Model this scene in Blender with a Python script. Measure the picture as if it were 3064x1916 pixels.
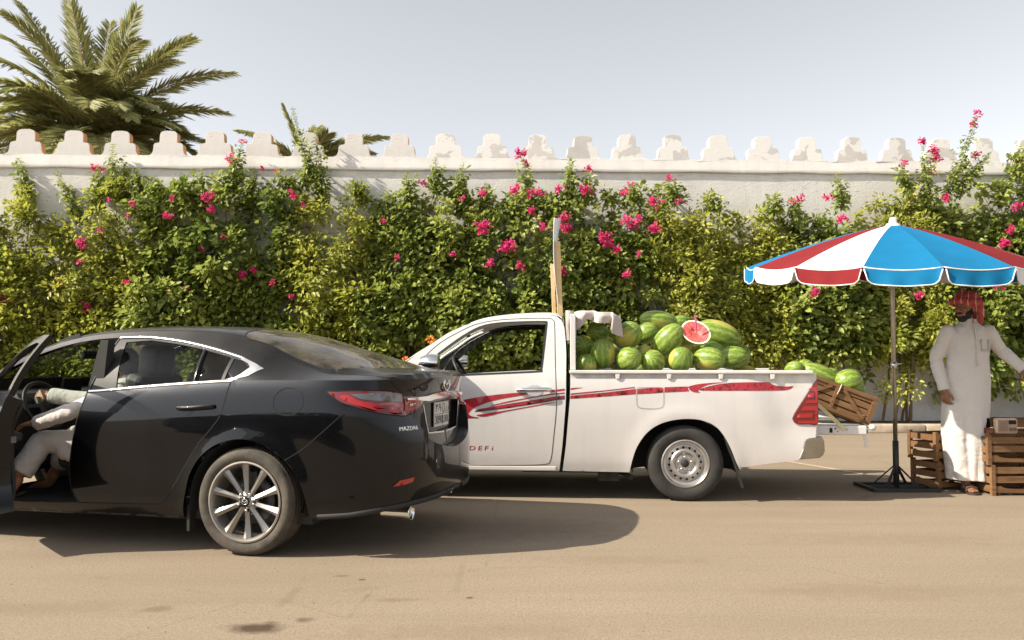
import bpy, bmesh, math, random
import numpy as np
from mathutils import Vector, Matrix, Euler, noise as mnoise
from mathutils.geometry import delaunay_2d_cdt

for o in list(bpy.data.objects):
    bpy.data.objects.remove(o)
scene = bpy.context.scene
COL = scene.collection
R = math.radians

# ------------------------------------------------------------------ camera
cam_d = bpy.data.cameras.new('camera')
cam_d.sensor_width = 36.0
cam_d.lens = 29.63
cam_d.clip_start = 0.05
cam_d.clip_end = 3000
cam = bpy.data.objects.new('camera', cam_d)
COL.objects.link(cam)
cam.location = (0, 0, 1.25)
cam.rotation_euler = (R(90 + 2.647), 0, 0)
cam_d.dof.use_dof = True
cam_d.dof.focus_distance = 7.0
cam_d.dof.aperture_fstop = 3.2
scene.camera = cam

# ------------------------------------------------------------------ sky, sun, exposure
SUN_EL = 38.0
SUN_TH = 16.0          # shadows run to the right and this much away from the camera
world = bpy.data.worlds.new('World')
scene.world = world
world.use_nodes = True
wn = world.node_tree.nodes
wl = world.node_tree.links
wn.clear()
w_out = wn.new('ShaderNodeOutputWorld')
w_bg = wn.new('ShaderNodeBackground')
w_sky = wn.new('ShaderNodeTexSky')
w_sky.sky_type = 'NISHITA'
w_sky.sun_disc = False
w_sky.sun_elevation = R(SUN_EL)
# direction to the sun in plan is (-cos th, -sin th)
w_sky.sun_rotation = math.atan2(-math.cos(R(SUN_TH)), -math.sin(R(SUN_TH)))
w_sky.altitude = 600
w_sky.air_density = 1.0
w_sky.dust_density = 2.2
w_sky.ozone_density = 1.0
w_hsv = wn.new('ShaderNodeHueSaturation')
w_hsv.inputs['Saturation'].default_value = 0.18
w_bg.inputs['Strength'].default_value = 0.120
wl.new(w_sky.outputs['Color'], w_hsv.inputs['Color'])
wl.new(w_hsv.outputs['Color'], w_bg.inputs['Color'])
wl.new(w_bg.outputs[0], w_out.inputs['Surface'])

sun_d = bpy.data.lights.new('sun', 'SUN')
sun_d.energy = 4.9
sun_d.angle = R(0.55)
sun_d.color = (1.0, 0.895, 0.735)
sun = bpy.data.objects.new('sun', sun_d)
COL.objects.link(sun)
_sd = Vector((math.cos(R(SUN_TH)) * math.cos(R(SUN_EL)), math.sin(R(SUN_TH)) * math.cos(R(SUN_EL)), -math.sin(R(SUN_EL))))
sun.rotation_euler = _sd.to_track_quat('-Z', 'Y').to_euler()
sun.location = (-20, -6, 18)

scene.view_settings.view_transform = 'Standard'
scene.view_settings.look = 'None'
scene.view_settings.gamma = 1.0
scene.view_settings.exposure = 0.80
scene.cycles.max_bounces = 8
scene.cycles.transparent_max_bounces = 12
scene.cycles.use_denoising = True

# ------------------------------------------------------------------ helpers: objects
def tag(o, label=None, cat=None, group=None, kind=None):
    if label: o['label'] = label
    if cat: o['category'] = cat
    if group: o['group'] = group
    if kind: o['kind'] = kind
    return o

def empty(name, loc=(0, 0, 0), rz=0.0, label=None, cat=None, group=None):
    o = bpy.data.objects.new(name, None)
    COL.objects.link(o)
    o.location = loc
    o.rotation_euler = (0, 0, rz)
    o.empty_display_size = 0.1
    return tag(o, label, cat, group)

def meshdata(name, verts, faces, smooth=True, edges=()):
    me = bpy.data.meshes.new(name)
    me.from_pydata([tuple(v) for v in verts], list(edges), [tuple(f) for f in faces])
    me.update()
    if smooth:
        me.polygons.foreach_set('use_smooth', [True] * len(me.polygons))
    return me

def link(name, me, mat=None, parent=None, loc=None, rot=None, scale=None):
    o = bpy.data.objects.new(name, me)
    COL.objects.link(o)
    if mat is not None:
        mats = mat if isinstance(mat, (list, tuple)) else [mat]
        if len(me.materials) == 0:
            for m in mats: me.materials.append(m)
    if parent is not None: o.parent = parent
    if loc is not None: o.location = loc
    if rot is not None: o.rotation_euler = rot
    if scale is not None: o.scale = scale
    return o

def obj(name, vf, mat=None, parent=None, smooth=True, **k):
    return link(name, meshdata(name, vf[0], vf[1], smooth), mat, parent, **k)

def sharp(o, ang=35):
    """shade smooth but keep edges sharper than ang"""
    me = o.data
    bm = bmesh.new(); bm.from_mesh(me)
    a = math.radians(ang)
    for e in bm.edges:
        if len(e.link_faces) == 2 and e.calc_face_angle(0) > a: e.smooth = False
    for f in bm.faces: f.smooth = True
    bm.to_mesh(me); bm.free()
    return o

def solidify(o, th, offset=-1.0, inner=None):
    if inner is not None: o.data.materials.append(inner)
    m = o.modifiers.new('thick', 'SOLIDIFY')
    m.thickness = th; m.offset = offset
    if inner is not None:
        m.material_offset = 1; m.material_offset_rim = 0
    return esplit(o)

def esplit(o, ang=32):
    if 'split' not in o.modifiers:
        e = o.modifiers.new('split', 'EDGE_SPLIT'); e.split_angle = math.radians(ang)
    return o

def bevel(o, w, seg=2, ang=40):
    m = o.modifiers.new('bevel', 'BEVEL')
    m.width = w; m.segments = seg; m.limit_method = 'ANGLE'; m.angle_limit = R(ang)
    return o

def join(*vfs):
    V, Fc = [], []
    for v, f in vfs:
        n = len(V)
        V.extend([tuple(p) for p in v]); Fc.extend([tuple(i + n for i in q) for q in f])
    return V, Fc

def xf(vf, loc=(0, 0, 0), rot=(0, 0, 0), scale=(1, 1, 1)):
    M = Matrix.LocRotScale(Vector(loc), Euler(rot), Vector(scale))
    return [tuple(M @ Vector(p)) for p in vf[0]], vf[1]

# ------------------------------------------------------------------ helpers: shapes
def box(x0, x1, y0, y1, z0, z1):
    v = [(x, y, z) for z in (z0, z1) for y in (y0, y1) for x in (x0, x1)]
    f = [(0, 2, 3, 1), (4, 5, 7, 6), (0, 1, 5, 4), (2, 6, 7, 3), (0, 4, 6, 2), (1, 3, 7, 5)]
    return v, f

def beam(p, q, w, h, upv=(0, 0, 1)):
    """box from p to q, w across, h along upv"""
    p, q = Vector(p), Vector(q)
    d = (q - p).normalized(); u = Vector(upv)
    s = d.cross(u)
    if s.length < 1e-4: s = d.cross(Vector((1, 0, 0)))
    s.normalize(); u = s.cross(d).normalized()
    v = []
    for c in (p, q):
        for a, b in ((-1, -1), (1, -1), (1, 1), (-1, 1)):
            v.append(tuple(c + s * a * w / 2 + u * b * h / 2))
    f = [(3, 2, 1, 0), (4, 5, 6, 7)] + [(i, (i + 1) % 4, 4 + (i + 1) % 4, 4 + i) for i in range(4)]
    return v, f

def tube(pts, rad, n=8, cap=True, squash=None):
    """tube along pts; rad number or list; parallel transport frame"""
    P = [Vector(p) for p in pts]
    m = len(P)
    rr = rad if isinstance(rad, (list, tuple)) else [rad] * m
    T = []
    for i in range(m):
        a = P[max(i - 1, 0)]; b = P[min(i + 1, m - 1)]
        t = (b - a)
        T.append(t.normalized() if t.length > 1e-9 else Vector((0, 0, 1)))
    ref = Vector((0, 0, 1)) if abs(T[0].z) < 0.9 else Vector((1, 0, 0))
    nrm = T[0].cross(ref).normalized()
    V, Fc = [], []
    for i in range(m):
        if i:
            ax = T[i - 1].cross(T[i])
            if ax.length > 1e-7:
                nrm = Matrix.Rotation(T[i - 1].angle(T[i]), 3, ax.normalized()) @ nrm
        nrm = (nrm - T[i] * nrm.dot(T[i])).normalized()
        b = T[i].cross(nrm)
        for k in range(n):
            a = 2 * math.pi * k / n
            V.append(tuple(P[i] + (nrm * math.cos(a) + b * math.sin(a)) * rr[i]))
    for i in range(m - 1):
        for k in range(n):
            k2 = (k + 1) % n
            Fc.append((i * n + k, i * n + k2, (i + 1) * n + k2, (i + 1) * n + k))
    if cap:
        Fc.append(tuple(reversed(range(n))))
        Fc.append(tuple((m - 1) * n + k for k in range(n)))
    return V, Fc

def lathe(prof, n=48, axis='y', closed=False):
    """prof: list of (r, a) radius / position along axis"""
    V, Fc = [], []
    m = len(prof)
    for i in range(n):
        t = 2 * math.pi * i / n; c, s = math.cos(t), math.sin(t)
        for r, a in prof:
            V.append((r * c, a, r * s) if axis == 'y' else (r * c, r * s, a))
    for i in range(n):
        j = (i + 1) % n
        for k in range(m if closed else m - 1):
            k2 = (k + 1) % m
            q = (i * m + k, j * m + k, j * m + k2, i * m + k2)
            Fc.append(q if axis == 'y' else q)
    return V, Fc

def ell(cx, cy, rx, ry, n=24, a0=0.0):
    return [(cx + rx * math.cos(a0 + 2 * math.pi * i / n), cy + ry * math.sin(a0 + 2 * math.pi * i / n)) for i in range(n)]

def prism(poly, y0, y1):
    """polygon in x,z extruded along y"""
    n = len(poly)
    V = [(x, y0, z) for x, z in poly] + [(x, y1, z) for x, z in poly]
    Fc = [tuple(range(n)), tuple(reversed(range(n, 2 * n)))]
    Fc += [(i, n + i, n + (i + 1) % n, (i + 1) % n) for i in range(n)]
    return V, Fc

def lerp_tab(tab):
    """monotone cubic (pchip) interpolation of a table of (x, y)"""
    tab = sorted(tab)
    X = np.array([t[0] for t in tab], float); Y = np.array([t[1] for t in tab], float)
    h = np.diff(X); d = np.diff(Y) / h
    m = np.zeros(len(X))
    m[0], m[-1] = d[0], d[-1]
    for i in range(1, len(X) - 1):
        if d[i - 1] * d[i] > 0:
            w1 = 2 * h[i] + h[i - 1]; w2 = h[i] + 2 * h[i - 1]
            m[i] = (w1 + w2) / (w1 / d[i - 1] + w2 / d[i])
    def f(x):
        if x <= X[0]: return float(Y[0])
        if x >= X[-1]: return float(Y[-1])
        i = int(np.searchsorted(X, x) - 1)
        t = (x - X[i]) / h[i]
        return float(Y[i] * (1 + 2 * t) * (1 - t) ** 2 + h[i] * m[i] * t * (1 - t) ** 2 + Y[i + 1] * t * t * (3 - 2 * t) + h[i] * m[i + 1] * t * t * (t - 1))
    return f

def smoothpoly(pts, closed=True, sub=6):
    """Catmull-Rom through points"""
    n = len(pts); out = []
    rng = range(n) if closed else range(n - 1)
    for i in rng:
        if closed:
            p0, p1, p2, p3 = pts[i - 1], pts[i], pts[(i + 1) % n], pts[(i + 2) % n]
        else:
            p0, p1, p2, p3 = pts[max(i - 1, 0)], pts[i], pts[i + 1], pts[min(i + 2, n - 1)]
        for k in range(sub):
            t = k / sub
            out.append(tuple(0.5 * (2 * b + (c - a) * t + (2 * a - 5 * b + 4 * c - d) * t * t + (3 * b - a - 3 * c + d) * t ** 3)
                             for a, b, c, d in zip(p0, p1, p2, p3)))
    if not closed: out.append(tuple(pts[-1]))
    return out

def resample(loop, step, closed=True):
    out = []
    n = len(loop)
    for i in range(n if closed else n - 1):
        a = loop[i]; b = loop[(i + 1) % n]
        L = math.hypot(b[0] - a[0], b[1] - a[1])
        k = max(1, int(math.ceil(L / step)))
        for j in range(k):
            t = j / k
            out.append((a[0] + (b[0] - a[0]) * t, a[1] + (b[1] - a[1]) * t))
    if not closed: out.append(tuple(loop[-1]))
    return out

def inside(P, poly):
    """vectorised point in polygon"""
    P = np.asarray(P, float); x, y = P[:, 0], P[:, 1]
    c = np.zeros(len(P), bool)
    Q = np.asarray(poly, float); n = len(Q)
    for i in range(n):
        x1, y1 = Q[i - 1]; x2, y2 = Q[i]
        if y1 == y2: continue
        k = (y1 > y) != (y2 > y)
        c ^= k & (x < (x2 - x1) * (y - y1) / (y2 - y1) + x1)
    return c

def patch(outer, holes, surf, step=0.04, bstep=None, flip=False, extra=()):
    """triangulate a 2-D region (with holes) and lift it onto surf(a, b)"""
    bstep = bstep or step
    loops = [resample(outer, bstep)] + [resample(h, bstep) for h in holes]
    pts, edges = [], []
    for lp in loops:
        n0 = len(pts); m = len(lp)
        pts += lp
        edges += [(n0 + i, n0 + (i + 1) % m) for i in range(m)]
    B = np.array(pts)
    lo, hi = B.min(0), B.max(0)
    gx = np.arange(lo[0] + step / 2, hi[0], step); gy = np.arange(lo[1] + step / 2, hi[1], step)
    G = np.array([(x + (step / 2 if j % 2 else 0), y) for j, y in enumerate(gy) for x in gx]) if len(gx) and len(gy) else np.zeros((0, 2))
    if len(G):
        k = inside(G, outer)
        for h in holes: k &= ~inside(G, h)
        G = G[k]
        if len(G):
            keep = np.ones(len(G), bool)
            for i0 in range(0, len(G), 400):
                d = np.abs(G[i0:i0 + 400, None, :] - B[None, :, :])
                keep[i0:i0 + 400] = (np.hypot(d[..., 0], d[..., 1]).min(1) > 0.45 * step)
            G = G[keep]
    allp = [Vector(p) for p in pts] + [Vector(p) for p in G] + [Vector(p) for p in extra]
    vo, eo, fo, _, _, _ = delaunay_2d_cdt(allp, edges, [], 0, 1e-6)
    cen = np.array([[sum(vo[i][0] for i in f) / len(f), sum(vo[i][1] for i in f) / len(f)] for f in fo])
    k = inside(cen, outer)
    for h in holes: k &= ~inside(cen, h)
    used = {}
    V, Fc = [], []
    for f, ok in zip(fo, k):
        if not ok: continue
        idx = []
        for i in f:
            if i not in used:
                used[i] = len(V); V.append(tuple(surf(vo[i][0], vo[i][1])))
            idx.append(used[i])
        Fc.append(tuple(reversed(idx)) if flip else tuple(idx))
    return V, Fc

def ribbon(curve, width, surf, off=0.0015, closed=False, step=0.02, thick=0.0, lipped=False):
    """flat strip following a curve in the surface's own coordinates"""
    c = resample(curve, step, closed)
    n = len(c); V, Fc = [], []
    for i, (a, b) in enumerate(c):
        p0 = c[i - 1] if (i or closed) else c[i]
        p1 = c[(i + 1) % n] if (i < n - 1 or closed) else c[i]
        A, B_ = Vector(surf(*p0)), Vector(surf(*p1))
        t = (B_ - A)
        t = t.normalized() if t.length > 1e-9 else Vector((1, 0, 0))
        e = 1e-3
        nx = (Vector(surf(a + e, b)) - Vector(surf(a - e, b))).cross(Vector(surf(a, b + e)) - Vector(surf(a, b - e)))
        nx = nx.normalized() if nx.length > 1e-12 else Vector((0, 1, 0))
        if nx.y * surf(a, b)[1] < 0 and abs(nx.y) > 0.05: nx = -nx
        elif abs(nx.y) <= 0.05 and nx.z < 0: nx = -nx
        s = nx.cross(t).normalized()
        w = width(i / max(1, n - 1)) if callable(width) else width
        p = Vector(surf(a, b)) + nx * off
        if thick:
            V += [tuple(p - s * w / 2 - nx * thick), tuple(p - s * w / 2), tuple(p + s * w / 2), tuple(p + s * w / 2 - nx * thick)]
        else:
            V += [tuple(p - s * w / 2), tuple(p + s * w / 2)]
    m = 4 if thick else 2
    for i in range(n if closed else n - 1):
        j = (i + 1) % n
        for k in range(m - 1):
            Fc.append((i * m + k, i * m + k + 1, j * m + k + 1, j * m + k))
    return V, Fc

def mirror_y(vf):
    return [(x, -y, z) for x, y, z in vf[0]], [tuple(reversed(f)) for f in vf[1]]

def both(vf, weld=1e-4):
    """near half plus mirrored far half welded on the centre line"""
    V, Fc = join(vf, mirror_y(vf))
    bm = bmesh.new()
    bv = [bm.verts.new(v) for v in V]
    for f in Fc:
        try: bm.faces.new([bv[i] for i in f])
        except ValueError: pass
    bmesh.ops.remove_doubles(bm, verts=bm.verts, dist=weld)
    bm.verts.index_update()
    V2 = [tuple(v.co) for v in bm.verts]; F2 = [tuple(v.index for v in f.verts) for f in bm.faces]
    bm.free()
    return V2, F2

def orient(vf, center):
    """make every face look away from a centre line point"""
    bm = bmesh.new()
    bv = [bm.verts.new(v) for v in vf[0]]
    for f in vf[1]:
        try: bm.faces.new([bv[i] for i in f])
        except ValueError: pass
    bm.normal_update()
    c = Vector(center)
    s = sum((f.calc_center_median() - c).dot(f.normal) * f.calc_area() for f in bm.faces)
    if s < 0: bmesh.ops.reverse_faces(bm, faces=bm.faces)
    V2 = [tuple(v.co) for v in bm.verts]
    bm.verts.index_update()
    F2 = [tuple(v.index for v in f.verts) for f in bm.faces]
    bm.free()
    return V2, F2

def text_mesh(s, size=1.0, extrude=0.0, font=None, shear=0.0, space=1.0):
    cu = bpy.data.curves.new('lettering', 'FONT')
    cu.body = s; cu.size = size; cu.extrude = extrude; cu.align_x = 'CENTER'; cu.align_y = 'CENTER'
    cu.shear = shear; cu.space_character = space; cu.resolution_u = 3
    o = bpy.data.objects.new('lettering', cu)
    COL.objects.link(o)
    dg = bpy.context.evaluated_depsgraph_get()
    me = o.evaluated_get(dg).to_mesh()
    vf = ([tuple(v.co) for v in me.vertices], [tuple(p.vertices) for p in me.polygons])
    o.evaluated_get(dg).to_mesh_clear()
    bpy.data.objects.remove(o); bpy.data.curves.remove(cu)
    return vf

# ------------------------------------------------------------------ helpers: materials
class NT:
    def __init__(s, name):
        s.m = bpy.data.materials.new(name); s.m.use_nodes = True
        s.t = s.m.node_tree; s.t.nodes.clear()
        s.out = s.n('OutputMaterial'); s.tc = None
    def n(s, kind, **k):
        nd = s.t.nodes.new('ShaderNode' + kind)
        for a, b in k.items(): setattr(nd, a, b)
        return nd
    def l(s, a, b): s.t.links.new(a, b)
    def coord(s, which='Object'):
        if s.tc is None: s.tc = s.n('TexCoord')
        return s.tc.outputs[which]
    def mapping(s, src, scale=(1, 1, 1), loc=(0, 0, 0), rot=(0, 0, 0)):
        m = s.n('Mapping'); s.l(src, m.inputs[0])
        m.inputs['Scale'].default_value = scale; m.inputs['Location'].default_value = loc; m.inputs['Rotation'].default_value = rot
        return m.outputs[0]
    def noise(s, vec, scale, detail=4, rough=0.55, dist=0.0):
        t = s.n('TexNoise'); s.l(vec, t.inputs['Vector'])
        t.inputs['Scale'].default_value = scale; t.inputs['Detail'].default_value = detail
        t.inputs['Roughness'].default_value = rough; t.inputs['Distortion'].default_value = dist
        return t.outputs['Fac']
    def voro(s, vec, scale, feature='F1', out='Distance'):
        t = s.n('TexVoronoi', feature=feature); s.l(vec, t.inputs['Vector']); t.inputs['Scale'].default_value = scale
        return t.outputs[out]
    def ramp(s, fac, stops, interp='LINEAR'):
        r = s.n('ValToRGB'); s.l(fac, r.inputs[0]); r.color_ramp.interpolation = interp
        el = r.color_ramp.elements
        while len(el) < len(stops): el.new(0.5)
        for e, (p, c) in zip(el, stops):
            e.position = p
            e.color = (c, c, c, 1) if isinstance(c, (int, float)) else (*c, 1)
        return r.outputs[0]
    def math(s, op, a, b=None, clamp=False):
        m = s.n('Math', operation=op); m.use_clamp = clamp
        for i, v in enumerate((a, b)):
            if v is None: continue
            if isinstance(v, (int, float)): m.inputs[i].default_value = v
            else: s.l(v, m.inputs[i])
        return m.outputs[0]
    def mix(s, fac, a, b, blend='MIX'):
        m = s.n('Mix', data_type='RGBA', blend_type=blend)
        for i, v in ((0, fac), (6, a), (7, b)):
            if isinstance(v, (int, float)): m.inputs[i].default_value = v if i == 0 else (v, v, v, 1)
            elif isinstance(v, tuple): m.inputs[i].default_value = (*v[:3], 1)
            else: s.l(v, m.inputs[i])
        return m.outputs[2]
    def bump(s, h, strength=0.3, dist=0.01):
        b = s.n('Bump'); s.l(h, b.inputs['Height'])
        b.inputs['Strength'].default_value = strength; b.inputs['Distance'].default_value = dist
        return b.outputs[0]
    def bsdf(s, color=(0.5, 0.5, 0.5), rough=0.5, metal=0.0, normal=None, coat=0.0, coat_rough=0.05, spec=None, trans=0.0, alpha=None, ior=None, sheen=0.0, coat_ior=None):
        b = s.n('BsdfPrincipled')
        def put(k, v):
            if v is None: return
            i = b.inputs[k]
            if isinstance(v, (int, float)): i.default_value = v
            elif isinstance(v, tuple): i.default_value = (*v[:3], 1)
            else: s.l(v, i)
        put('Base Color', color); put('Roughness', rough); put('Metallic', metal); put('Normal', normal)
        put('Coat Weight', coat); put('Coat Roughness', coat_rough); put('Specular IOR Level', spec)
        put('Transmission Weight', trans); put('Alpha', alpha); put('IOR', ior); put('Sheen Weight', sheen); put('Coat IOR', coat_ior)
        return b.outputs[0]
    def done(s, sh):
        s.l(sh, s.out.inputs['Surface']); return s.m

def simple(name, color, rough=0.5, metal=0.0, coat=0.0, var=0.12, scale=12.0, bump=0.0, spec=None):
    """base colour with a little uneven wear so nothing is dead flat"""
    t = NT(name)
    v = t.coord()
    f = t.noise(v, scale, 5, 0.6)
    dark = tuple(c * (1 - var) for c in color); lite = tuple(min(1, c * (1 + var)) for c in color)
    c = t.ramp(f, [(0.3, dark), (0.7, lite)])
    rr = t.math('MULTIPLY_ADD', f, 0.15); t.t.nodes[-1].inputs[2].default_value = max(0.02, rough - 0.07)
    nrm = t.bump(t.noise(v, scale * 6, 4), bump, 0.004) if bump else None
    return t.done(t.bsdf(c, rr, metal, nrm, coat, 0.06, spec))
# ================================================================== setting
def mat_road():
    t = NT('dusty_asphalt')
    v = t.coord()
    big = t.noise(v, 0.35, 4, 0.55)
    streak = t.noise(t.mapping(v, (0.25, 2.2, 1), rot=(0, 0, R(-4))), 1.3, 5, 0.6)
    fine = t.noise(v, 75, 4, 0.8)
    grit = t.voro(v, 140)
    c = t.ramp(big, [(0.3, (0.272, 0.218, 0.160)), (0.7, (0.345, 0.280, 0.208))])
    c = t.mix(t.ramp(streak, [(0.42, 0.0), (0.72, 0.55)]), c, (0.222, 0.172, 0.124))
    c = t.mix(t.ramp(fine, [(0.38, 0.8), (0.56, 0.0)]), c, (0.165, 0.130, 0.095))
    c = t.mix(t.ramp(t.noise(v, 24, 5, 0.75), [(0.40, 0.28), (0.60, 0.0)]), c, (0.205, 0.160, 0.115))
    ce = t.voro(t.mapping(v, (1, 0.8, 1)), 0.42, 'DISTANCE_TO_EDGE')
    ck = t.math('ADD', ce, t.math('MULTIPLY', t.noise(v, 7, 4, 0.7), 0.03))
    c = t.mix(t.math('MULTIPLY', t.ramp(ck, [(0.010, 1.0), (0.020, 0.0)]), t.ramp(t.noise(v, 0.9, 3), [(0.45, 0.0), (0.6, 0.6)])), c, (0.11, 0.085, 0.06))
    c = t.mix(t.ramp(grit, [(0.08, 0.5), (0.22, 0.0)]), c, (0.44, 0.35, 0.26))
    c = t.mix(t.ramp(t.noise(v, 130, 2, 0.8), [(0.62, 0.0), (0.70, 0.7)]), c, (0.12, 0.09, 0.065))
    # stains with a shape of their own (oil, drips, a repaired crack)
    sep = t.n('SeparateXYZ'); t.l(v, sep.inputs[0])
    wob = t.noise(v, 9, 4, 0.6)
    wob2 = t.math('SUBTRACT', wob, 0.5)
    def blot(x, y, rx, ry, amt, col, w=0.9):
        nonlocal c
        dx = t.math('DIVIDE', t.math('SUBTRACT', sep.outputs[0], x), rx)
        dy = t.math('DIVIDE', t.math('SUBTRACT', sep.outputs[1], y), ry)
        d = t.math('SQRT', t.math('ADD', t.math('MULTIPLY', dx, dx), t.math('MULTIPLY', dy, dy)))
        d = t.math('ADD', d, t.math('MULTIPLY', wob2, w))
        f = t.ramp(d, [(0.35, amt), (1.0, 0.0)])
        c = t.mix(f, c, col)
    dk = (0.062, 0.040, 0.024)
    blot(-1.19, 3.98, 0.17, 0.10, 0.95, dk, 1.6)
    blot(-1.00, 4.10, 0.06, 0.05, 0.6, dk, 1.6)
    blot(-1.78, 4.28, 0.09, 0.07, 0.45, (0.10, 0.07, 0.04), 1.6)
    blot(-1.17, 4.50, 0.035, 0.36, 0.22, (0.12, 0.085, 0.055), 2.2)
    blot(-0.98, 4.92, 0.06, 0.03, 0.5, (0.12, 0.08, 0.05), 1.6)
    blot(-0.85, 4.84, 0.025, 0.02, 0.8, dk, 1.0)
    blot(-0.22, 4.48, 0.03, 0.025, 0.85, dk, 1.0)
    blot(-0.60, 4.44, 0.16, 0.05, 0.35, (0.12, 0.085, 0.055), 2.0)
    blot(0.05, 6.3, 0.9, 0.5, 0.45, (0.13, 0.10, 0.075), 1.4)
    blot(-0.30, 4.90, 0.03, 0.45, 0.18, (0.13, 0.095, 0.06), 2.4)
    for bx, by, brx, bry in ((1.9, 4.6, 0.8, 0.22), (0.7, 5.3, 0.7, 0.16), (2.6, 5.9, 1.1, 0.2), (-2.4, 4.3, 0.7, 0.15), (-0.2, 3.9, 1.0, 0.14)):
        blot(bx, by, brx, bry, 0.33, (0.19, 0.14, 0.095), 2.2)
    h = t.math('ADD', fine, t.math('MULTIPLY', grit, 0.8))
    return t.done(t.bsdf(c, 0.9, 0, t.bump(h, 0.22, 0.004), spec=0.25))

M_ROAD = mat_road()
def ground_sheet():
    xs = [-400, -60, -16, 16, 60, 400]; ys = [-400, -40, -6, 20, 60, 500]
    V = [(x, y, 0) for y in ys for x in xs]
    n = len(xs)
    return V, [(j * n + i, j * n + i + 1, (j + 1) * n + i + 1, (j + 1) * n + i) for j in range(len(ys) - 1) for i in range(n - 1)]
tag(obj('road', ground_sheet(), M_ROAD, smooth=False), kind='structure')

WALL_Y0, WALL_SL = 15.2, math.tan(R(2.0))
def wall_y(x): return WALL_Y0 + WALL_SL * x
WALL_RZ = R(2.0)

def mat_kerb():
    t = NT('kerb_concrete'); v = t.coord()
    f = t.noise(v, 6, 6, 0.65); g = t.noise(v, 70, 3)
    c = t.ramp(f, [(0.3, (0.33, 0.27, 0.20)), (0.7, (0.52, 0.44, 0.34))])
    return t.done(t.bsdf(c, 0.9, 0, t.bump(g, 0.3, 0.004), spec=0.2))
M_KERB = mat_kerb()
M_SOIL = simple('dry_soil', (0.16, 0.115, 0.072), 0.95, var=0.35, scale=14, bump=0.6, spec=0.15)

# kerb stones, one by one, along the planting strip
kerb = empty('kerb', (0, 14.05, 0), WALL_RZ); tag(kerb, kind='structure')
_kb = meshdata('kerb_stone', *box(0.004, 0.992, 0.0, 0.24, 0, 0.145)); _kb.materials.append(M_KERB)
for i in range(-12, 13):
    o = link('kerb_stone', _kb, None, kerb, loc=(i, 0, random.Random(i).uniform(-0.006, 0.0)))
    bevel(o, 0.018, 2)
tag(link('planting_strip', meshdata('planting_strip', *box(-14, 14, 0.24, 1.16, 0.0, 0.125)), M_SOIL, loc=(0, 14.05, 0), rot=(0, 0, WALL_RZ)), kind='structure')

# worn parking line
M_PAINT = None
def mat_line():
    t = NT('worn_line_paint'); v = t.coord()
    f = t.noise(v, 22, 5, 0.7)
    c = t.mix(t.ramp(f, [(0.42, 1.0), (0.58, 0.0)]), (0.47, 0.38, 0.285), (0.36, 0.28, 0.2))
    return t.done(t.bsdf(c, 0.9, spec=0.2))
def strip_line(p, q, w):
    p, q = Vector(p), Vector(q); d = (q - p).normalized(); s = Vector((-d.y, d.x, 0)) * w / 2
    return [tuple(p - s), tuple(q - s), tuple(q + s), tuple(p + s)], [(0, 1, 2, 3)]
tag(obj('parking_line', strip_line((3.0, 11.2, 0.004), (3.95, 8.9, 0.004), 0.10), mat_line(), smooth=False), kind='structure')

# loose grit and dry leaves lying on the road (too small to count)
def grit():
    r = random.Random(3); V, Fc = [], []
    for k in range(1500):
        if k < 1000: x, y = r.uniform(-3.2, 4.2), 3.6 + 7.5 * r.random() ** 1.6
        else: x, y = r.uniform(-9, 9), 14.0 - abs(r.gauss(0, 0.35))
        s = r.uniform(0.002, 0.0065) * (1 if k < 1000 else 2.2)
        a = r.uniform(0, 6.28); n = len(V)
        for j in range(4):
            b = a + j * math.pi / 2 + r.uniform(-.3, .3); q = s * r.uniform(0.6, 1.3)
            V.append((x + q * math.cos(b), y + q * math.sin(b), 0.0005))
        V.append((x, y, s * r.uniform(0.5, 1.0)))
        Fc += [(n, n + 1, n + 4), (n + 1, n + 2, n + 4), (n + 2, n + 3, n + 4), (n + 3, n, n + 4)]
    return V, Fc
tag(obj('gravel', grit(), simple('road_grit', (0.20, 0.155, 0.11), 0.9, var=0.5, scale=3), smooth=False), 'loose grit scattered over the dusty road', 'gravel', kind='stuff')

# ------------------------------------------------------------------ the wall
def mat_plaster(name, light, dark, blown):
    t = NT(name); v = t.coord()
    if blown:
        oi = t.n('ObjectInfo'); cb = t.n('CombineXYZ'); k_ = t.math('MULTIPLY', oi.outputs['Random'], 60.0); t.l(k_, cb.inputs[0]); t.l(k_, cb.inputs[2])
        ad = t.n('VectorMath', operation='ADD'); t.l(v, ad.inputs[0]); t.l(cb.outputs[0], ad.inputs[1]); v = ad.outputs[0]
    f = t.noise(v, 1.6, 6, 0.62)
    c = t.ramp(f, [(0.3, dark), (0.65, light)])
    run = t.noise(t.mapping(v, (6, 6, 0.5)), 1.0, 4, 0.6)
    c = t.mix(t.ramp(run, [(0.5, 0.0), (0.8, 0.28)]), c, tuple(x * 0.72 for x in dark))
    if blown:
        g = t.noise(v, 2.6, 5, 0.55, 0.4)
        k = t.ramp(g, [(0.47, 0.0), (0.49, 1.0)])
        c = t.mix(k, c, (0.78, 0.77, 0.755))  # white blotches: overexposed highlights painted into the plaster colour
    sc = t.noise(t.mapping(v, (3, 3, 9), rot=(0, R(40), 0)), 2.2, 3, 0.6, 1.2)
    scr = t.ramp(sc, [(0.60, 0.0), (0.66, 1.0), (0.70, 0.0)])
    h = t.math('ADD', t.math('MULTIPLY', t.noise(v, 26, 5, 0.6), 0.6), scr)
    return t.done(t.bsdf(c, 0.92, 0, t.bump(h, 0.5 if name == 'wall_plaster' else 0.22, 0.02), spec=0.2))
M_WALL = mat_plaster('wall_plaster', (0.72, 0.70, 0.68), (0.60, 0.585, 0.57), False)
M_MERL = mat_plaster('merlon_plaster', (0.72, 0.70, 0.68), (0.60, 0.585, 0.575), False)
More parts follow.
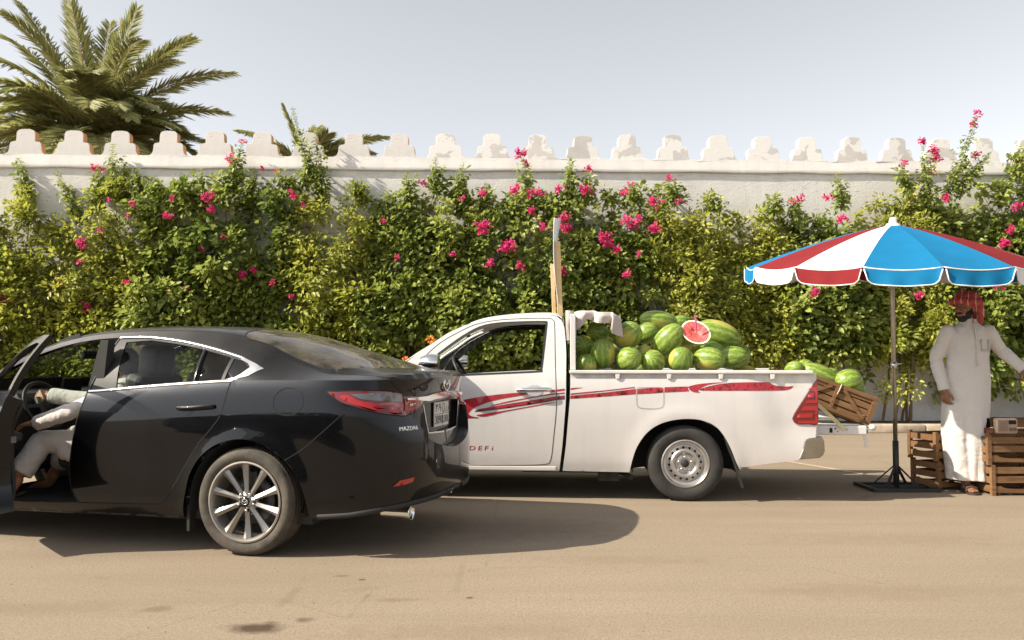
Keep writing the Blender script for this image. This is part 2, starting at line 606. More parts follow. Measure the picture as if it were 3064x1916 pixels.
M_MERL_BLOWN = mat_plaster('merlon_blown_white', (0.63, 0.615, 0.60), (0.53, 0.52, 0.51), True)
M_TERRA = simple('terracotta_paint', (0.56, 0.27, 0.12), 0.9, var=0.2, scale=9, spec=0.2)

wall = empty('boundary_wall', (0, WALL_Y0, 0), WALL_RZ, 'tall pale plastered wall with stepped merlons along its top behind the hedge', 'wall')
def wall_panel():
    xs = np.linspace(-15, 15, 61); zs = [0, 1.2, 2.4, 3.6, 4.72]
    V = []
    for z in zs:
        for x in xs: V.append((x, 0.012 * mnoise.noise((x * 0.7, z * 0.9, 3)), z))
    n = len(xs)
    Fc = [(j * n + i, j * n + i + 1, (j + 1) * n + i + 1, (j + 1) * n + i) for j in range(len(zs) - 1) for i in range(n - 1)]
    b = box(-15, 15, 0.05, 0.26, 0, 4.72)
    return join((V, Fc), b)
obj('panel', wall_panel(), M_WALL, wall)
def coping():
    """drip moulding: a lip that sags between fixings, then the band under the merlons"""
    V, Fc = [], []
    n = 240
    for i in range(n + 1):
        x = -15 + 30 * i / n
        sag = 0.016 * abs(math.sin(x * 1.9 + 0.6 * math.sin(x))) + 0.006 * mnoise.noise((x * 2, 0, 0))
        for y, z in ((0.0, 4.676 - sag), (-0.040, 4.668 - sag), (-0.047, 4.68 - sag), (-0.044, 4.72), (-0.026, 4.80), (-0.014, 4.90), (0.15, 4.90), (0.15, 4.68)):
            V.append((x, y, z))
    m = 8
    for i in range(n):
        for k in range(m):
            k2 = (k + 1) % m
            Fc.append((i * m + k, (i + 1) * m + k, (i + 1) * m + k2, i * m + k2))
    return V, Fc
sharp(obj('coping', coping(), M_MERL, wall), 50)

def merlon_mesh(name, mat):
    half = smoothpoly([(0.352, -0.002), (0.300, 0.012), (0.262, 0.045), (0.245, 0.10), (0.238, 0.18), (0.215, 0.222), (0.155, 0.232), (0.142, 0.26), (0.140, 0.36), (0.122, 0.415), (0.07, 0.440), (0.0, 0.445)], False, 3)
    prof = [(x, z) for x, z in half] + [(-x, z) for x, z in reversed(half[:-1])]
    n = len(prof)
    V = [(x, -0.012, z) for x, z in prof] + [(x, 0.14, z) for x, z in prof]
    Fc = [tuple(range(n)), tuple(reversed(range(n, 2 * n)))]
    Fc += [(i, n + i, n + i + 1, i + 1) for i in range(n - 1)]
    me = meshdata(name, V, Fc, smooth=False)
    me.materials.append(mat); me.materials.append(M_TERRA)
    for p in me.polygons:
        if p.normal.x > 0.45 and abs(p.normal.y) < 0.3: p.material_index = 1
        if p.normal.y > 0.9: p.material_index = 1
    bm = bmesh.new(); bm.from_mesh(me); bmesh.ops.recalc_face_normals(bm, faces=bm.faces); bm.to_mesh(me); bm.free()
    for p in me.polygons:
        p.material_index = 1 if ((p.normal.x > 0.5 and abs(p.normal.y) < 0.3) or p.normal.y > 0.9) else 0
    return me
_ma, _mb = merlon_mesh('merlon', M_MERL), merlon_mesh('merlon', M_MERL_BLOWN)
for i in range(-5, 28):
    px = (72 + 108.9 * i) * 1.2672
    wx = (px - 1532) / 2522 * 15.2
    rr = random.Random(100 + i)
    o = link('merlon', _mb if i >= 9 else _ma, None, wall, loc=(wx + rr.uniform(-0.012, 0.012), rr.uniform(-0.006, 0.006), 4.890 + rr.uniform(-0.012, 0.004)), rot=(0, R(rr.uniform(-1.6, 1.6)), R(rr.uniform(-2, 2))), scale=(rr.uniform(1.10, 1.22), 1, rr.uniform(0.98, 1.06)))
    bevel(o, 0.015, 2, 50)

# ------------------------------------------------------------------ foliage
def mat_leaf(name, dark, lite, gloss=0.42, trans=0.35):
    t = NT(name)
    a = t.n('Attribute'); a.attribute_name = 'tint'
    c = t.ramp(a.outputs['Fac'], [(0.0, dark), (1.0, lite)])
    b = t.bsdf(c, gloss, spec=0.45)
    tr = t.n('BsdfTranslucent'); t.l(t.mix(0.5, c, (0.42, 0.46, 0.05), 'MULTIPLY') if False else c, tr.inputs['Color'])
    m = t.n('MixShader'); m.inputs[0].default_value = trans
    t.l(b, m.inputs[1]); t.l(tr.outputs[0], m.inputs[2])
    return t.done(m.outputs[0])
M_BOUG = mat_leaf('bougainvillea_leaf', (0.090, 0.145, 0.022), (0.435, 0.485, 0.115), 0.42, 0.45)
M_LEAFY = mat_leaf('shrub_leaf', (0.140, 0.192, 0.022), (0.480, 0.485, 0.088), 0.42, 0.45)
M_BRACT = mat_leaf('magenta_bract', (0.52, 0.012, 0.11), (0.80, 0.045, 0.26), 0.6, 0.4)
M_ORANGE = mat_leaf('orange_petal', (0.75, 0.16, 0.02), (0.90, 0.36, 0.04), 0.6, 0.3)
M_STEM = simple('woody_stem', (0.16, 0.105, 0.065), 0.85, var=0.3, scale=30, bump=0.5)

class Leaves:
    """many small folded leaves gathered in one mesh (numpy, fast)"""
    def __init__(s): s.P, s.D, s.N, s.L, s.W, s.T = [], [], [], [], [], []
    def add(s, p, d, n, l, w, tint):
        s.P.append(p); s.D.append(d); s.N.append(n); s.L.append(l); s.W.append(w); s.T.append(tint)
    def build(s, name, mat, parent, fold=0.22, droop=0.18):
        P = np.array(s.P, float).reshape(-1, 3); D = np.array(s.D, float).reshape(-1, 3); N = np.array(s.N, float).reshape(-1, 3)
        L = np.array(s.L, float)[:, None]; W = np.array(s.W, float)[:, None]
        D /= np.linalg.norm(D, axis=1, keepdims=True) + 1e-9
        S = np.cross(D, N); S /= np.linalg.norm(S, axis=1, keepdims=True) + 1e-9
        N = np.cross(S, D)
        c = len(P)
        V = np.empty((c, 6, 3))
        V[:, 0] = P
        V[:, 1] = P + D * L * 0.30 - S * W * 0.5 + N * W * fold
        V[:, 2] = P + D * L * 0.68 - S * W * 0.36 + N * (W * fold * 0.7 - L * droop * 0.5)
        V[:, 3] = P + D * L - N * L * droop
        V[:, 4] = P + D * L * 0.68 + S * W * 0.36 + N * (W * fold * 0.7 - L * droop * 0.5)
        V[:, 5] = P + D * L * 0.30 + S * W * 0.5 + N * W * fold
        me = bpy.data.meshes.new(name)
        me.vertices.add(c * 6); me.vertices.foreach_set('co', V.reshape(-1))
        base = (np.arange(c) * 6)[:, None]
        li = np.concatenate([base + np.array([[0, 3, 2, 1]]), base + np.array([[0, 5, 4, 3]])], 1).reshape(-1)
        me.loops.add(c * 8); me.loops.foreach_set('vertex_index', li.astype(np.int32))
        me.polygons.add(c * 2)
        me.polygons.foreach_set('loop_start', (np.arange(c * 2) * 4).astype(np.int32))
        me.polygons.foreach_set('loop_total', np.full(c * 2, 4, np.int32))
        me.update(calc_edges=True)
        at = me.attributes.new('tint', 'FLOAT', 'POINT')
        at.data.foreach_set('value', np.repeat(np.array(s.T, float), 6).astype(np.float32))
        me.materials.append(mat)
        return link(name, me, None, parent)

def rvec(r):
    z = r.uniform(-1, 1); a = r.uniform(0, 2 * math.pi); q = math.sqrt(1 - z * z)
    return (q * math.cos(a), q * math.sin(a), z)

def px_world(px, py, Y):
    """where a sight line meets the plane at depth Y (used to survey heights off the photograph)"""
    x = (px * 1.2672 - 1532) / 2522; zz = (958 - py * 1.2672) / 2522
    cp, sp = math.cos(R(2.647)), math.sin(R(2.647))
    dy = cp - sp * zz; dz = sp + cp * zz
    return (x / dy * Y, Y, 1.25 + dz / dy * Y)

TOPZ = lerp_tab([(px_world(a, b, 14.7)[0], px_world(a, b, 14.7)[2]) for a, b in
    ((-200, 520), (0, 500), (60, 455), (120, 520), (190, 540), (240, 430), (320, 425), (400, 450), (480, 430), (550, 430), (600, 470), (660, 440), (720, 480), (770, 480), (850, 445),
     (900, 520), (960, 430), (1030, 415), (1090, 450), (1140, 480), (1200, 465), (1260, 470), (1330, 450), (1390, 460), (1450, 470), (1500, 440), (1580, 435), (1640, 490), (1680, 465),
     (1740, 510), (1800, 480), (1860, 510), (1900, 520), (1960, 490), (2020, 510), (2080, 470), (2140, 430), (2210, 440), (2280, 480), (2350, 440), (2420, 380), (2600, 420))])

def shoot(LV, st, p, q, r, bend, leaf, tint, n=None):
    """a long leafy shoot from p to q"""
    p, q = Vector(p), Vector(q)
    mid = (p + q) / 2 + Vector(bend)
    pts = []
    for i in range(9):
        t = i / 8
        pts.append((1 - t) ** 2 * p + 2 * t * (1 - t) * mid + t * t * q)
    st.append(tube(pts, [0.008 * (1 - 0.75 * i / 8) for i in range(9)], 4, False))
    n = n or int((q - p).length / 0.015)
    for i in range(n):
        t = (i + r.random()) / n
        c = (1 - t) ** 2 * p + 2 * t * (1 - t) * mid + t * t * q
        a = i * 2.4 + r.uniform(-0.4, 0.4)
        d = Vector((math.cos(a), math.sin(a) * 0.8, 0.25 - 0.5 * (1 - t)))
        s = leaf * (1.15 - 0.65 * t) * r.uniform(0.75, 1.2)
        nn = Vector((r.uniform(-.4, .4), r.uniform(-.8, 0.1), 1))
        LV.add(c, d, nn, s, s * 0.62, min(1, tint + 0.35 * t + r.uniform(-.15, .15)))

rs = random.Random(7)
SHRUBS = []   # x, kind
_sx = -9.6
while _sx < 10.2:
    SHRUBS.append([_sx, 'b']); _sx += 1.32 + rs.uniform(-0.12, 0.12)
LEAFY_AT = [px_world(a, 600, 14.6)[0] for a in (60, 330, 830, 1620, 1830, 2120)]
for a in LEAFY_AT:
    min(SHRUBS, key=lambda s: abs(s[0] - a))[1] = 'l'
CL = {i: [] for i in range(len(SHRUBS))}
nclump = 3100
for k in range(nclump):
    x = rs.uniform(-10.2, 10.4)
    top = TOPZ(x)
    u = rs.random()
    lo = 0.25 if x < 3.0 else (0.25 + min(1.0, (x - 3.0) * 0.55) * (0.9 if x < 6.0 else 0.4))
    z = lo + (top + 0.02 - lo) * (u ** 0.9)
    h = (z - lo) / max(0.3, top - lo)
    if h > 0.62 and rs.random() < (h - 0.62) * 1.3 + 0.35 * max(0, mnoise.noise((x * 1.1, z * 1.4, 2.0))): continue
    depth = 0.18 + 0.62 * math.sin(min(1, (1 - h) * 1.5 + 0.10) * math.pi * 0.5) ** 0.8
    depth *= 0.75 + 0.5 * (mnoise.noise((x * 0.8, z * 0.8, 5.0)) + 0.5)
    y = wall_y(x) - 0.10 - depth * rs.uniform(0.15, 1.0)
    d2 = [(abs(s[0] - x) + rs.uniform(0, 0.35), i) for i, s in enumerate(SHRUBS)]
    if x > 2.2 and z < 1.3 and rs.random() < (0.45 if x < 4.6 or x > 7.6 else 0.8): continue
    CL[min(d2)[1]].append((x, y, z, h))

FLOWERS = [(575,333,1),(551,378,3),(225,397,2),(245,405,1),(490,463,3),(403,470,1),(400,512,2),(498,493,2),(312,482,1),(620,402,1),(650,405,1),(690,460,2),(715,485,1),(190,575,3),(300,510,1),
  (305,670,2),(195,620,1),(205,725,2),(20,710,3),(570,650,2),(600,640,1),(420,750,2),(400,690,1),(440,680,1),(475,590,1),(690,700,1),(645,668,1),(1230,363,3),(1240,390,2),(1000,432,2),(1140,455,2),
  (1090,470,1),(1215,450,3),(1255,460,2),(1320,445,2),(1275,455,2),(1385,447,3),(1390,400,2),(1330,515,3),(1255,500,2),(1140,540,4),(1197,583,4),(1158,625,2),(1230,630,2),(1285,535,2),(1335,540,3),
  (1430,562,3),(1435,580,2),(1490,525,4),(1545,542,3),(1545,478,3),(1490,438,2),(1475,455,2),(1582,423,2),(1455,590,2),(1510,600,1),(1480,645,2),(1330,640,2),(1600,475,1),(2308,270,2),(2300,292,2),
  (2180,335,2),(2205,355,3),(2210,375,3),(2130,390,2),(2200,405,2),(2305,365,2),(2230,470,2),(1955,465,2),(1870,478,1),(1890,470,2),(1985,515,2),(2000,520,1),(1925,690,2),(2170,700,2),(2355,670,3),
  (2385,540,2),(2400,380,2),(2370,575,3),(2400,490,2),(240,545,1),(530,560,1),(140,670,1),(260,470,1),(905,520,1),(940,608,1),(1070,600,1)]
SHOOTS = [((65,470),(45,375)),((190,520),(135,400)),((275,470),(268,340)),((240,460),(232,395)),((300,470),(290,380)),((480,470),(470,400)),((440,470),(432,410)),((560,440),(575,335)),((545,460),(551,385)),((590,470),(600,395)),
  ((760,470),(690,255)),((770,480),(745,300)),((720,440),(735,370)),((700,450),(650,408)),((850,470),(838,432)),((905,520),(915,450)),((1030,460),(1028,372)),((1085,470),(1092,392)),((1145,500),(1150,432)),((1250,470),(1230,370)),
  ((1345,460),(1345,372)),((1385,470),(1390,403)),((1500,470),(1492,440)),((1590,470),(1580,428)),((1680,500),(1682,450)),((1985,490),(1978,408)),((2140,450),(2130,395)),((2230,470),(2305,275)),((2190,470),(2180,342)),((2260,450),(2340,360)),
  ((2400,420),(2402,335)),((1880,520),(1868,470)),((330,450),(325,405)),((375,470),(372,420)),((970,470),(962,405)),((1440,480),(1432,450)),((1830,500),(1825,462))]
def nearest_shrub(x, kinds='bl'):
    return min((abs(s[0] - x), i) for i, s in enumerate(SHRUBS) if s[1] in kinds)[1]
FL = {i: [] for i in CL}; SH = {i: [] for i in CL}
for fx, fy, fs in FLOWERS:
    if fx < 1600 and fy < 400 or fs and fy < 440: Y = 14.85
    else: Y = 14.25
    p = px_world(fx, fy, Y); FL[nearest_shrub(p[0], 'b')].append((p, fs))
for a, b in SHOOTS:
    p = px_world(a[0], a[1], 14.85); q = px_world(b[0], b[1], 14.8); SH[nearest_shrub(q[0], 'b')].append((p, q))

SHLAB = []
def shrub_label(i, kind):
    x = SHRUBS[i][0]
    n = len(SHRUBS)
    ref = [(-9.2, 'at the left edge of the picture'), (-7.8, 'below the big palm, left side'), (-6.4, 'over the black car roof'), (-5.1, 'below the big palm, right side'), (-3.7, 'behind the black car rear window'),
           (-2.4, 'behind the black car boot'), (-1.1, 'left of the truck cab'), (0.2, 'behind the truck windscreen'), (1.3, 'behind the wooden planks and cab'),
           (2.7, 'behind the watermelon heap'), (4.0, 'behind the truck tail'), (5.3, 'left of the parasol'), (6.6, 'behind the parasol'), (8.0, 'behind the standing man'), (9.3, 'at the right edge of the picture'), (10.2, 'past the right edge of the picture')]
    return ref
for i, (sx, kind) in enumerate(SHRUBS):
    r = random.Random(500 + i)
    nm = 'bougainvillea' if kind == 'b' else 'leafy_shrub'
    root = empty(nm, (sx, wall_y(sx) - 0.28, 0.12))
    root['_i'] = i
    off = Vector(root.location)
    LV = Leaves(); st = []
    # woody stems
    stems = []
    for k in range(6):
        bx = sx + r.uniform(-0.25, 0.25); p0 = Vector((bx, wall_y(bx) - r.uniform(0.2, 0.42), 0.1))
        tx = sx + r.uniform(-0.8, 0.8); hh = TOPZ(tx) * r.uniform(0.6, 0.9)
        pts = []
        for j in range(10):
            t = j / 9
            pts.append(Vector((p0.x + (tx - p0.x) * t ** 1.3 + 0.06 * mnoise.noise((k, t * 3, i)), p0.y - 0.18 * math.sin(t * 3) * r.uniform(0.6, 1.2) + 0.05 * mnoise.noise((t * 4, k, i + 9)), p0.z + (hh - p0.z) * t)))
        stems.append(pts)
        st.append(tube([p - off for p in pts], [0.022 * (1 - 0.8 * j / 9) + 0.003 for j in range(10)], 6, False))
    for (x, y, z, h) in CL[i]:
        c = Vector((x, y, z)) - off
        # a twig back to the closest stem point below
        best = min((p for pts in stems for p in pts if p.z <= z + 0.1), key=lambda p: (p - Vector((x, y, z))).length)
        if r.random() < 0.45:
            b0 = best - off; mid = (b0 + c) / 2 + Vector((r.uniform(-.08, .08), -0.08, -0.06))
            st.append(tube([b0, mid, c], [0.007, 0.005, 0.003], 4, False))
        rad = r.uniform(0.15, 0.27) * (0.8 + 0.3 * (1 - h))
        n = int(r.uniform(40, 66) * (rad / 0.2) ** 1.4)
        base_t = r.uniform(0.08, 0.78)
        big = r.uniform(0.85, 1.2)
        ax = Vector((r.uniform(-1, 1), r.uniform(-1.0, -0.1), r.uniform(-0.3, 1))).normalized()
        for q in range(n):
            d = Vector(rvec(r)); rr_ = r.random() ** 0.45 * rad
            p = c + Vector((d.x * 1.1, d.y * 0.8, d.z)) * rr_
            if p.y + off.y > wall_y(x) - 0.02: p.y = wall_y(x) - 0.03 - off.y
            dr = (d * 0.8 + ax * 0.6 + Vector((0, -0.25, -0.25)) + Vector(rvec(r)) * 0.5)
            nn = Vector((r.uniform(-1.1, .25), r.uniform(-0.8, 0.1), r.uniform(0.25, 1.05)))
            if kind == 'b':
                s = r.uniform(0.070, 0.138) * big
                LV.add(p, dr, nn, s, s * r.uniform(0.60, 0.78), max(0, min(1, base_t + r.uniform(-0.25, 0.4))))
            else:
                s = r.uniform(0.070, 0.125) * big
                LV.add(p, dr, nn, s, s * r.uniform(0.42, 0.58), max(0, min(1, base_t + 0.15 + r.uniform(-0.25, 0.4))))
    for p, q in SH[i]:
        shoot(LV, st, Vector(p) - off, Vector(q) - off, r, (r.uniform(-.1, .1), -0.08, 0.05), 0.115, 0.35)
        for k in range(11):
            t_ = (k + r.random()) / 14; c = (Vector(p) - off).lerp(Vector(q) - off, t_) + Vector((r.uniform(-.07, .07), r.uniform(-.10, .02), 0))
            for _ in range(int(26 * (1 - t_))):
                d = Vector(rvec(r)); s = r.uniform(0.055, 0.105)
                LV.add(c + d * r.uniform(0.02, 0.13), d + Vector((0, -0.2, -0.2)), Vector((r.uniform(-1.1, .25), r.uniform(-0.8, 0.1), r.uniform(0.25, 1.05))), s, s * 0.66, max(0, min(1, 0.45 + r.uniform(-0.3, 0.4))))
    fo = LV.build('foliage', M_BOUG if kind == 'b' else M_LEAFY, root); tag(fo, kind='stuff')
    V, Fc = join(*st); tag(obj('stems', (V, Fc), M_STEM, root), kind='stuff')
    for (p, s) in FL[i]:
        B_ = Leaves(); rad = (0.055, 0.085, 0.12, 0.165)[s - 1] * 1.1
        c = Vector(p) - off
        subs = [Vector(rvec(r)) * rad * r.uniform(0.3, 1.0) for _ in range((3, 8, 16, 30)[s - 1])]
        for sb in subs:
            for q in range(9):
                d = Vector(rvec(r))
                pp = c + Vector((sb.x, sb.y * 0.5 - 0.02, sb.z * 0.8)) + d * 0.015
                w = r.uniform(0.028, 0.042)
                B_.add(pp, d, Vector((r.uniform(-.6, .3), -0.7, 0.6)), w, w * 0.85, r.random())
        B_.build('flower_cluster', M_BRACT, root, 0.1, 0.05)
ORANGE_PX = [(1015, 802), (1026, 812), (958, 852)]
_oi = nearest_shrub(px_world(1015, 800, 14.2)[0])
_roots = [o for o in COL.objects if '_i' in o.keys()]
for a, b in ORANGE_PX:
    root = next(o for o in _roots if o['_i'] == _oi)
    r = random.Random(a); B_ = Leaves(); c = Vector(px_world(a, b, 13.98)) - Vector(root.location)
    for q in range(26):
        d = Vector(rvec(r)); B_.add(c + d * 0.035, d, Vector((r.uniform(-.6, .3), -0.7, 0.6)), 0.05, 0.028, r.random())
    B_.build('orange_bloom', M_ORANGE, root, 0.1, 0.05)
# labels: where along the wall each shrub grows
_PLACE = ['cut by the left edge of the picture', 'above the open car door', 'under the big palm, over the car roof', 'under the gap between the two palms', 'under the small palm',
  'above the black car boot', 'left of the truck cab roof', 'over the truck windscreen', 'with the heaviest magenta bloom, behind the planks', 'behind the watermelon heap',
  'right of the watermelon heap', 'behind the truck tail lamp', 'behind the left rim of the parasol', 'behind the parasol pole', 'behind the man in the red headscarf', 'cut by the right edge of the picture']
for o in _roots:
    i = o['_i']; del o['_i']
    k = SHRUBS[i][1]
    pl = _PLACE[min(i, len(_PLACE) - 1)]
    tag(o, ('green bougainvillea climbing the wall ' if k == 'b' else 'yellow-green leafy shrub against the wall ') + pl, 'shrub', 'shrubs along the wall')

# ------------------------------------------------------------------ palms behind the wall
M_FROND = mat_leaf('palm_leaflet', (0.175, 0.190, 0.062), (0.53, 0.52, 0.215), 0.5, 0.38)
M_DRY = mat_leaf('dry_palm_leaflet', (0.20, 0.13, 0.045), (0.42, 0.29, 0.12), 0.7, 0.2)
M_RACHIS = simple('palm_rachis', (0.36, 0.25, 0.08), 0.6, var=0.25, scale=20)
def mat_palm_trunk():
    t = NT('palm_trunk'); v = t.coord()
    f = t.noise(v, 10, 5, 0.6)
    c = t.ramp(f, [(0.3, (0.13, 0.075, 0.035)), (0.7, (0.34, 0.20, 0.09))])
    return t.done(t.bsdf(c, 0.9, 0, t.bump(f, 0.6, 0.03)))
M_PTRUNK = mat_palm_trunk()

def frond(parent, name, p0, ctrl, tip, r, ll=0.42, dry=False, n=104, vee=0.75):
    p0, ctrl, tip = Vector(p0), Vector(ctrl), Vector(tip)
    def at(t): return (1 - t) ** 2 * p0 + 2 * t * (1 - t) * ctrl + t * t * tip
    def tan(t): return (2 * (1 - t) * (ctrl - p0) + 2 * t * (tip - ctrl)).normalized()
    L = (tip - ctrl).length + (ctrl - p0).length
    rach = tube([at(i / 14) for i in range(15)], [0.034 * (1 - 0.88 * i / 14) for i in range(15)], 5, False)
    LV = Leaves()
    side0 = tan(0.5).cross(Vector((0, 0, 1)))
    if side0.length < 0.15: side0 = Vector((1, 0, 0.3))
    side0.normalize()
    for i in range(n):
        t = 0.13 + 0.87 * (i / (n - 1)) ** 0.95
        c, T = at(min(t, 1)), tan(min(t, 1))
        S = (side0 - T * side0.dot(T)).normalized(); U = S.cross(T).normalized()
        if U.z < 0: U = -U
        prof = math.sin(math.pi * min(1, (0.10 + 0.84 * t))) ** 0.6
        for sgn in (-1, 1):
            fwd = 0.55 + 0.9 * t + r.uniform(-.12, .12)
            d = S * sgn + T * fwd + U * (vee * r.uniform(0.5, 1.2) - 0.1) + Vector((0, 0, -0.12 if not dry else -0.9)) + Vector(rvec(r)) * 0.20
            l = ll * prof * r.uniform(0.85, 1.12)
            nn = U * 1.0 - S * sgn * 0.6 + Vector(rvec(r)) * 0.3
            LV.add(c, d, nn, l, 0.042 * r.uniform(0.8, 1.15), max(0, min(1, r.gauss(0.45, 0.2))))
    V, Fc = rach
    f = LV.build(name, M_DRY if dry else M_FROND, parent, 0.3, 0.10)
    # rachis joined into the frond so each leaf of the palm is one piece
    me = f.data
    bm = bmesh.new(); bm.from_mesh(me)
    lay = bm.verts.layers.float.get('tint')
    bv = [bm.verts.new(v) for v in V]
    for q in Fc:
        ff = bm.faces.new([bv[i] for i in q]); ff.material_index = 1; ff.smooth = True
    bm.to_mesh(me); bm.free()
    me.materials.append(M_RACHIS)
    return f

def palm(name, cx, cy, Y, label, tips, ll, seed, trunk_r, nfill, fill_len, skirt):
    c = Vector(px_world(cx, cy, Y))
    root = empty(name, (c.x, Y, 0), 0, label, 'palm', 'palms behind the wall')
    r = random.Random(seed)
    top = Vector((0, 0, c.z))
    prof = []
    zz = 0.0
    while zz < c.z + 0.1:
        prof += [(trunk_r * 1.08, zz), (trunk_r * 0.9, zz + 0.10)]; zz += 0.16
    prof.append((0.02, zz + 0.15))
    obj('trunk', lathe(prof, 18, 'z'), M_PTRUNK, root)
    # cut leaf bases
    for k in range(34):
        a = k * 2.4; z = c.z - 0.75 + k * 0.026
        p = Vector((math.cos(a) * trunk_r * 0.9, math.sin(a) * trunk_r * 0.9, z)); q = p + Vector((math.cos(a) * 0.16, math.sin(a) * 0.16, 0.24))
        obj('leaf_base', beam(p, q, 0.11, 0.035, (math.cos(a), math.sin(a), 0)), M_PTRUNK, root)
    for (tx, ty, lift, dep) in tips:
        t = Vector(px_world(tx, ty, Y)) - Vector((c.x, Y, 0)); t.y = dep
        d = t - top
        ctrl = top + Vector((d.x * 0.42, d.y * 0.45, d.z * 0.5 + lift))
        frond(root, 'frond', top + Vector((r.uniform(-.1, .1), r.uniform(-.1, .1), r.uniform(-.15, .1))), ctrl, t, r, ll * r.uniform(0.9, 1.1), vee=r.uniform(0.15, 0.55))
    for k in range(nfill):
        a = k * 2.399 + r.uniform(-.3, .3); el = r.uniform(-0.45, 0.85); L = fill_len * r.uniform(0.8, 1.05)
        e = Vector((math.cos(a) * math.cos(el), math.sin(a) * math.cos(el), math.sin(el))) * L
        ctrl = top + e * 0.5 + Vector((0, 0, 0.55 * L * 0.5))
        e.z -= 0.25 * L
        frond(root, 'frond', top + Vector((0, 0, r.uniform(-.3, .1))), ctrl, top + e, r, ll * r.uniform(0.85, 1.05), vee=r.uniform(0.1, 0.6))
    for k in range(skirt):
        a = k * 2.399; L = fill_len * r.uniform(0.7, 1.0)
        e = Vector((math.cos(a) * L * 0.75, math.sin(a) * L * 0.75, -L * r.uniform(0.1, 0.55)))
        ctrl = top + Vector((math.cos(a), math.sin(a), 0.35)) * L * 0.45
        frond(root, 'dry_frond', top + Vector((0, 0, -0.35)), ctrl, top + e, r, ll * 0.8, dry=True, n=48)
    return root

palm('date_palm', 222, 345, 21.5, 'large date palm with wide drooping crown behind the wall at left',
     [(22, -8, 0.5, 0.4), (-60, 150, 1.3, -0.3), (150, 2, 0.4, 0.3), (196, 28, 0.3, -0.6), (238, 40, 0.1, 0.5), (335, 34, 0.2, -0.3), (430, 75, 0.6, 0.4), (478, 112, 0.9, -0.5), (545, 168, 1.0, 0.2),
      (540, 272, 0.8, -0.2), (-90, 240, 1.0, 0.4), (-60, 320, 0.8, -0.6), (-40, 60, 0.9, 0.7), (520, 340, 0.8, 0.6), (455, 330, 0.9, -1.2), (90, 90, 0.9, -1.5), (470, 190, 1.1, -1.4), (-20, 375, 0.7, -1.2), (400, 150, 1.2, -1.6), (60, 260, 1.2, -2.0)],
     0.66, 11, 0.26, 56, 2.9, 20)
palm('young_palm', 718, 420, 19.5, 'young palm with few upright fronds behind the wall beside the tall vine',
     [(558, 305, 0.45, 0.2), (672, 258, 0.2, -0.1), (742, 300, 0.15, 0.2), (805, 330, 0.3, 0.3), (915, 330, 0.5, -0.2), (620, 350, 0.5, -0.4), (870, 350, 0.5, 0.5), (780, 325, 0.2, -0.3)],
     0.46, 12, 0.16, 10, 1.25, 0)
# ================================================================== black sedan: the shape of its skin
# car space: x forward from the rear axle, y to the car's left (towards the camera), z up
SED_ZB = lerp_tab([(3.85, 0.66), (3.6, 0.78), (3.3, 0.87), (2.9, 0.945), (2.5, 0.985), (2.1, 1.0), (1.6, 1.01), (1.17, 1.028), (0.83, 1.057), (0.58, 1.077), (0.33, 1.094), (0.13, 1.106), (-0.1, 1.113), (-0.4, 1.116), (-1.2, 1.118), (-1.7, 1.130)])
SED_WN = lerp_tab([(0.0, 0.835), (0.04, 0.872), (0.12, 0.893), (0.25, 0.902), (0.42, 0.910), (0.58, 0.918), (0.70, 0.922), (0.77, 0.922), (0.83, 0.914), (0.90, 0.900), (0.96, 0.884), (1.0, 0.868)])
SED_Z0 = 0.19
SED_R0, SED_LR = -0.35, 1.36      # where the rear corner starts to turn in, and the length of the turn
SED_F0, SED_LF = 2.90, 1.42
def _corner_tab(n1, n2, A, B, k=200):
    th = np.linspace(0, math.pi / 2, 4000)
    a = np.sin(th) ** (2 / n1); b = np.cos(th) ** (2 / n2)
    L = np.concatenate([[0], np.cumsum(np.hypot(np.diff(a * A), np.diff(b * B)))]); L /= L[-1]
    q = np.linspace(0, 1, k + 1)
    return np.interp(q, L, a), np.interp(q, L, b)
_CR = _corner_tab(3.7, 2.5, 0.75, 0.9)
_CF = _corner_tab(2.6, 2.2, 0.9, 0.9)
def _corner(tab, q):
    x = min(max(q, 0), 1) * 200; i = min(int(x), 199); f = x - i
    return tab[0][i] * (1 - f) + tab[0][i + 1] * f, tab[1][i] * (1 - f) + tab[1][i + 1] * f
SED_SHELF = lerp_tab([(0, 0.99), (0.4, 0.95), (0.565, 0.892), (0.66, 0.772), (0.70, 0.72), (0.787, 0.675), (0.915, 0.645), (1, 0.635)])
SED_UB = lerp_tab([(0.19, 1.02), (0.24, 1.07), (0.32, 1.10), (0.45, 1.118), (0.58, 1.12), (0.66, 1.115), (0.95, 1.08)])
SED_UT = lerp_tab([(0.6, 1.045), (0.70, 1.035), (0.85, 1.03), (0.96, 1.03), (1.03, 1.030), (1.09, 1.045), (1.13, 1.065), (1.2, 1.065)])
def _sst(x): x = min(max(x, 0), 1); return x * x * (3 - 2 * x)
def sed_ztop(s): return SED_ZB(s)
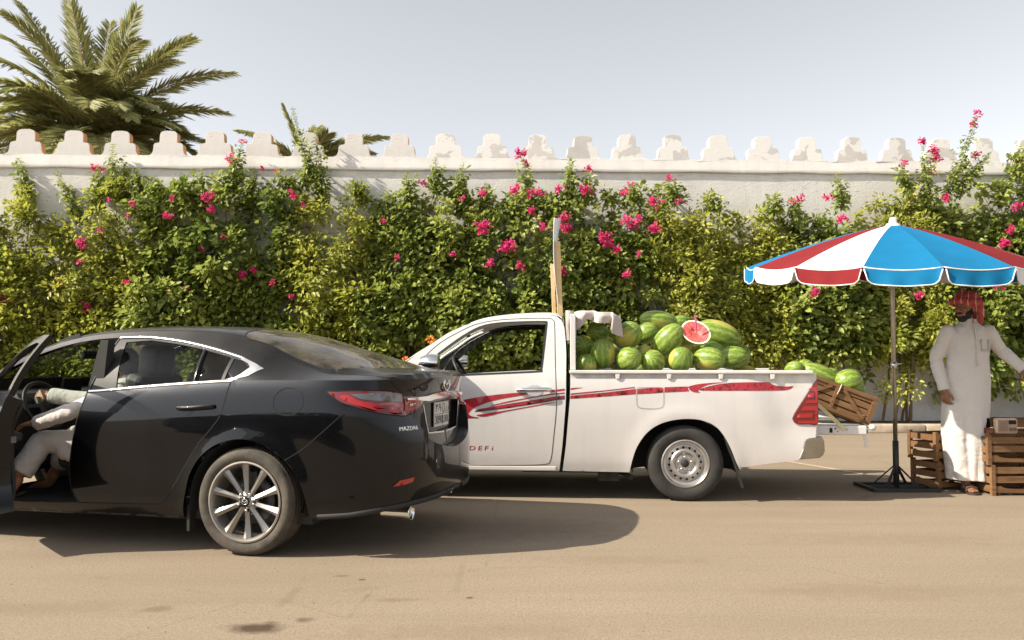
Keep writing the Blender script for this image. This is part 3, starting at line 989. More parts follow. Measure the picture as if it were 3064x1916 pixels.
def sed_B(s, z, shelf=None):
    zt = SED_ZB(max(s, -1.7)); h = (z - SED_Z0) / (zt - SED_Z0)
    w = SED_WN(h)
    # flared wheel arches stand a little proud
    for wx in (0.0, 2.83):
        d = math.hypot(s - wx, z - 0.33)
        w += 0.012 * math.exp(-((d - 0.41) / 0.05) ** 2)
    if s < SED_R0:
        q = (SED_R0 - s) / SED_LR
        a, b = _corner(_CR, q)
        k = _sst((z - SED_SHELF(q)) / 0.022 + 0.5) if shelf is None else shelf
        U = SED_UB(z) * (1 - k) + SED_UT(z) * k
        return (SED_R0 - (U + SED_R0) * a, w * b, z)
    if s > SED_F0:
        q = (s - SED_F0) / SED_LF
        a, b = _corner(_CF, q)
        U = 3.80 - 0.18 * max(0, (z - 0.6)) - 0.10 * max(0, 0.35 - z)
        return (SED_F0 + (U - SED_F0) * a, w * b, z)
    return (s, w, z)
# belt line half width as a function of x (follows the rounded tail)
def _belt_tab():
    rows = []
    for i in range(0, 1200):
        s = -1.71 + i * (4.32 + 1.71) / 1199
        p = sed_B(s, SED_ZB(s)); rows.append((p[0], p[1], p[2]))
    rows.sort(); return np.array(rows)
_BT = _belt_tab()
def sed_belt(u): return float(np.interp(u, _BT[:, 0], _BT[:, 1])), float(np.interp(u, _BT[:, 0], _BT[:, 2]))
SED_ZR = lerp_tab([(3.78, 0.72), (3.6, 0.83), (3.3, 0.94), (2.9, 1.03), (2.5, 1.085), (2.35, 1.11), (2.15, 1.20), (1.85, 1.345), (1.6, 1.432), (1.45, 1.462), (1.2, 1.485), (0.9, 1.496), (0.6, 1.492), (0.35, 1.477), (0.15, 1.447), (0.0, 1.414),
    (-0.14, 1.377), (-0.29, 1.337), (-0.42, 1.301), (-0.55, 1.259), (-0.675, 1.214), (-0.76, 1.186), (-0.84, 1.174), (-0.95, 1.168), (-1.02, 1.162), (-1.065, 1.135)])
SED_ZC = lerp_tab([(3.78, 0.70), (3.6, 0.80), (3.3, 0.91), (2.9, 0.995), (2.5, 1.04), (2.3, 1.055), (2.1, 1.15), (1.9, 1.255), (1.7, 1.335), (1.5, 1.39), (1.3, 1.42), (1.1, 1.433), (0.9, 1.438), (0.6, 1.432), (0.35, 1.412), (0.15, 1.376), (0.0, 1.336),
    (-0.15, 1.268), (-0.27, 1.218), (-0.43, 1.175), (-0.52, 1.164), (-0.7, 1.152), (-0.9, 1.146), (-1.02, 1.140), (-1.065, 1.1345)])
SED_YC = lerp_tab([(3.78, 0.60), (3.3, 0.70), (2.5, 0.76), (2.3, 0.77), (2.1, 0.745), (1.9, 0.715), (1.6, 0.675), (1.3, 0.648), (0.9, 0.635), (0.5, 0.63), (0.15, 0.625), (-0.1, 0.632), (-0.3, 0.645), (-0.5, 0.665), (-0.8, 0.66), (-1.0, 0.64), (-1.2, 0.62)])
def sed_G(u, t):
    """upper shell; t 0 = near belt, 1 = roof rail, 2 = centre, 3 = far rail, 4 = far belt"""
    sg = 1.0
    if t > 2: t = 4 - t; sg = -1.0
    yb, zb = sed_belt(u)
    yc, zc, zr = min(SED_YC(u), yb * 0.93), SED_ZC(u), SED_ZR(u)
    zc = max(zc, zb + 0.002); zr = max(zr, zc + 0.001)
    if t <= 1:
        bul = 0.026 * 4 * t * (1 - t) * min(1, (zc - zb) / 0.3)
        return (u, sg * (yb + (yc - yb) * t + bul), zb + (zc - zb) * t)
    f = (t - 1) * math.pi / 2
    return (u, sg * yc * math.cos(f), zc + (zr - zc) * math.sin(f) ** 0.9)
def sed_Gz(u, z):
    """side of the upper shell addressed by height"""
    yb, zb = sed_belt(u); zc = max(SED_ZC(u), zb + 0.002)
    return sed_G(u, min(1.0, max(0, (z - zb) / (zc - zb))))
def sed_t(u, z):
    yb, zb = sed_belt(u); zc = max(SED_ZC(u), zb + 0.002)
    return (z - zb) / (zc - zb)
# ------------------------------------------------------------------ sedan materials
def mat_carpaint(name, col, dust, dust_amt, rough=0.16, coat=0.8, flake=0.0):
    t = NT(name); v = t.coord()
    sep = t.n('SeparateXYZ'); t.l(v, sep.inputs[0])
    n1 = t.noise(v, 3.2, 6, 0.62); n2 = t.noise(v, 90, 3, 0.7)
    low = t.n('MapRange'); t.l(sep.outputs[2], low.inputs[0])
    low.inputs[1].default_value = 0.75; low.inputs[2].default_value = 0.18; low.inputs[3].default_value = 0.10; low.inputs[4].default_value = 1.0
    # dust settles on faces that look up, road dirt splashes the lower flanks
    g = t.n('NewGeometry'); gs = t.n('SeparateXYZ'); t.l(g.outputs['Normal'], gs.inputs[0])
    upf = t.ramp(gs.outputs[2], [(0.35, 0.0), (0.95, 1.0)])
    d = t.math('MULTIPLY', t.math('ADD', t.math('MULTIPLY', low.outputs[0], 0.75), upf), t.ramp(n1, [(0.25, 0.35), (0.75, 1.0)]))
    d = t.math('MULTIPLY', d, t.math('ADD', t.math('MULTIPLY', n2, 0.5), 0.6))
    d = t.math('MULTIPLY', d, dust_amt, True)
    c = t.mix(d, col, dust)
    run = t.noise(t.mapping(v, (9, 9, 0.8)), 1.4, 4, 0.65)
    c = t.mix(t.ramp(run, [(0.48, 0.0), (0.80, 0.30)]), c, tuple(0.72 * a + 0.1 * b for a, b in zip(col, dust)))
    rr = t.math('ADD', t.math('MULTIPLY', d, 0.75), rough)
    ct = t.math('MULTIPLY', t.math('SUBTRACT', 1.0, d), coat)
    return t.done(t.bsdf(c, rr, 0.0, t.bump(t.noise(v, 2.2, 3, 0.5), 0.10, 0.05), ct, t.math('ADD', t.math('MULTIPLY', d, 0.5), 0.035)))
def mat_black():
    """black metallic: fine flake under clear lacquer, thin dust on upward faces and low on the flanks"""
    t = NT('black_metallic_paint'); v = t.coord()
    sep = t.n('SeparateXYZ'); t.l(v, sep.inputs[0])
    n1 = t.noise(v, 3.0, 6, 0.62); n2 = t.noise(v, 85, 3, 0.7)
    low = t.n('MapRange'); t.l(sep.outputs[2], low.inputs[0])
    low.inputs[1].default_value = 0.36; low.inputs[2].default_value = 0.20; low.inputs[3].default_value = 0.0; low.inputs[4].default_value = 0.5
    g = t.n('NewGeometry'); gs = t.n('SeparateXYZ'); t.l(g.outputs['Normal'], gs.inputs[0])
    upf = t.ramp(gs.outputs[2], [(0.45, 0.0), (1.0, 1.0)])
    d = t.math('MULTIPLY', t.math('ADD', low.outputs[0], upf), t.ramp(n1, [(0.25, 0.35), (0.75, 1.0)]))
    d = t.math('MULTIPLY', d, t.math('ADD', t.math('MULTIPLY', n2, 0.6), 0.5))
    d = t.math('MULTIPLY', d, 0.34, True)
    fl = t.noise(v, 900, 1, 0.5)
    base = t.ramp(fl, [(0.3, (0.002, 0.0022, 0.0028)), (0.75, (0.020, 0.0215, 0.026))])
    c = t.mix(d, base, (0.27, 0.23, 0.175))
    met = t.math('SUBTRACT', 1.0, d)
    sh = t.bsdf(c, t.math('ADD', t.math('MULTIPLY', d, 0.6), 0.34), met, None, t.math('SUBTRACT', 1.0, t.math('MULTIPLY', d, 2.5), True), t.math('ADD', t.math('MULTIPLY', d, 0.5), 0.03), coat_ior=1.37)
    return t.done(sh)
M_BLACK = mat_black()
M_LINING = simple('dark_lining', (0.018, 0.018, 0.018), 0.8, var=0.2)
M_CABIN = simple('dark_cabin_trim', (0.022, 0.021, 0.021), 0.75, var=0.2, scale=30, bump=0.2)
M_LEATHER = simple('black_leather', (0.016, 0.015, 0.015), 0.5, var=0.2, scale=40, bump=0.3)
M_CHROME = simple('chrome', (0.78, 0.78, 0.77), 0.10, 1.0, var=0.05)
M_SATIN = simple('satin_chrome', (0.70, 0.69, 0.68), 0.28, 1.0, var=0.06)
M_GAP = simple('panel_gap', (0.006, 0.006, 0.006), 0.9, var=0.0)
M_PIANO = simple('gloss_black_trim', (0.010, 0.010, 0.011), 0.14, 0.0, 0.0, var=0.1, spec=0.3)
M_PILLAR = simple('satin_black_trim', (0.018, 0.018, 0.019), 0.5, var=0.1, spec=0.3)
M_RUBBERT = simple('black_rubber', (0.016, 0.016, 0.016), 0.75, var=0.2)
def mat_glass(name, tint, alpha_tint=0.25):
    """window pane: see-through with a tint and a mirror-like reflection at grazing angles"""
    t = NT(name)
    tr = t.n('BsdfTransparent'); tr.inputs[0].default_value = (*tint, 1)
    gl = t.n('BsdfGlossy'); gl.inputs['Roughness'].default_value = 0.02; gl.inputs['Color'].default_value = (0.95, 0.97, 1, 1)
    lw = t.n('LayerWeight'); lw.inputs[0].default_value = 0.5
    f = t.math('POWER', lw.outputs['Facing'], 5.0)
    f = t.math('MULTIPLY_ADD', f, 0.9); t.t.nodes[-1].inputs[2].default_value = 0.007
    m = t.n('MixShader'); t.l(f, m.inputs[0]); t.l(tr.outputs[0], m.inputs[1]); t.l(gl.outputs[0], m.inputs[2])
    v = t.coord(); d = t.ramp(t.noise(v, 5, 5, 0.65), [(0.35, alpha_tint * 0.2), (0.75, alpha_tint)])
    df = t.n('BsdfDiffuse'); df.inputs[0].default_value = (0.34, 0.30, 0.24, 1)
    m2 = t.n('MixShader'); t.l(d, m2.inputs[0]); t.l(m.outputs[0], m2.inputs[1]); t.l(df.outputs[0], m2.inputs[2])
    return t.done(m2.outputs[0])
M_GLASS_CLR = mat_glass('clear_glass', (0.86, 0.92, 0.88), 0.0)
M_GLASS_DRK = mat_glass('tinted_glass', (0.16, 0.18, 0.17), 0.05)
M_GLASS_WS = mat_glass('windscreen_glass', (0.52, 0.60, 0.55), 0.04)
M_GLASS_REAR = mat_glass('dust_sheen_rear_glass', (0.07, 0.08, 0.08), 0.40)  # dust film made heavier to stand in for pale reflections
def mat_lens(name, col, rough=0.12):
    t = NT(name); v = t.coord()
    w = t.n('TexWave'); t.l(v, w.inputs[0]); w.inputs['Scale'].default_value = 60; w.bands_direction = 'Z'
    c = t.mix(t.ramp(w.outputs['Fac'], [(0.0, 0.35), (1.0, 0.0)]), col, tuple(x * 0.55 for x in col))
    return t.done(t.bsdf(c, rough, 0, t.bump(w.outputs['Fac'], 0.05, 0.002), 1.0, 0.03))
M_LENS_RED = mat_lens('red_lens', (0.38, 0.009, 0.011))
M_LENS_DKRED = mat_lens('dark_red_lens', (0.16, 0.006, 0.008))
M_LENS_SMOKE = mat_lens('smoked_lens', (0.13, 0.13, 0.14))

SED_YAW = R(14.0)
_sL = Vector((-math.sin(SED_YAW), -math.cos(SED_YAW), 0))
_sO = Vector((-1.70, 5.40, 0)) - 0.905 * _sL
sedan = empty('sedan', _sO, math.pi - SED_YAW, 'dusty black sedan with its driver door open, nearest the camera', 'car')
SC = (0.9, 0, 0.7)
def belt_pts(u0, u1, n=40):
    return [(u0 + (u1 - u0) * i / n, sed_ztop(u0 + (u1 - u0) * i / n)) for i in range(n + 1)]
LEAD = [(1.223, 1.0255), (1.236, 0.944), (1.273, 0.772), (1.299, 0.648), (1.316, 0.534), (1.313, 0.424), (1.286, 0.333), (1.25, 0.287)]
TRAIL = [(0.632, 0.300), (0.586, 0.328), (0.51, 0.438), (0.344, 0.686), (0.317, 0.72), (0.244, 0.796), (0.171, 0.892), (0.145, 1.03), (0.131, 1.104)]
RDOOR = [(u - 0.002, z) for u, z in smoothpoly(LEAD, False, 4)] + smoothpoly(TRAIL, False, 4) + [(u, z - 0.001) for u, z in belt_pts(0.15, 1.20, 12)]
FDOOR = list(reversed(smoothpoly(LEAD, False, 4))) + [(u, z - 0.001) for u, z in belt_pts(1.25, 2.18, 10)] + smoothpoly([(2.19, 0.99), (2.16, 0.8), (2.12, 0.55), (2.04, 0.38), (1.95, 0.30), (1.80, 0.275), (1.4, 0.280)], False, 4)
ARCH_R = [(-0.287, 0.615), (-0.17, 0.690), (-0.054, 0.733), (0.06, 0.739), (0.201, 0.700), (0.314, 0.62), (0.39, 0.51), (0.423, 0.4), (0.45, 0.28), (0.455, 0.215)]
ARCH_R2 = [(-0.30, 0.600), (-0.346, 0.548), (-0.389, 0.472), (-0.419, 0.391), (-0.443, 0.285), (-0.453, 0.257)]
SEAM_B = [(-0.287, 0.615), (-0.396, 0.682), (-0.532, 0.792), (-0.70, 0.935), (-0.735, 0.957)]
LAMP = [(-0.569, 1.045), (-0.625, 1.049), (-0.791, 1.054), (-0.963, 1.047), (-1.08, 1.032), (-1.113, 1.011), (-1.119, 0.892), (-0.927, 0.906), (-0.814, 0.933), (-0.735, 0.957), (-0.681, 0.978)]
LAMP2 = [(-1.119, 1.006), (-1.328, 0.990), (-1.325, 0.944), (-1.212, 0.906), (-1.125, 0.894)]
SHELF = [(-1.119, 0.892), (-1.249, 0.772), (-1.30, 0.72), (-1.42, 0.675), (-1.594, 0.645), (-1.71, 0.635)]
DECKSEAM = [(-0.97, sed_ztop(-0.97)), (-1.02, 1.078), (-1.09, 1.040), (-1.113, 1.011)]
front_arch = [(2.83 + 0.40 * math.cos(a), 0.335 + 0.40 * math.sin(a)) for a in [math.pi * (1.11 - 1.22 * i / 24) for i in range(25)]]
BODY = belt_pts(4.30, -0.97, 120) + DECKSEAM[1:] + [LAMP[4], LAMP[3], LAMP[2], LAMP[1], LAMP[0], LAMP[10], LAMP[9]] + list(reversed(smoothpoly(SEAM_B, False, 4)))[1:] \
    + smoothpoly(ARCH_R, False, 5)[1:] + [(0.52, 0.205), (2.3, 0.205), (2.43, 0.215)] + front_arch + [(3.30, 0.225), (4.30, 0.225)]
_dn = smoothpoly([(2.19, 0.99), (2.16, 0.8), (2.12, 0.55), (2.04, 0.38), (1.95, 0.30), (1.80, 0.275), (1.4, 0.280)], False, 4)
BODY_OPEN = belt_pts(4.30, 2.19, 48) + _dn + list(reversed(smoothpoly(LEAD, False, 4))) + belt_pts(1.20, -0.97, 60) + BODY[len(belt_pts(4.30, -0.97, 120)):]
def sideparts(sgn):
    m = (lambda vf: vf) if sgn > 0 else mirror_y
    cen = (1.2, 0, 0.7)
    o = obj('body_side', orient(m(patch(BODY_OPEN if sgn > 0 else BODY, [RDOOR] if sgn > 0 else [RDOOR, FDOOR], sed_B, 0.035, 0.03)), cen), M_BLACK, sedan); solidify(o, 0.02, -1, M_LINING)
    o = obj('rear_door', orient(m(patch(RDOOR, [], sed_B, 0.035, 0.03)), cen), M_BLACK, sedan); solidify(o, 0.05, -1, M_LINING)
    # door handle in its cup
    hc = m(patch(ell(0.43, 0.932, 0.062, 0.050, 20), [], lambda a, b: (lambda p: (p[0], p[1] + 0.003 - 0.0, p[2]))(sed_B(a, b)), 0.02))
    obj('handle_cup', orient(hc, cen), M_BLACK, o)
    hp = smoothpoly([(0.485, 0.918, 0.930), (0.46, 0.942, 0.932), (0.38, 0.955, 0.936), (0.29, 0.952, 0.942), (0.235, 0.936, 0.945), (0.222, 0.915, 0.946)], False, 4)
    hp = [(a, b * sgn, c) for a, b, c in hp]
    obj('door_handle', tube(hp, 0.013, 8), M_BLACK, o)
    for crv in (LEAD, TRAIL, [(1.25, 0.287), (0.632, 0.300)]):
        obj('door_gap', m(ribbon(smoothpoly(crv, False, 4), 0.007, sed_B, 0.0015)), M_GAP, o)
    # rocker seam, fuel flap, bumper seam
    if sgn > 0:
        obj('fuel_flap', m(ribbon(ell(-0.300, 0.982, 0.106, 0.086, 36), 0.0085, sed_B, 0.0015, True)), M_GAP, sedan)
    # tail lamp on the wing
    lz = lambda a, b: (lambda p: (p[0] - 0.002, p[1] + 0.004, p[2]))(sed_B(a, b))
    lamp = obj('tail_lamp', orient(m(patch(smoothpoly(LAMP, True, 3), [], lz, 0.03)), cen), M_LENS_DKRED, sedan)
    lz2 = lambda a, b: (lambda p: (p[0] - 0.004, p[1] + 0.0075, p[2]))(sed_B(a, b))
    glow = smoothpoly([(-0.66, 1.020), (-0.72, 1.025), (-0.80, 0.990), (-0.94, 0.972), (-1.098, 0.965), (-1.105, 0.908), (-0.93, 0.920), (-0.82, 0.946), (-0.72, 0.982)], True, 3)
    obj('red_lens', orient(m(patch(glow, [], lz2, 0.03)), cen), M_LENS_RED, lamp)
    obj('smoked_lens', orient(m(patch([(-0.728, 1.032), (-0.9, 1.036), (-1.085, 1.018), (-1.106, 1.005), (-1.107, 0.975), (-0.94, 0.985), (-0.80, 1.000)], [], lz2, 0.03)), cen), M_LENS_SMOKE, lamp)
    lz3 = lambda a, b: (lambda p: (p[0] - 0.006, p[1] + 0.010, p[2]))(sed_B(a, b))
    obj('light_bar', orient(m(patch([(-0.86, 0.958), (-1.10, 0.944), (-1.10, 0.932), (-0.88, 0.945)], [], lz3, 0.03)), cen), M_LENS_DKRED, lamp)
    obj('lamp_edge', m(ribbon(smoothpoly(LAMP, True, 3), 0.006, lz, 0.002, True)), M_GAP, lamp)
    l2 = obj('boot_lamp', orient(m(patch(smoothpoly(LAMP2, True, 2), [], lz, 0.03)), cen), M_LENS_DKRED, sedan)
    obj('red_lens', orient(m(patch([(-1.135, 0.985), (-1.30, 0.975), (-1.297, 0.948), (-1.215, 0.920), (-1.14, 0.908)], [[(-1.165, 0.962), (-1.165, 0.932), (-1.21, 0.938), (-1.262, 0.955), (-1.262, 0.963)]], lz2, 0.02)), cen), M_LENS_RED, l2)
    obj('reversing_light', orient(m(patch([(-1.185, 0.958), (-1.19, 0.940), (-1.215, 0.943), (-1.25, 0.955), (-1.25, 0.960)], [], lz2, 0.02)), cen), M_SATIN, l2)
    # side glass surround
    frame_holes = []
    DLO = [(1.216, 0.012), (0.855, 0.012), (0.60, 0.012), (0.345, 0.012), (0.138, 0.012), (0.02, 0.15), (-0.056, 0.385), (0.015, 0.47), (0.128, 0.585), (0.279, 0.67), (0.459, 0.76), (0.676, 0.85), (0.888, 0.905), (1.05, 0.92), (1.135, 0.92)]
    FOP = [(1.224, 0.0), (1.143, 0.92), (1.30, 0.925), (1.5, 0.92), (1.75, 0.895), (1.95, 0.84), (2.08, 0.70), (2.17, 0.45), (2.21, 0.0)]
    K = 0.5
    gz = lambda a, b: sed_G(a, b / K)
    def kk(poly): return [(a, b * K) for a, b in poly]
    outer = [(2.36, 0), (1.225, 0), (0.138, 0), (-0.4, 0), (-0.97, 0), (-0.797, 0.74), (-0.52, 0.94), (-0.50, 1.03), (-0.27, 1.03), (0.0, 1.03), (0.155, 1.03), (1.45, 1.03), (2.30, 1.03)]
    if sgn > 0:
        # the open doorway breaks the belt edge, so walk round it
        outer = [(2.36, 0), (2.21, 0)] + list(reversed(FOP))[1:-1] + [(1.224, 0)] + outer[2:]
        frame_holes = [kk([(a, max(b, 0.012)) for a, b in DLO])]
    else:
        frame_holes = [kk(DLO), kk([(a, max(b, 0.012)) for a, b in FOP])]
    fr = obj('window_frame', orient(m(patch(kk(outer), frame_holes, gz, 0.035, 0.025)), (0.8, 0, 1.1)), M_BLACK, sedan); solidify(fr, 0.022, -1, M_LINING)
    W1 = [(1.070, 0.83), (0.87, 0.845), (0.657, 0.775), (0.432, 0.675), (0.412, 0.03), (1.006, 0.03), (1.03, 0.3)]
    W2 = [(0.405, 0.66), (0.204, 0.545), (0.213, 0.04), (0.388, 0.03)]
    W3 = [(0.180, 0.53), (0.10, 0.49), (0.045, 0.36), (0.109, 0.06), (0.190, 0.04)]
    g2 = lambda a, b: (lambda p: (p[0], p[1] - 0.006, p[2]))(gz(a, b))
    o = obj('pillar_trim', orient(m(patch(kk(DLO), [kk(W1), kk(W2), kk(W3)], g2, 0.03, 0.02)), (0.8, 0, 1.1)), M_PILLAR, sedan); solidify(o, 0.012, -1, M_LINING)
    g3 = lambda a, b: (lambda p: (p[0], p[1] - 0.012, p[2]))(gz(a, b))
    obj('rear_door_glass', orient(m(patch(kk(W1), [], g3, 0.06)), (0.8, 0, 1.1)), M_GLASS_CLR, sedan)
    obj('quarter_glass', orient(m(patch(kk(W2), [], g3, 0.06)), (0.8, 0, 1.1)), M_GLASS_DRK, sedan)
    obj('pillar_glass', orient(m(patch(kk(W3), [], g3, 0.06)), (0.8, 0, 1.1)), M_PIANO, sedan)
    # chrome strip round the side glass, widening into the tail
    path = [(1.216, 0.012), (0.6, 0.012), (0.138, 0.012), (0.02, 0.15), (-0.056, 0.385)]
    def gzs(a, b): return gz(a, b)
    obj('chrome_trim', m(ribbon(kk(path[:3]), 0.020, gzs, 0.004, thick=0.008)), M_SATIN, sedan)
    top = [(0.128, 0.585), (0.279, 0.67), (0.459, 0.76), (0.676, 0.85), (0.888, 0.905), (1.05, 0.92), (1.135, 0.92)]
    obj('chrome_trim', m(ribbon(kk(smoothpoly(top, False, 3)), 0.019, gzs, 0.004, thick=0.008)), M_SATIN, sedan)
    tri = [(0.145, 0.0), (0.02, 0.14), (-0.062, 0.385), (0.015, 0.49), (0.135, 0.612), (0.128, 0.54), (0.06, 0.455), (0.035, 0.37), (0.075, 0.19), (0.115, 0.085), (0.150, 0.055)]
    g4 = lambda a, b: (lambda p: (p[0], p[1] + 0.005, p[2]))(gz(a, b))
    obj('chrome_trim', orient(m(patch(kk(tri), [], g4, 0.02)), (0.8, 0, 1.1)), M_SATIN, sedan)
    obj('window_divider', m(ribbon(kk([(0.408, 0.03), (0.418, 0.67)]), 0.024, gzs, 0.002, thick=0.006)), M_PIANO, sedan)
    return o
sideparts(1); sideparts(-1)
# far front door stays shut
o = obj('front_door', orient(mirror_y(patch(FDOOR, [], sed_B, 0.05, 0.03)), (1.2, 0, 0.7)), M_BLACK, sedan); solidify(o, 0.05, -1, M_LINING)

# bumper and boot face (both halves of each in one piece); the bumper's top is a ledge
sed_Bb = lambda a, b: sed_B(a, b, 0.0)
sed_Bt = lambda a, b: sed_B(a, b, 1.0)
BUMP = [(-0.287, 0.615)] + smoothpoly(ARCH_R2, False, 4) + [(-0.612, 0.262), (-0.864, 0.306), (-1.116, 0.325), (-1.378, 0.330), (-1.71, 0.340)] + list(reversed(smoothpoly(SHELF, False, 4))) + [LAMP[7], LAMP[8], LAMP[9]] + list(reversed(smoothpoly(SEAM_B, False, 4)))[1:-1]
bump_o = obj('rear_bumper', orient(both(patch(BUMP, [], sed_Bb, 0.028, 0.025)), (-0.2, 0, 0.6)), M_BLACK, sedan); solidify(bump_o, 0.012, -1, M_LINING)
RECESS = [(-1.342, 0.950), (-1.415, 0.750), (-1.71, 0.738), (-1.71, 0.962)]
BOOTF = [(u, z) for u, z in belt_pts(-1.71, -0.97, 24)] + DECKSEAM[1:] + smoothpoly(SHELF, False, 4) + [(-1.71, 0.737), RECESS[1], RECESS[0], (-1.71, 0.963)]
BOOTF = [(u, z) for u, z in belt_pts(-1.71, -0.97, 24)] + DECKSEAM[1:] + smoothpoly(SHELF, False, 4)[:-1] + [(-1.71, 0.635), (-1.71, 0.738), RECESS[1], RECESS[0], (-1.71, 0.962)]
boot = obj('boot_lid_face', orient(both(patch(BOOTF, [], sed_Bt, 0.025, 0.022)), (-0.2, 0, 0.85)), M_BLACK, sedan); solidify(boot, 0.010, -1, M_LINING)
def rec_in(a, b): p = sed_Bt(a, b); return (p[0] + 0.034, p[1], p[2])
rc = obj('plate_recess', orient(both(patch(RECESS, [], rec_in, 0.03)), (-0.2, 0, 0.85)), M_PIANO, sedan)
def rim_strip(poly, s0, s1):
    pts = resample(poly, 0.03, False); V = [s0(*p) for p in pts] + [s1(*p) for p in pts]; n = len(pts)
    return V, [(i, i + 1, n + i + 1, n + i) for i in range(n - 1)]
rs_ = rim_strip([(-1.71, 0.962), RECESS[0], RECESS[1], (-1.71, 0.738)], sed_Bt, rec_in)
obj('bumper_ledge', both(rim_strip(smoothpoly(SHELF, False, 4), lambda a, b: sed_B(a, b, 0.0), lambda a, b: sed_B(a, b, 1.0))), M_BLACK, bump_o)
obj('recess_wall', both(rs_), M_PIANO, rc)
obj('recess_rim', join(*[f(ribbon([(-1.345, 0.945), (-1.415, 0.750), (-1.69, 0.738)], 0.010, sed_B, 0.003)) for f in (lambda a: a, mirror_y)]), M_SATIN, rc)
# chrome wing bar over the plate
def bar_s(a, b): p = sed_B(a, b); return (p[0] - 0.022, p[1], p[2])
BAR = [(-1.130, 0.996), (-1.25, 0.999), (-1.36, 1.001), (-1.44, 1.010), (-1.52, 1.017), (-1.71, 1.020), (-1.71, 0.978), (-1.50, 0.976), (-1.40, 0.966), (-1.25, 0.978), (-1.135, 0.986)]
o = obj('chrome_bar', orient(both(patch(BAR, [], bar_s, 0.025)), (-0.2, 0, 0.99)), M_CHROME, sedan); solidify(o, 0.026, -1)
# boot lid top, surveyed in plan
def sed_deck(x, y):
    yb, zb = sed_belt(x); yc = min(SED_YC(x), yb * 0.93); zc = max(SED_ZC(x), zb + 0.002); zr = max(SED_ZR(x), zc + 0.001)
    a = abs(y)
    if a >= yc:
        t = (yb - a) / max(1e-5, yb - yc); t = min(max(t, 0), 1); return (x, y, zb + (zc - zb) * t + 0.012 * 4 * t * (1 - t) * 0)
    f = math.acos(min(1, a / max(yc, 1e-4))); return (x, y, zc + (zr - zc) * math.sin(f) ** 0.9)
def plan(p): return (p[0], p[1])
edge = [plan(sed_B(s, sed_ztop(s))) for s in np.linspace(-0.97, -1.71, 40)]
seam = [plan(sed_G(u, t)) for u, t in ((-0.50, 1.03), (-0.52, 0.94), (-0.60, 0.885), (-0.70, 0.815), (-0.797, 0.74), (-0.88, 0.45), (-0.94, 0.18))]
glassb = [plan(sed_G(u, t)) for u, t in ((-0.76, 2.0), (-0.745, 1.75), (-0.70, 1.5), (-0.60, 1.22))]
half = glassb + seam + edge
deckpoly = half + [(x, -y) for x, y in reversed(half[1:-1])]
o = obj('boot_lid', orient(patch(deckpoly, [], sed_deck, 0.03, 0.025), (-0.8, 0, 0.8)), M_BLACK, sedan); solidify(o, 0.015, -1, M_LINING)
for sg in (1, -1):
    c = [(x, y * sg) for x, y in seam + [edge[0]]]
    obj('boot_gap', ribbon(c, 0.007, sed_deck, 0.002), M_GAP, o)
for f in (lambda a: a, mirror_y):
    obj('boot_gap', f(ribbon(DECKSEAM + [LAMP[6]], 0.007, sed_B, 0.0018)), M_GAP, o)
    obj('bumper_gap', f(ribbon(smoothpoly(SHELF, False, 4), 0.008, sed_Bt, 0.0015)), M_GAP, bump_o)
    obj('bumper_gap', f(ribbon(smoothpoly(SEAM_B, False, 4), 0.006, sed_B, 0.0015)), M_GAP, bump_o)
    rz = lambda a, b: (lambda p: (p[0] - 0.003, p[1] + 0.004, p[2]))(sed_B(a, b))
    obj('reflector', orient(f(patch([(-0.954, 0.450), (-1.0, 0.484), (-1.119, 0.494), (-1.106, 0.466), (-1.043, 0.455)], [], rz, 0.03)), (-0.2, 0, 0.5)), M_LENS_RED, bump_o)
    # lower lip of the bumper
    obj('bumper_lip', f(ribbon([(-0.50, 0.268), (-0.70, 0.285), (-0.9, 0.315), (-1.13, 0.330), (-1.40, 0.335), (-1.70, 0.345)], 0.03, sed_B, 0.010, thick=0.02)), M_CABIN, bump_o)
# underside panel under the bumper
obj('diffuser', orient(patch([(-0.45, -0.78), (-0.86, -0.80), (-1.04, -0.55), (-1.09, 0), (-1.04, 0.55), (-0.86, 0.80), (-0.45, 0.78)], [], lambda a, b: (a, b, 0.27 + max(0, -(a + 0.6)) * 0.14), 0.1), (-0.8, 0, 0.6)), M_CABIN, sedan)
# roof, screens, bonnet
K = 0.5
gk = lambda a, b: sed_G(a, b / K)
def kk(poly): return [(a, b * K) for a, b in poly]
RTOP = [(0.155, 1.03), (0.20, 1.2), (0.25, 1.5), (0.275, 2.0), (0.25, 2.5), (0.20, 2.8), (0.155, 2.97)]
WTOP = [(1.45, 2.97), (1.52, 2.8), (1.56, 2.5), (1.58, 2.0), (1.56, 1.5), (1.52, 1.2), (1.45, 1.03)]
o = obj('roof', orient(patch(kk(RTOP + WTOP), [], gk, 0.04, 0.03), (0.8, 0, 0.8)), M_BLACK, sedan); solidify(o, 0.02, -1, M_LINING)
obj('rear_window', orient(patch(kk([(-0.50, 1.03), (-0.27, 1.03), (0.0, 1.03), (0.155, 1.03)] + RTOP[1:] + [(0.0, 2.97), (-0.27, 2.97), (-0.50, 2.97), (-0.60, 2.78), (-0.70, 2.5), (-0.745, 2.25), (-0.76, 2.0), (-0.745, 1.75), (-0.70, 1.5), (-0.60, 1.22)]), [], gk, 0.04, 0.03), (0, 0, 0.8)), M_GLASS_REAR, sedan)
for t0 in (1.045, 2.955):
    obj('window_seal', ribbon(kk([(0.16, t0), (0.0, t0), (-0.27, t0), (-0.50, t0)]), 0.010, gk, 0.0015), M_PIANO, sedan)
obj('window_seal', ribbon(kk(RTOP), 0.012, gk, 0.0015), M_GAP, sedan)
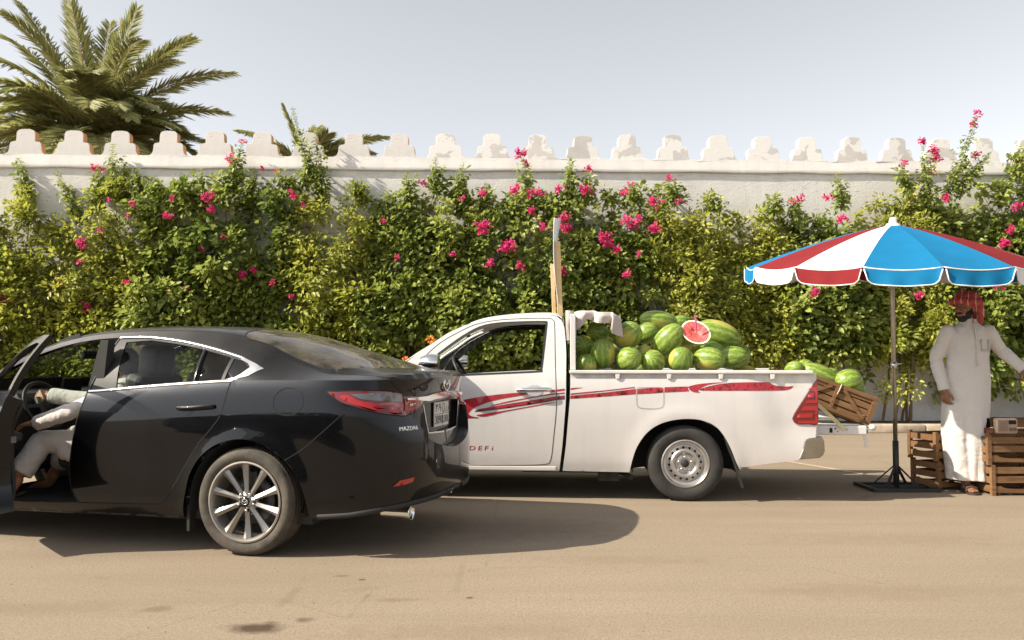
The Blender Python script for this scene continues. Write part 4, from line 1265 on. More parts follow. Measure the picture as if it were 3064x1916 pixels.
obj('windscreen', orient(patch(kk(list(reversed(WTOP)) + [(1.7, 2.96), (2.0, 2.96), (2.28, 2.96), (2.36, 2.5), (2.38, 2.0), (2.36, 1.5), (2.28, 1.04), (2.0, 1.04), (1.7, 1.04)]), [], gk, 0.05, 0.04), (1.8, 0, 0.8)), M_GLASS_WS, sedan)
bonpoly = [plan(sed_B(s, sed_ztop(s))) for s in np.linspace(2.36, 4.30, 50)]
bonpoly = [(2.36, 0.0)] + [(x, y) for x, y in bonpoly if y > 0.02]
bonpoly = bonpoly + [(x, -y) for x, y in reversed(bonpoly[1:])]
o = obj('bonnet', orient(patch(bonpoly, [], sed_deck, 0.06, 0.04), (3, 0, 0.4)), M_BLACK, sedan); solidify(o, 0.012, -1, M_LINING)
o = obj('front_bumper', orient(both(patch([(4.30, 0.225), (4.32, 0.225), (4.32, 0.65), (4.30, 0.66)], [], sed_B, 0.03)), (3, 0, 0.5)), M_BLACK, sedan)
for sg in (1, -1):
    f = (lambda a: a) if sg > 0 else mirror_y
    hl = lambda a, b: (lambda p: (p[0] + 0.004, p[1] + 0.004, p[2]))(sed_B(a, b))
    obj('headlamp', orient(f(patch([(3.35, 0.72), (3.7, 0.66), (3.95, 0.60), (3.95, 0.52), (3.7, 0.57)], [], hl, 0.04)), (3, 0, 0.5)), M_LENS_SMOKE, sedan)
gr = lambda a, b: (lambda p: (p[0] + 0.005, p[1], p[2]))(sed_B(a, b))
obj('grille', orient(both(patch([(4.02, 0.58), (4.32, 0.60), (4.32, 0.32), (4.10, 0.34)], [], gr, 0.04)), (3, 0, 0.5)), M_PIANO, sedan)
# floor, sills, wheel wells
obj('floor_pan', box(-0.42, 2.42, -0.80, 0.80, 0.20, 0.27), M_CABIN, sedan, smooth=False)
for sg in (1, -1):
    obj('door_sill', box(0.50, 2.35, *(sorted((0.70 * sg, 0.865 * sg))), 0.215, 0.285), M_CABIN, sedan, smooth=False)
    for wx in (0.0, 2.83):
        n = 24; V, Fc = [], []
        for k in range(n + 1):
            a = math.pi * (-0.06 + 1.12 * k / n)
            for y in (0.885, 0.55):
                V.append((wx + 0.41 * math.cos(a), y * sg, 0.335 + 0.41 * math.sin(a)))
        Fc = [(2 * k, 2 * k + 1, 2 * k + 3, 2 * k + 2) for k in range(n)]
        V += [(wx, 0.55 * sg, 0.335)]
        c = len(V) - 1
        Fc += [(2 * k + 1, c, 2 * k + 3) for k in range(n)]
        obj('wheel_well', (V, Fc), M_LINING, sedan)
obj('mud_flap', box(0.425, 0.445, 0.62, 0.86, 0.13, 0.30), M_RUBBERT, sedan, smooth=False)
# exhaust tip
for sg in (1, -1):
    p = Vector((-0.80 if sg > 0 else -0.70, 0.56 * sg, 0.262))
    prof = [(0.042, 0.0), (0.044, 0.14), (0.050, 0.19), (0.051, 0.20), (0.046, 0.20), (0.042, 0.17), (0.038, 0.05), (0.0, 0.05)]
    e = lathe(prof, 20, 'y'); e = xf(e, tuple(p), (0, R(-4), R(90)))
    obj('exhaust_tip', e, M_CHROME, sedan)
# badge, emblem, number plate
def on_rear(vf, y, z, off=0.004, tilt=0.0):
    """letters drawn in x,y stood up on the tail, read from behind"""
    V = []
    for x, yy, d in vf[0]:
        cy, cz = y - x, z + yy
        # find the skin at that y
        lo, hi = -1.71, -0.4
        for _ in range(30):
            mid = (lo + hi) / 2
            if sed_B(mid, cz)[1] > abs(cy): hi = mid
            else: lo = mid
        p = sed_B((lo + hi) / 2, cz)
        V.append((p[0] - off - d, cy, cz))
    return V, vf[1]
def tmesh_fine(s, size, ext=0.002, **k):
    return text_mesh(s, size, ext, **k)
obj('model_badge', on_rear(tmesh_fine('MAZDA6', 0.036, space=1.05), 0.635, 0.806, 0.003), M_SATIN, sedan, smooth=False)
def torus_ring(rx, rz, r, n=40, m=8):
    pts = [(rx * math.cos(2 * math.pi * i / n), 0, rz * math.sin(2 * math.pi * i / n)) for i in range(n + 1)]
    return tube(pts, r, m, False)
def emblem(rx, rz, r):
    w = []
    for sg in (1, -1):
        w.append(tube(smoothpoly([(0, 0, -0.22 * rz), (0.35 * rx * sg, 0, 0.18 * rz), (0.72 * rx * sg, 0, 0.42 * rz), (0.97 * rx * sg, 0, 0.20 * rz)], False, 4), r * 0.85, 6))
        w.append(tube(smoothpoly([(0, 0, -0.22 * rz), (0.30 * rx * sg, 0, -0.10 * rz), (0.62 * rx * sg, 0, 0.22 * rz)], False, 4), r * 0.7, 6))
    return join(torus_ring(rx, rz, r), *w)
em = xf(emblem(0.062, 0.048, 0.0075), (sed_B(-1.71, 1.075)[0] - 0.006, 0, 1.075), (R(0), 0, R(90)))
obj('emblem', em, M_CHROME, sedan)
px0 = rec_in(-1.71, 0.86)[0] - 0.010
plate = obj('number_plate', xf(box(-0.155, 0.155, -0.003, 0.003, -0.085, 0.085), (px0, 0.0, 0.862), (0, 0, R(-90))), simple('plate_white', (0.58, 0.57, 0.53), 0.45, var=0.08), sedan, smooth=False)
M_INK = simple('plate_ink', (0.03, 0.03, 0.03), 0.5, var=0.1)
def on_plate(vf, dx, dz):
    return [(px0 - 0.0045 - d, dx * -1 - x, 0.862 + dz + y) for x, y, d in vf[0]], vf[1]
for txt, dx, dz, sz in (('3090', -0.062, -0.042, 0.085), ('LRR', 0.085, -0.042, 0.075), ('\u0663\u0660\u0669\u0660', -0.062, 0.040, 0.085), ('\u0644 \u0631 \u0631', 0.085, 0.045, 0.070)):
    try: obj('plate_lettering', on_plate(text_mesh(txt, sz, 0.0005), dx, dz), M_INK, plate, smooth=False)
    except Exception as ex: print('text', ex)
for b in (box(px0 - 0.0044, px0 - 0.003, -0.154, 0.154, 0.8605, 0.8635), box(px0 - 0.0044, px0 - 0.003, -0.0265, -0.0235, 0.78, 0.945)):
    obj('plate_line', b, M_INK, plate, smooth=False)

# ------------------------------------------------------------------ wheels
def mat_tyre():
    t = NT('dusty_tyre'); v = t.coord()
    f = t.noise(v, 9, 5, 0.65); g = t.noise(v, 60, 3)
    c = t.ramp(f, [(0.3, (0.030, 0.028, 0.025)), (0.75, (0.115, 0.096, 0.072))])
    return t.done(t.bsdf(c, 0.85, 0, t.bump(g, 0.3, 0.003)))
M_TYRE = mat_tyre()
M_ALLOY = simple('grey_alloy', (0.33, 0.32, 0.305), 0.36, 0.85, var=0.15, scale=8)
M_ALLOYD = simple('alloy_barrel', (0.30, 0.28, 0.25), 0.5, 0.7, var=0.2, scale=8)
M_DISC = simple('brake_disc', (0.09, 0.085, 0.08), 0.5, 0.7, var=0.3, scale=20)
def tyre_mesh(Ro, Ri, w, blocks=84, n=168):
    """tyre with ribs and cut shoulder blocks; outer face at y=0, inner at -w"""
    prof = [(Ri, -0.012), (Ri + 0.012, -0.002), (Ri + 0.35 * (Ro - Ri), 0.010), (Ri + 0.62 * (Ro - Ri), 0.010), (Ri + 0.82 * (Ro - Ri), 0.0), (Ro - 0.012, -0.014), (Ro - 0.003, -0.024)]
    cw = w - 0.048
    ribs = []
    for i in range(5):
        a = -0.024 - cw * i / 5; b = -0.024 - cw * (i + 1) / 5
        ribs += [(Ro, a - 0.002), (Ro, b + 0.008), (Ro - 0.008, b + 0.006), (Ro - 0.008, b + 0.001)]
    prof += ribs[:-2]
    prof += [(Ro - 0.003, -w + 0.024), (Ro - 0.012, -w + 0.014), (Ri + 0.62 * (Ro - Ri), -w - 0.006), (Ri + 0.3 * (Ro - Ri), -w - 0.004), (Ri, -w + 0.012)]
    V, Fc = [], []
    m = len(prof)
    for i in range(n):
        a = 2 * math.pi * i / n; c, s = math.cos(a), math.sin(a)
        cut = (i % 2 == 0)
        for k, (r, y) in enumerate(prof):
            if cut and 5 <= k < m - 4 and r > Ro - 0.006: r -= 0.005
            V.append((r * c, y, r * s))
    for i in range(n):
        j = (i + 1) % n
        for k in range(m - 1): Fc.append((i * m + k, i * m + k + 1, j * m + k + 1, j * m + k))
    return V, Fc
def wheel_ring(name, parent, prof, mat, n=64): return sharp(obj(name, lathe(prof, n), mat, parent), 40)
def alloy_wheel(parent, x, yout, side, Ro=0.343, spin=0.0):
    """ten-spoke alloy; outer face looks along +y for side=1"""
    Ri = Ro * 0.73
    root = sharp(obj('wheel', lathe([(Ri + 0.004, -0.006), (Ri + 0.006, 0.004), (Ri - 0.004, 0.006), (Ri - 0.012, -0.004), (Ri - 0.020, -0.03), (Ri - 0.030, -0.10), (Ri - 0.03, -0.19), (Ri, -0.20)], 72), M_ALLOYD, parent), 40)
    root.location = (x, yout, Ro); root.rotation_euler = (0, spin, 0 if side > 0 else math.pi)
    obj('tyre', tyre_mesh(Ro, Ri, 0.215), M_TYRE, root)
    # one spoke: two facets meeting on an off-centre ridge
    r0, r1 = 0.045, Ri - 0.006
    st = [(0.0, 0.016, -0.018), (0.22, 0.015, -0.020), (0.45, 0.017, -0.020), (0.75, 0.022, -0.016), (1.0, 0.029, -0.008)]
    V, Fc = [], []
    for t, hw, y in st:
        r = r0 + (r1 - r0) * t
        V += [(-hw, y - 0.030, r), (-hw, y - 0.010, r), (-hw * 0.35 + 0.3 * hw * t, y + 0.002, r), (hw, y - 0.012, r), (hw, y - 0.030, r)]
    for i in range(len(st) - 1):
        for k in range(5):
            k2 = (k + 1) % 5
            Fc.append((i * 5 + k, i * 5 + k2, (i + 1) * 5 + k2, (i + 1) * 5 + k))
    sp = meshdata('spoke', V, Fc); sp.materials.append(M_ALLOY)
    bm = bmesh.new(); bm.from_mesh(sp); bmesh.ops.recalc_face_normals(bm, faces=bm.faces)
    for e in bm.edges:
        if len(e.link_faces) == 2 and e.calc_face_angle(0) > 0.4: e.smooth = False
    bm.to_mesh(sp); bm.free()
    for k in range(10):
        link('spoke', sp, None, root, rot=(0, 2 * math.pi * (k + 0.5 * 0) / 10, 0))
    obj('hub', lathe([(0.070, -0.06), (0.068, -0.035), (0.050, -0.026), (0.040, -0.022), (0.034, -0.010), (0.033, -0.008)], 40), M_ALLOY, root)
    obj('hub_cap', lathe([(0.033, -0.012), (0.031, -0.006), (0.0, -0.004)], 32), M_PIANO, root)
    e = emblem(0.020, 0.017, 0.0025); obj('emblem', xf(e, (0, -0.003, 0)), M_CHROME, root)
    pk = lathe([(0.017, -0.028), (0.016, -0.0245), (0.0, -0.024)], 14); nt = lathe([(0.008, -0.024), (0.0085, -0.014), (0.005, -0.010), (0.0, -0.010)], 10)
    for k in range(5):
        a = 2 * math.pi * (k + 0.5) / 5 + 0.3
        lo = (0.056 * math.cos(a), 0, 0.056 * math.sin(a))
        pc = obj('nut_pocket', pk, M_GAP, root, loc=lo)
        obj('wheel_nut', nt, M_SATIN, root, loc=lo)
    obj('brake_disc', lathe([(0.06, -0.10), (0.155, -0.10), (0.155, -0.12), (0.06, -0.12)], 48, closed=True), M_DISC, root)
    obj('brake_caliper', box(-0.05, 0.05, -0.135, -0.075, 0.10, 0.18), M_DISC, root, smooth=False)
    obj('inner_cover', lathe([(0.0, -0.150), (Ri - 0.03, -0.150)], 40), M_LINING, root)
    return root
alloy_wheel(sedan, 0.0, 0.905, 1, spin=R(3))
alloy_wheel(sedan, 2.83, 0.905, 1, spin=R(20))
alloy_wheel(sedan, 0.0, -0.905, -1)
alloy_wheel(sedan, 2.83, -0.905, -1)

# ------------------------------------------------------------------ cabin
def seat(u, v, w=0.50):
    b = empty_part = None
    cushion = obj('seat', xf(box(-0.26, 0.26, -w / 2, w / 2, -0.07, 0.07), (u + 0.25, v, 0.50), (0, R(-10), 0)), M_LEATHER, sedan, smooth=False); bevel(cushion, 0.05, 3)
    sec = [(-0.10, 0.22, 0.05), (0.15, 0.235, 0.055), (0.42, 0.225, 0.05), (0.56, 0.16, 0.04)]
    bk = obj('seat_back', xf(box(-0.075, 0.075, -w / 2, w / 2, 0.0, 0.66), (u + 0.02, v, 0.50), (0, R(-13), 0)), M_LEATHER, sedan, smooth=False); bevel(bk, 0.045, 3)
    hr = obj('headrest', xf(box(-0.075, 0.075, -0.14, 0.14, 0.0, 0.24), (u - 0.115, v, 1.115), (0, R(-8), 0)), M_LEATHER, bk, smooth=False); bevel(hr, 0.06, 4)
    for s in (-0.05, 0.05):
        obj('headrest_post', tube([(u - 0.14, v + s, 1.06), (u - 0.16, v + s, 1.18)], 0.007, 6), M_SATIN, bk)
seat(1.18, 0.38); seat(1.22, -0.38)
o = obj('rear_bench', xf(box(-0.26, 0.26, -0.68, 0.68, -0.08, 0.08), (0.36, 0, 0.50), (0, R(-8), 0)), M_LEATHER, sedan, smooth=False); bevel(o, 0.05, 3)
o = obj('rear_seat_back', xf(box(-0.06, 0.06, -0.68, 0.68, 0, 0.58), (0.12, 0, 0.50), (0, R(-24), 0)), M_LEATHER, sedan, smooth=False); bevel(o, 0.05, 3)
for v in (-0.36, 0.36):
    o = obj('rear_headrest', box(-0.24, -0.14, v - 0.12, v + 0.12, 1.03, 1.17), M_LEATHER, sedan, smooth=False); bevel(o, 0.04, 3)
obj('parcel_shelf', box(-0.55, -0.10, -0.62, 0.62, 1.00, 1.03), M_CABIN, sedan, smooth=False)
dash = prism([(2.12, 0.55), (2.10, 0.80), (2.09, 0.95), (2.14, 0.99), (2.34, 1.02), (2.42, 0.9), (2.42, 0.40), (2.15, 0.40)], -0.78, 0.78)
o = obj('dashboard', dash, M_CABIN, sedan, smooth=False); bevel(o, 0.02, 2)
obj('infotainment_screen', xf(box(-0.012, 0.012, -0.10, 0.10, 0, 0.11), (2.13, 0.0, 0.99), (0, R(-10), 0)), M_PIANO, sedan, smooth=False)
sw = xf(join(tube([(0.185 * math.cos(a), 0.185 * math.sin(a), 0) for a in [2 * math.pi * i / 36 for i in range(37)]], 0.015, 8, False), box(-0.07, 0.07, -0.06, 0.06, -0.02, 0.01), beam((0, -0.17, 0), (0, 0.17, 0), 0.03, 0.015), beam((0, 0, 0), (-0.17, 0, 0), 0.03, 0.015)), (2.02, 0.38, 0.90), (0, R(-65), 0))
obj('steering_wheel', sw, M_LEATHER, sedan)
o = obj('centre_console', box(1.15, 2.05, -0.11, 0.11, 0.27, 0.60), M_CABIN, sedan, smooth=False); bevel(o, 0.03, 2)
o = obj('rear_view_mirror', xf(box(-0.02, 0.02, -0.12, 0.12, -0.035, 0.035), (1.92, 0.0, 1.285), (0, R(10), 0)), M_PIANO, sedan, smooth=False); bevel(o, 0.015, 2)
obj('mirror_stalk', tube([(1.93, 0, 1.29), (1.97, 0, 1.325)], 0.01, 6), M_CABIN, o)
for v in (0.42, -0.42):
    o = obj('sun_visor', xf(box(-0.09, 0.09, -0.2, 0.2, -0.01, 0.01), (1.60, v, 1.40), (0, R(16), 0)), M_CABIN, sedan, smooth=False)
# B pillar inside the open doorway
for sg in (1, -1):
    obj('b_pillar', prism([(1.20, 0.27), (1.32, 0.27), (1.34, 0.6), (1.27, 1.0), (1.16, 1.38), (1.10, 1.38), (1.14, 1.0), (1.2, 0.6)], 0.0, 0.07), M_CABIN, sedan, smooth=False, loc=(0, 0.76 if sg > 0 else -0.83, 0))
    sh = sedan.children[-1] if sedan.children else None

# ------------------------------------------------------------------ the open driver door
PHI = R(35)
M_DISC_ = simple('latch_steel', (0.12, 0.12, 0.12), 0.5, 0.6, var=0.2)
door = empty('driver_door', (2.10, 0.885, 0), -PHI)   # swings on its front edge, towards the camera
door.parent = sedan
def dloc(p): return (p[0] - 2.10, p[1] - 0.885, p[2])
dsurf = lambda a, b: dloc(sed_B(a, b))
dpoly = [(u, z) for u, z in FDOOR if True]
skin = obj('door_skin', orient(patch(dpoly, [], dsurf, 0.04, 0.03), (-0.5, -0.5, 0.6)), M_BLACK, door); solidify(skin, 0.085, -1, M_LINING)
FOPd = [(1.216, 0.0), (1.138, 0.93), (1.30, 0.965), (1.5, 0.965), (1.75, 0.95), (1.95, 0.90), (2.08, 0.78), (2.17, 0.50), (2.21, 0.0)]
FINd = [(1.285, 0.06), (1.215, 0.80), (1.32, 0.845), (1.5, 0.845), (1.75, 0.80), (1.90, 0.72), (2.00, 0.55), (2.06, 0.35), (2.08, 0.06)]
fk = lambda a, b: dloc(sed_G(a, b / 0.5))
k5 = lambda poly: [(a, b * 0.5) for a, b in poly]
o = obj('door_frame', orient(patch(k5(FOPd), [k5(FINd)], fk, 0.03, 0.025), (-0.5, -0.5, 1.1)), M_BLACK, door); solidify(o, 0.035, -1, M_LINING)
obj('frame_edge', ribbon(k5([(1.30, 0.945), (1.5, 0.945), (1.75, 0.93), (1.95, 0.88), (2.06, 0.78)]), 0.016, fk, 0.004, thick=0.006), M_SATIN, door)
obj('belt_trim', ribbon(k5([(1.24, 0.03), (1.7, 0.03), (2.15, 0.03)]), 0.018, fk, 0.004, thick=0.006), M_SATIN, door)
# inner card with pocket, speaker, armrest
card = [(u, z) for u, z in smoothpoly([(1.30, 0.99), (1.36, 0.80), (1.39, 0.58), (1.37, 0.42), (1.5, 0.33), (1.9, 0.33), (2.03, 0.45), (2.10, 0.75), (2.12, 0.97)], True, 3)]
o = obj('door_card', orient(patch(card, [], lambda a, b: (lambda p: (p[0], p[1] - 0.10, p[2]))(dsurf(a, b)), 0.05), (-0.5, 0.5, 0.6)), M_CABIN, door); solidify(o, 0.02, 1)
o = obj('armrest', box(-0.50, -0.18, -0.18, -0.10, 0.70, 0.76), M_LEATHER, door, smooth=False); bevel(o, 0.02, 2)
o = obj('door_pocket', box(-0.45, -0.14, -0.155, -0.10, 0.36, 0.50), M_CABIN, door, smooth=False); bevel(o, 0.02, 2)
obj('inner_handle', tube([(-0.30, -0.125, 0.84), (-0.36, -0.135, 0.85), (-0.42, -0.125, 0.85)], 0.010, 6), M_SATIN, door)
obj('latch', box(-0.815, -0.80, -0.080, -0.045, 0.72, 0.76), M_DISC_, door, smooth=False)
hp = smoothpoly([(1.56, 0.918, 0.905), (1.54, 0.945, 0.907), (1.46, 0.956, 0.910), (1.38, 0.95, 0.914), (1.33, 0.925, 0.917)], False, 4)
obj('door_handle', tube([dloc(p) for p in hp], 0.013, 8), M_BLACK, door)
# wing mirror on the door
mh = obj('wing_mirror', xf(join(lathe([(0.0, -0.10), (0.05, -0.09), (0.075, -0.05), (0.08, 0.0), (0.075, 0.06), (0.05, 0.10), (0, 0.11)], 20)), (-0.02, 0.13, 1.06), (0, 0, 0), (0.75, 1.0, 0.85)), M_BLACK, door)
obj('mirror_foot', beam((0.0, 0.0, 1.0), (-0.01, 0.06, 1.03), 0.07, 0.03), M_PIANO, door)
# ================================================================== white pickup: the shape of its skin
TR_W = lerp_tab([(0.20, 0.842), (0.27, 0.858), (0.34, 0.872), (0.48, 0.882), (0.64, 0.890), (0.80, 0.896), (0.93, 0.894), (1.03, 0.886), (1.10, 0.872), (1.16, 0.850), (1.35, 0.795), (1.52, 0.738), (1.60, 0.705), (1.66, 0.672), (1.72, 0.62)])
def tr_T(u, z):
    y = TR_W(z)
    if u < 1.0:
        d = math.hypot(u, z - 0.33)
        y += 0.010 * math.exp(-((d - 0.44) / 0.07) ** 2)
        # the flank is drawn in towards the tail above a soft diagonal fold
        k = _sst((-(u) - 0.55 - 0.35 * (0.95 - z)) / 0.28) * _sst((z - 0.40) / 0.3)
        y -= 0.028 * k
    if u > 3.5: y -= 0.25 * ((u - 3.5) / 0.55) ** 2.4
    return (u, y, z)
TR_RAIL = lerp_tab([(2.75, 1.125), (2.66, 1.155), (2.55, 1.20), (2.41, 1.293), (2.26, 1.388), (2.12, 1.482), (1.97, 1.549), (1.81, 1.604), (1.65, 1.630), (1.45, 1.647), (1.24, 1.654), (1.13, 1.646), (1.085, 1.62), (1.06, 1.54)])
# ------------------------------------------------------------------ pickup
M_WHITE = mat_carpaint('white_truck_paint', (0.590, 0.572, 0.565), (0.42, 0.335, 0.24), 0.50, 0.34, 0.40)
M_WHITE2 = simple('white_steel', (0.62, 0.60, 0.585), 0.45, var=0.10, scale=6, bump=0.1)
M_BEDIN = simple('scratched_bed_paint', (0.60, 0.58, 0.55), 0.6, var=0.2, scale=9)
M_UNDER = simple('underbody_grime', (0.035, 0.030, 0.024), 0.9, var=0.4, scale=10, bump=0.4)
def mat_decal():
    t = NT('red_decal'); v = t.coord()
    f = t.noise(v, 34, 4, 0.7)
    c = t.mix(t.ramp(f, [(0.50, 0.0), (0.62, 0.85)]), (0.36, 0.016, 0.024), (0.045, 0.005, 0.009))
    return t.done(t.bsdf(c, 0.35, coat=0.3))
M_DECAL = mat_decal()
M_DECALR = simple('plain_red_decal', (0.34, 0.012, 0.024), 0.35, coat=0.3, var=0.25, scale=14)
M_DECALD = simple('maroon_decal', (0.11, 0.008, 0.014), 0.35, coat=0.3, var=0.3, scale=14)
TR_YAW = R(4.5)
M_CHROME2 = simple('dusty_chrome', (0.38, 0.35, 0.30), 0.22, 1.0, var=0.12, scale=7)
_tL = Vector((-math.sin(TR_YAW), -math.cos(TR_YAW), 0))
_tO = Vector((1.524, 7.45, 0)) - 0.87 * _tL
truck = empty('pickup_truck', _tO, math.pi - TR_YAW, 'white single-cab pickup with red side stripes, loaded with watermelons', 'pickup truck')
def tmir(sgn): return (lambda vf: vf) if sgn > 0 else mirror_y
DOOR_T = smoothpoly([(2.43, 1.118), (2.413, 1.150), (2.334, 1.266), (2.19, 1.400), (1.991, 1.516), (1.842, 1.577), (1.639, 1.610), (1.384, 1.622), (1.212, 1.622), (1.165, 1.604), (1.150, 1.559), (1.144, 1.318), (1.138, 1.12), (1.130, 0.876),
    (1.138, 0.727), (1.159, 0.532), (1.173, 0.404), (1.188, 0.346), (1.226, 0.316), (1.426, 0.304), (1.886, 0.297), (2.25, 0.297), (2.36, 0.34), (2.41, 0.55), (2.435, 0.85)], True, 3)
WIN_T = smoothpoly([(2.30, 1.195), (2.223, 1.278), (2.135, 1.348), (1.988, 1.455), (1.839, 1.537), (1.689, 1.571), (1.484, 1.583), (1.245, 1.586), (1.224, 1.570), (1.229, 1.50), (1.247, 1.318), (1.266, 1.150), (1.275, 1.136), (1.525, 1.123), (1.933, 1.105), (2.041, 1.098), (2.25, 1.092), (2.32, 1.12)], True, 3)
REAR_T = [(1.085, 1.60), (1.059, 1.519), (1.045, 1.318), (1.045, 1.138), (1.047, 0.9), (1.059, 0.73), (1.080, 0.483), (1.109, 0.252)]
APIL_T = [(2.66, 1.150), (2.56, 1.19), (2.483, 1.232), (2.41, 1.293), (2.26, 1.388), (2.12, 1.482), (1.97, 1.549), (1.81, 1.604), (1.65, 1.630), (1.45, 1.647), (1.24, 1.654), (1.13, 1.640)]
CAB_T = smoothpoly(APIL_T, False, 3) + smoothpoly(REAR_T, False, 3) + [(1.5, 0.252), (2.42, 0.252), (2.47, 0.45), (2.50, 0.80), (2.52, 1.08)]
FEND = [(2.525, 1.08), (2.505, 0.80), (2.475, 0.45), (2.46, 0.30), (2.62, 0.30)] + [(3.085 + 0.44 * math.cos(a), 0.34 + 0.44 * math.sin(a)) for a in [math.pi * (1.03 - 1.06 * i / 20) for i in range(21)]] + [(3.70, 0.30), (4.00, 0.34), (4.03, 0.60), (4.02, 0.90), (3.9, 0.98), (3.5, 1.04), (3.0, 1.09), (2.66, 1.12)]
ARCH_T = smoothpoly([(0.490, 0.250), (0.453, 0.402), (0.405, 0.51), (0.332, 0.606), (0.236, 0.673), (0.117, 0.712), (-0.026, 0.726), (-0.156, 0.711), (-0.262, 0.658), (-0.332, 0.575), (-0.389, 0.469), (-0.435, 0.35), (-0.458, 0.301)], False, 3)
LAMP_T = smoothpoly([(-1.126, 1.064), (-1.03, 0.915), (-0.937, 0.768), (-0.922, 0.722), (-0.950, 0.684), (-1.05, 0.682), (-1.130, 0.683), (-1.136, 0.80), (-1.136, 0.95)], True, 3)
BED_T = [(1.006, 1.078), (1.010, 0.9), (1.026, 0.73), (1.048, 0.483), (1.078, 0.256)] + ARCH_T + [(-0.60, 0.322), (-0.727, 0.341), (-0.972, 0.373), (-1.02, 0.40), (-1.08, 0.48), (-1.117, 0.56), (-1.128, 0.681)] + [(-1.05, 0.680), (-0.950, 0.682), (-0.920, 0.722), (-0.935, 0.770), (-1.03, 0.918), (-1.128, 1.068)] + [(-1.115, 1.10), (-1.09, 1.13), (-0.90, 1.120), (-0.72, 1.095), (-0.60, 1.080)]
BED_T = BED_T + [(0.35, 1.078), (0.5, 1.082), (0.6, 1.074), (0.75, 1.078)] if False else BED_T
LOOPS_U = (0.587, 0.137, -0.312, -0.756)
def truckside(sgn):
    m = tmir(sgn); cen = (1.0, 0, 0.8)
    o = obj('cab_side', orient(m(patch(CAB_T, [DOOR_T], tr_T, 0.05, 0.03)), cen), M_WHITE, truck); solidify(o, 0.03, -1, M_LINING); esplit(o)
    d = obj('cab_door', orient(m(patch(DOOR_T, [WIN_T], tr_T, 0.05, 0.03)), cen), M_WHITE, truck); solidify(d, 0.045, -1, M_LINING); esplit(d)
    obj('door_gap', m(ribbon(DOOR_T, 0.006, tr_T, 0.0015, True)), M_GAP, d)
    obj('window_seal', m(ribbon(WIN_T, 0.018, lambda a, b: (lambda p: (p[0], p[1] - 0.010, p[2]))(tr_T(a, b)), 0.011, True)), M_RUBBERT, d)
    # chrome pull handle
    hs = [(a, b * sgn, c) for a, b, c in smoothpoly([(1.478, 0.895, 0.972), (1.44, 0.925, 0.974), (1.33, 0.938, 0.978), (1.23, 0.932, 0.980), (1.18, 0.90, 0.980)], False, 4)]
    h = obj('door_handle', tube(hs, [0.010] + [0.021] * (len(hs) - 2) + [0.010], 10), M_CHROME, d)
    obj('handle_cup', orient(m(patch(ell(1.325, 0.968, 0.075, 0.050, 20), [], lambda a, b: (lambda p: (p[0], p[1] + 0.003, p[2]))(tr_T(a, b)), 0.03)), cen), M_SATIN, h)
    o = obj('front_wing', orient(m(patch(FEND, [], tr_T, 0.06, 0.04)), (3, 0, 0.6)), M_WHITE, truck); solidify(o, 0.02, -1, M_LINING); esplit(o)
    # bed flank
    b = obj('bed_side', orient(m(patch(BED_T, [], tr_T, 0.04, 0.03)), (0, 0, 0.7)), M_WHITE, truck); solidify(b, 0.008, -1, M_LINING); esplit(b)
    if sgn > 0:
        fl = smoothpoly([(0.418, 0.99), (0.36, 0.999), (0.25, 0.999), (0.195, 0.99), (0.188, 0.93), (0.192, 0.85), (0.22, 0.820), (0.31, 0.813), (0.40, 0.822), (0.422, 0.85), (0.426, 0.93)], True, 4)
        obj('fuel_flap', ribbon(fl, 0.0045, tr_T, 0.0035, True), simple('flap_gap', (0.28, 0.26, 0.24), 0.8), b)
    # inner panel behind the tie-down rail, the rail itself and its rope hooks
    y0 = 0.862 * sgn; y1 = 0.835 * sgn
    obj('bed_panel', box(-1.10, 1.008, min(y0, y1), max(y0, y1), 0.738, 1.125), M_BEDIN, truck, smooth=False)
    ra, rb = 0.902 * sgn, 0.792 * sgn
    r = obj('bed_rail', box(-1.10, 1.014, min(ra, rb), max(ra, rb), 1.120, 1.150), M_WHITE2, truck, smooth=False); bevel(r, 0.008, 3)
    for u in LOOPS_U:
        ha, hb = 0.898 * sgn, 0.868 * sgn
        k = obj('rope_hook', prism([(u - 0.020, 1.119), (u + 0.024, 1.119), (u + 0.017, 1.073), (u - 0.013, 1.073)], min(ha, hb), max(ha, hb)), M_WHITE2, r, smooth=False); bevel(k, 0.004, 2)
    # tail lamp wrapping the corner
    tz = lambda e: (lambda a, c: (lambda p: (p[0] - 0.006, p[1] + e + 0.006, p[2]))(tr_T(a, c)))
    lm = obj('tail_lamp', orient(m(patch(LAMP_T, [], tz(0.004), 0.03)), (0, 0, 0.8)), M_LENS_DKRED, truck); solidify(lm, 0.05, -1); esplit(lm)
    for pl in ([(-1.055, 0.985), (-1.075, 1.0), (-1.128, 1.01), (-1.13, 0.87), (-1.02, 0.868), (-1.035, 0.89), (-1.112, 0.892), (-1.110, 0.965)],
               [(-1.062, 0.952), (-1.098, 0.955), (-1.10, 0.915), (-1.042, 0.915)],
               [(-1.005, 0.838), (-1.128, 0.842), (-1.13, 0.690), (-0.965, 0.690), (-0.955, 0.712), (-1.105, 0.716), (-1.108, 0.805), (-0.985, 0.803)],
               [(-0.965, 0.775), (-1.085, 0.780), (-1.085, 0.742), (-0.952, 0.738)]):
        obj('red_lens', orient(m(patch(pl, [], tz(0.009), 0.03)), (0, 0, 0.8)), M_LENS_RED, lm)
    # chrome bumper corner
    bp = prism([(-0.966, 0.376), (-1.005, 0.470), (-1.022, 0.545), (-1.06, 0.562), (-1.170, 0.578), (-1.188, 0.545), (-1.192, 0.452), (-1.175, 0.415), (-1.146, 0.392)], *(sorted((0.62 * sgn, 0.885 * sgn))))
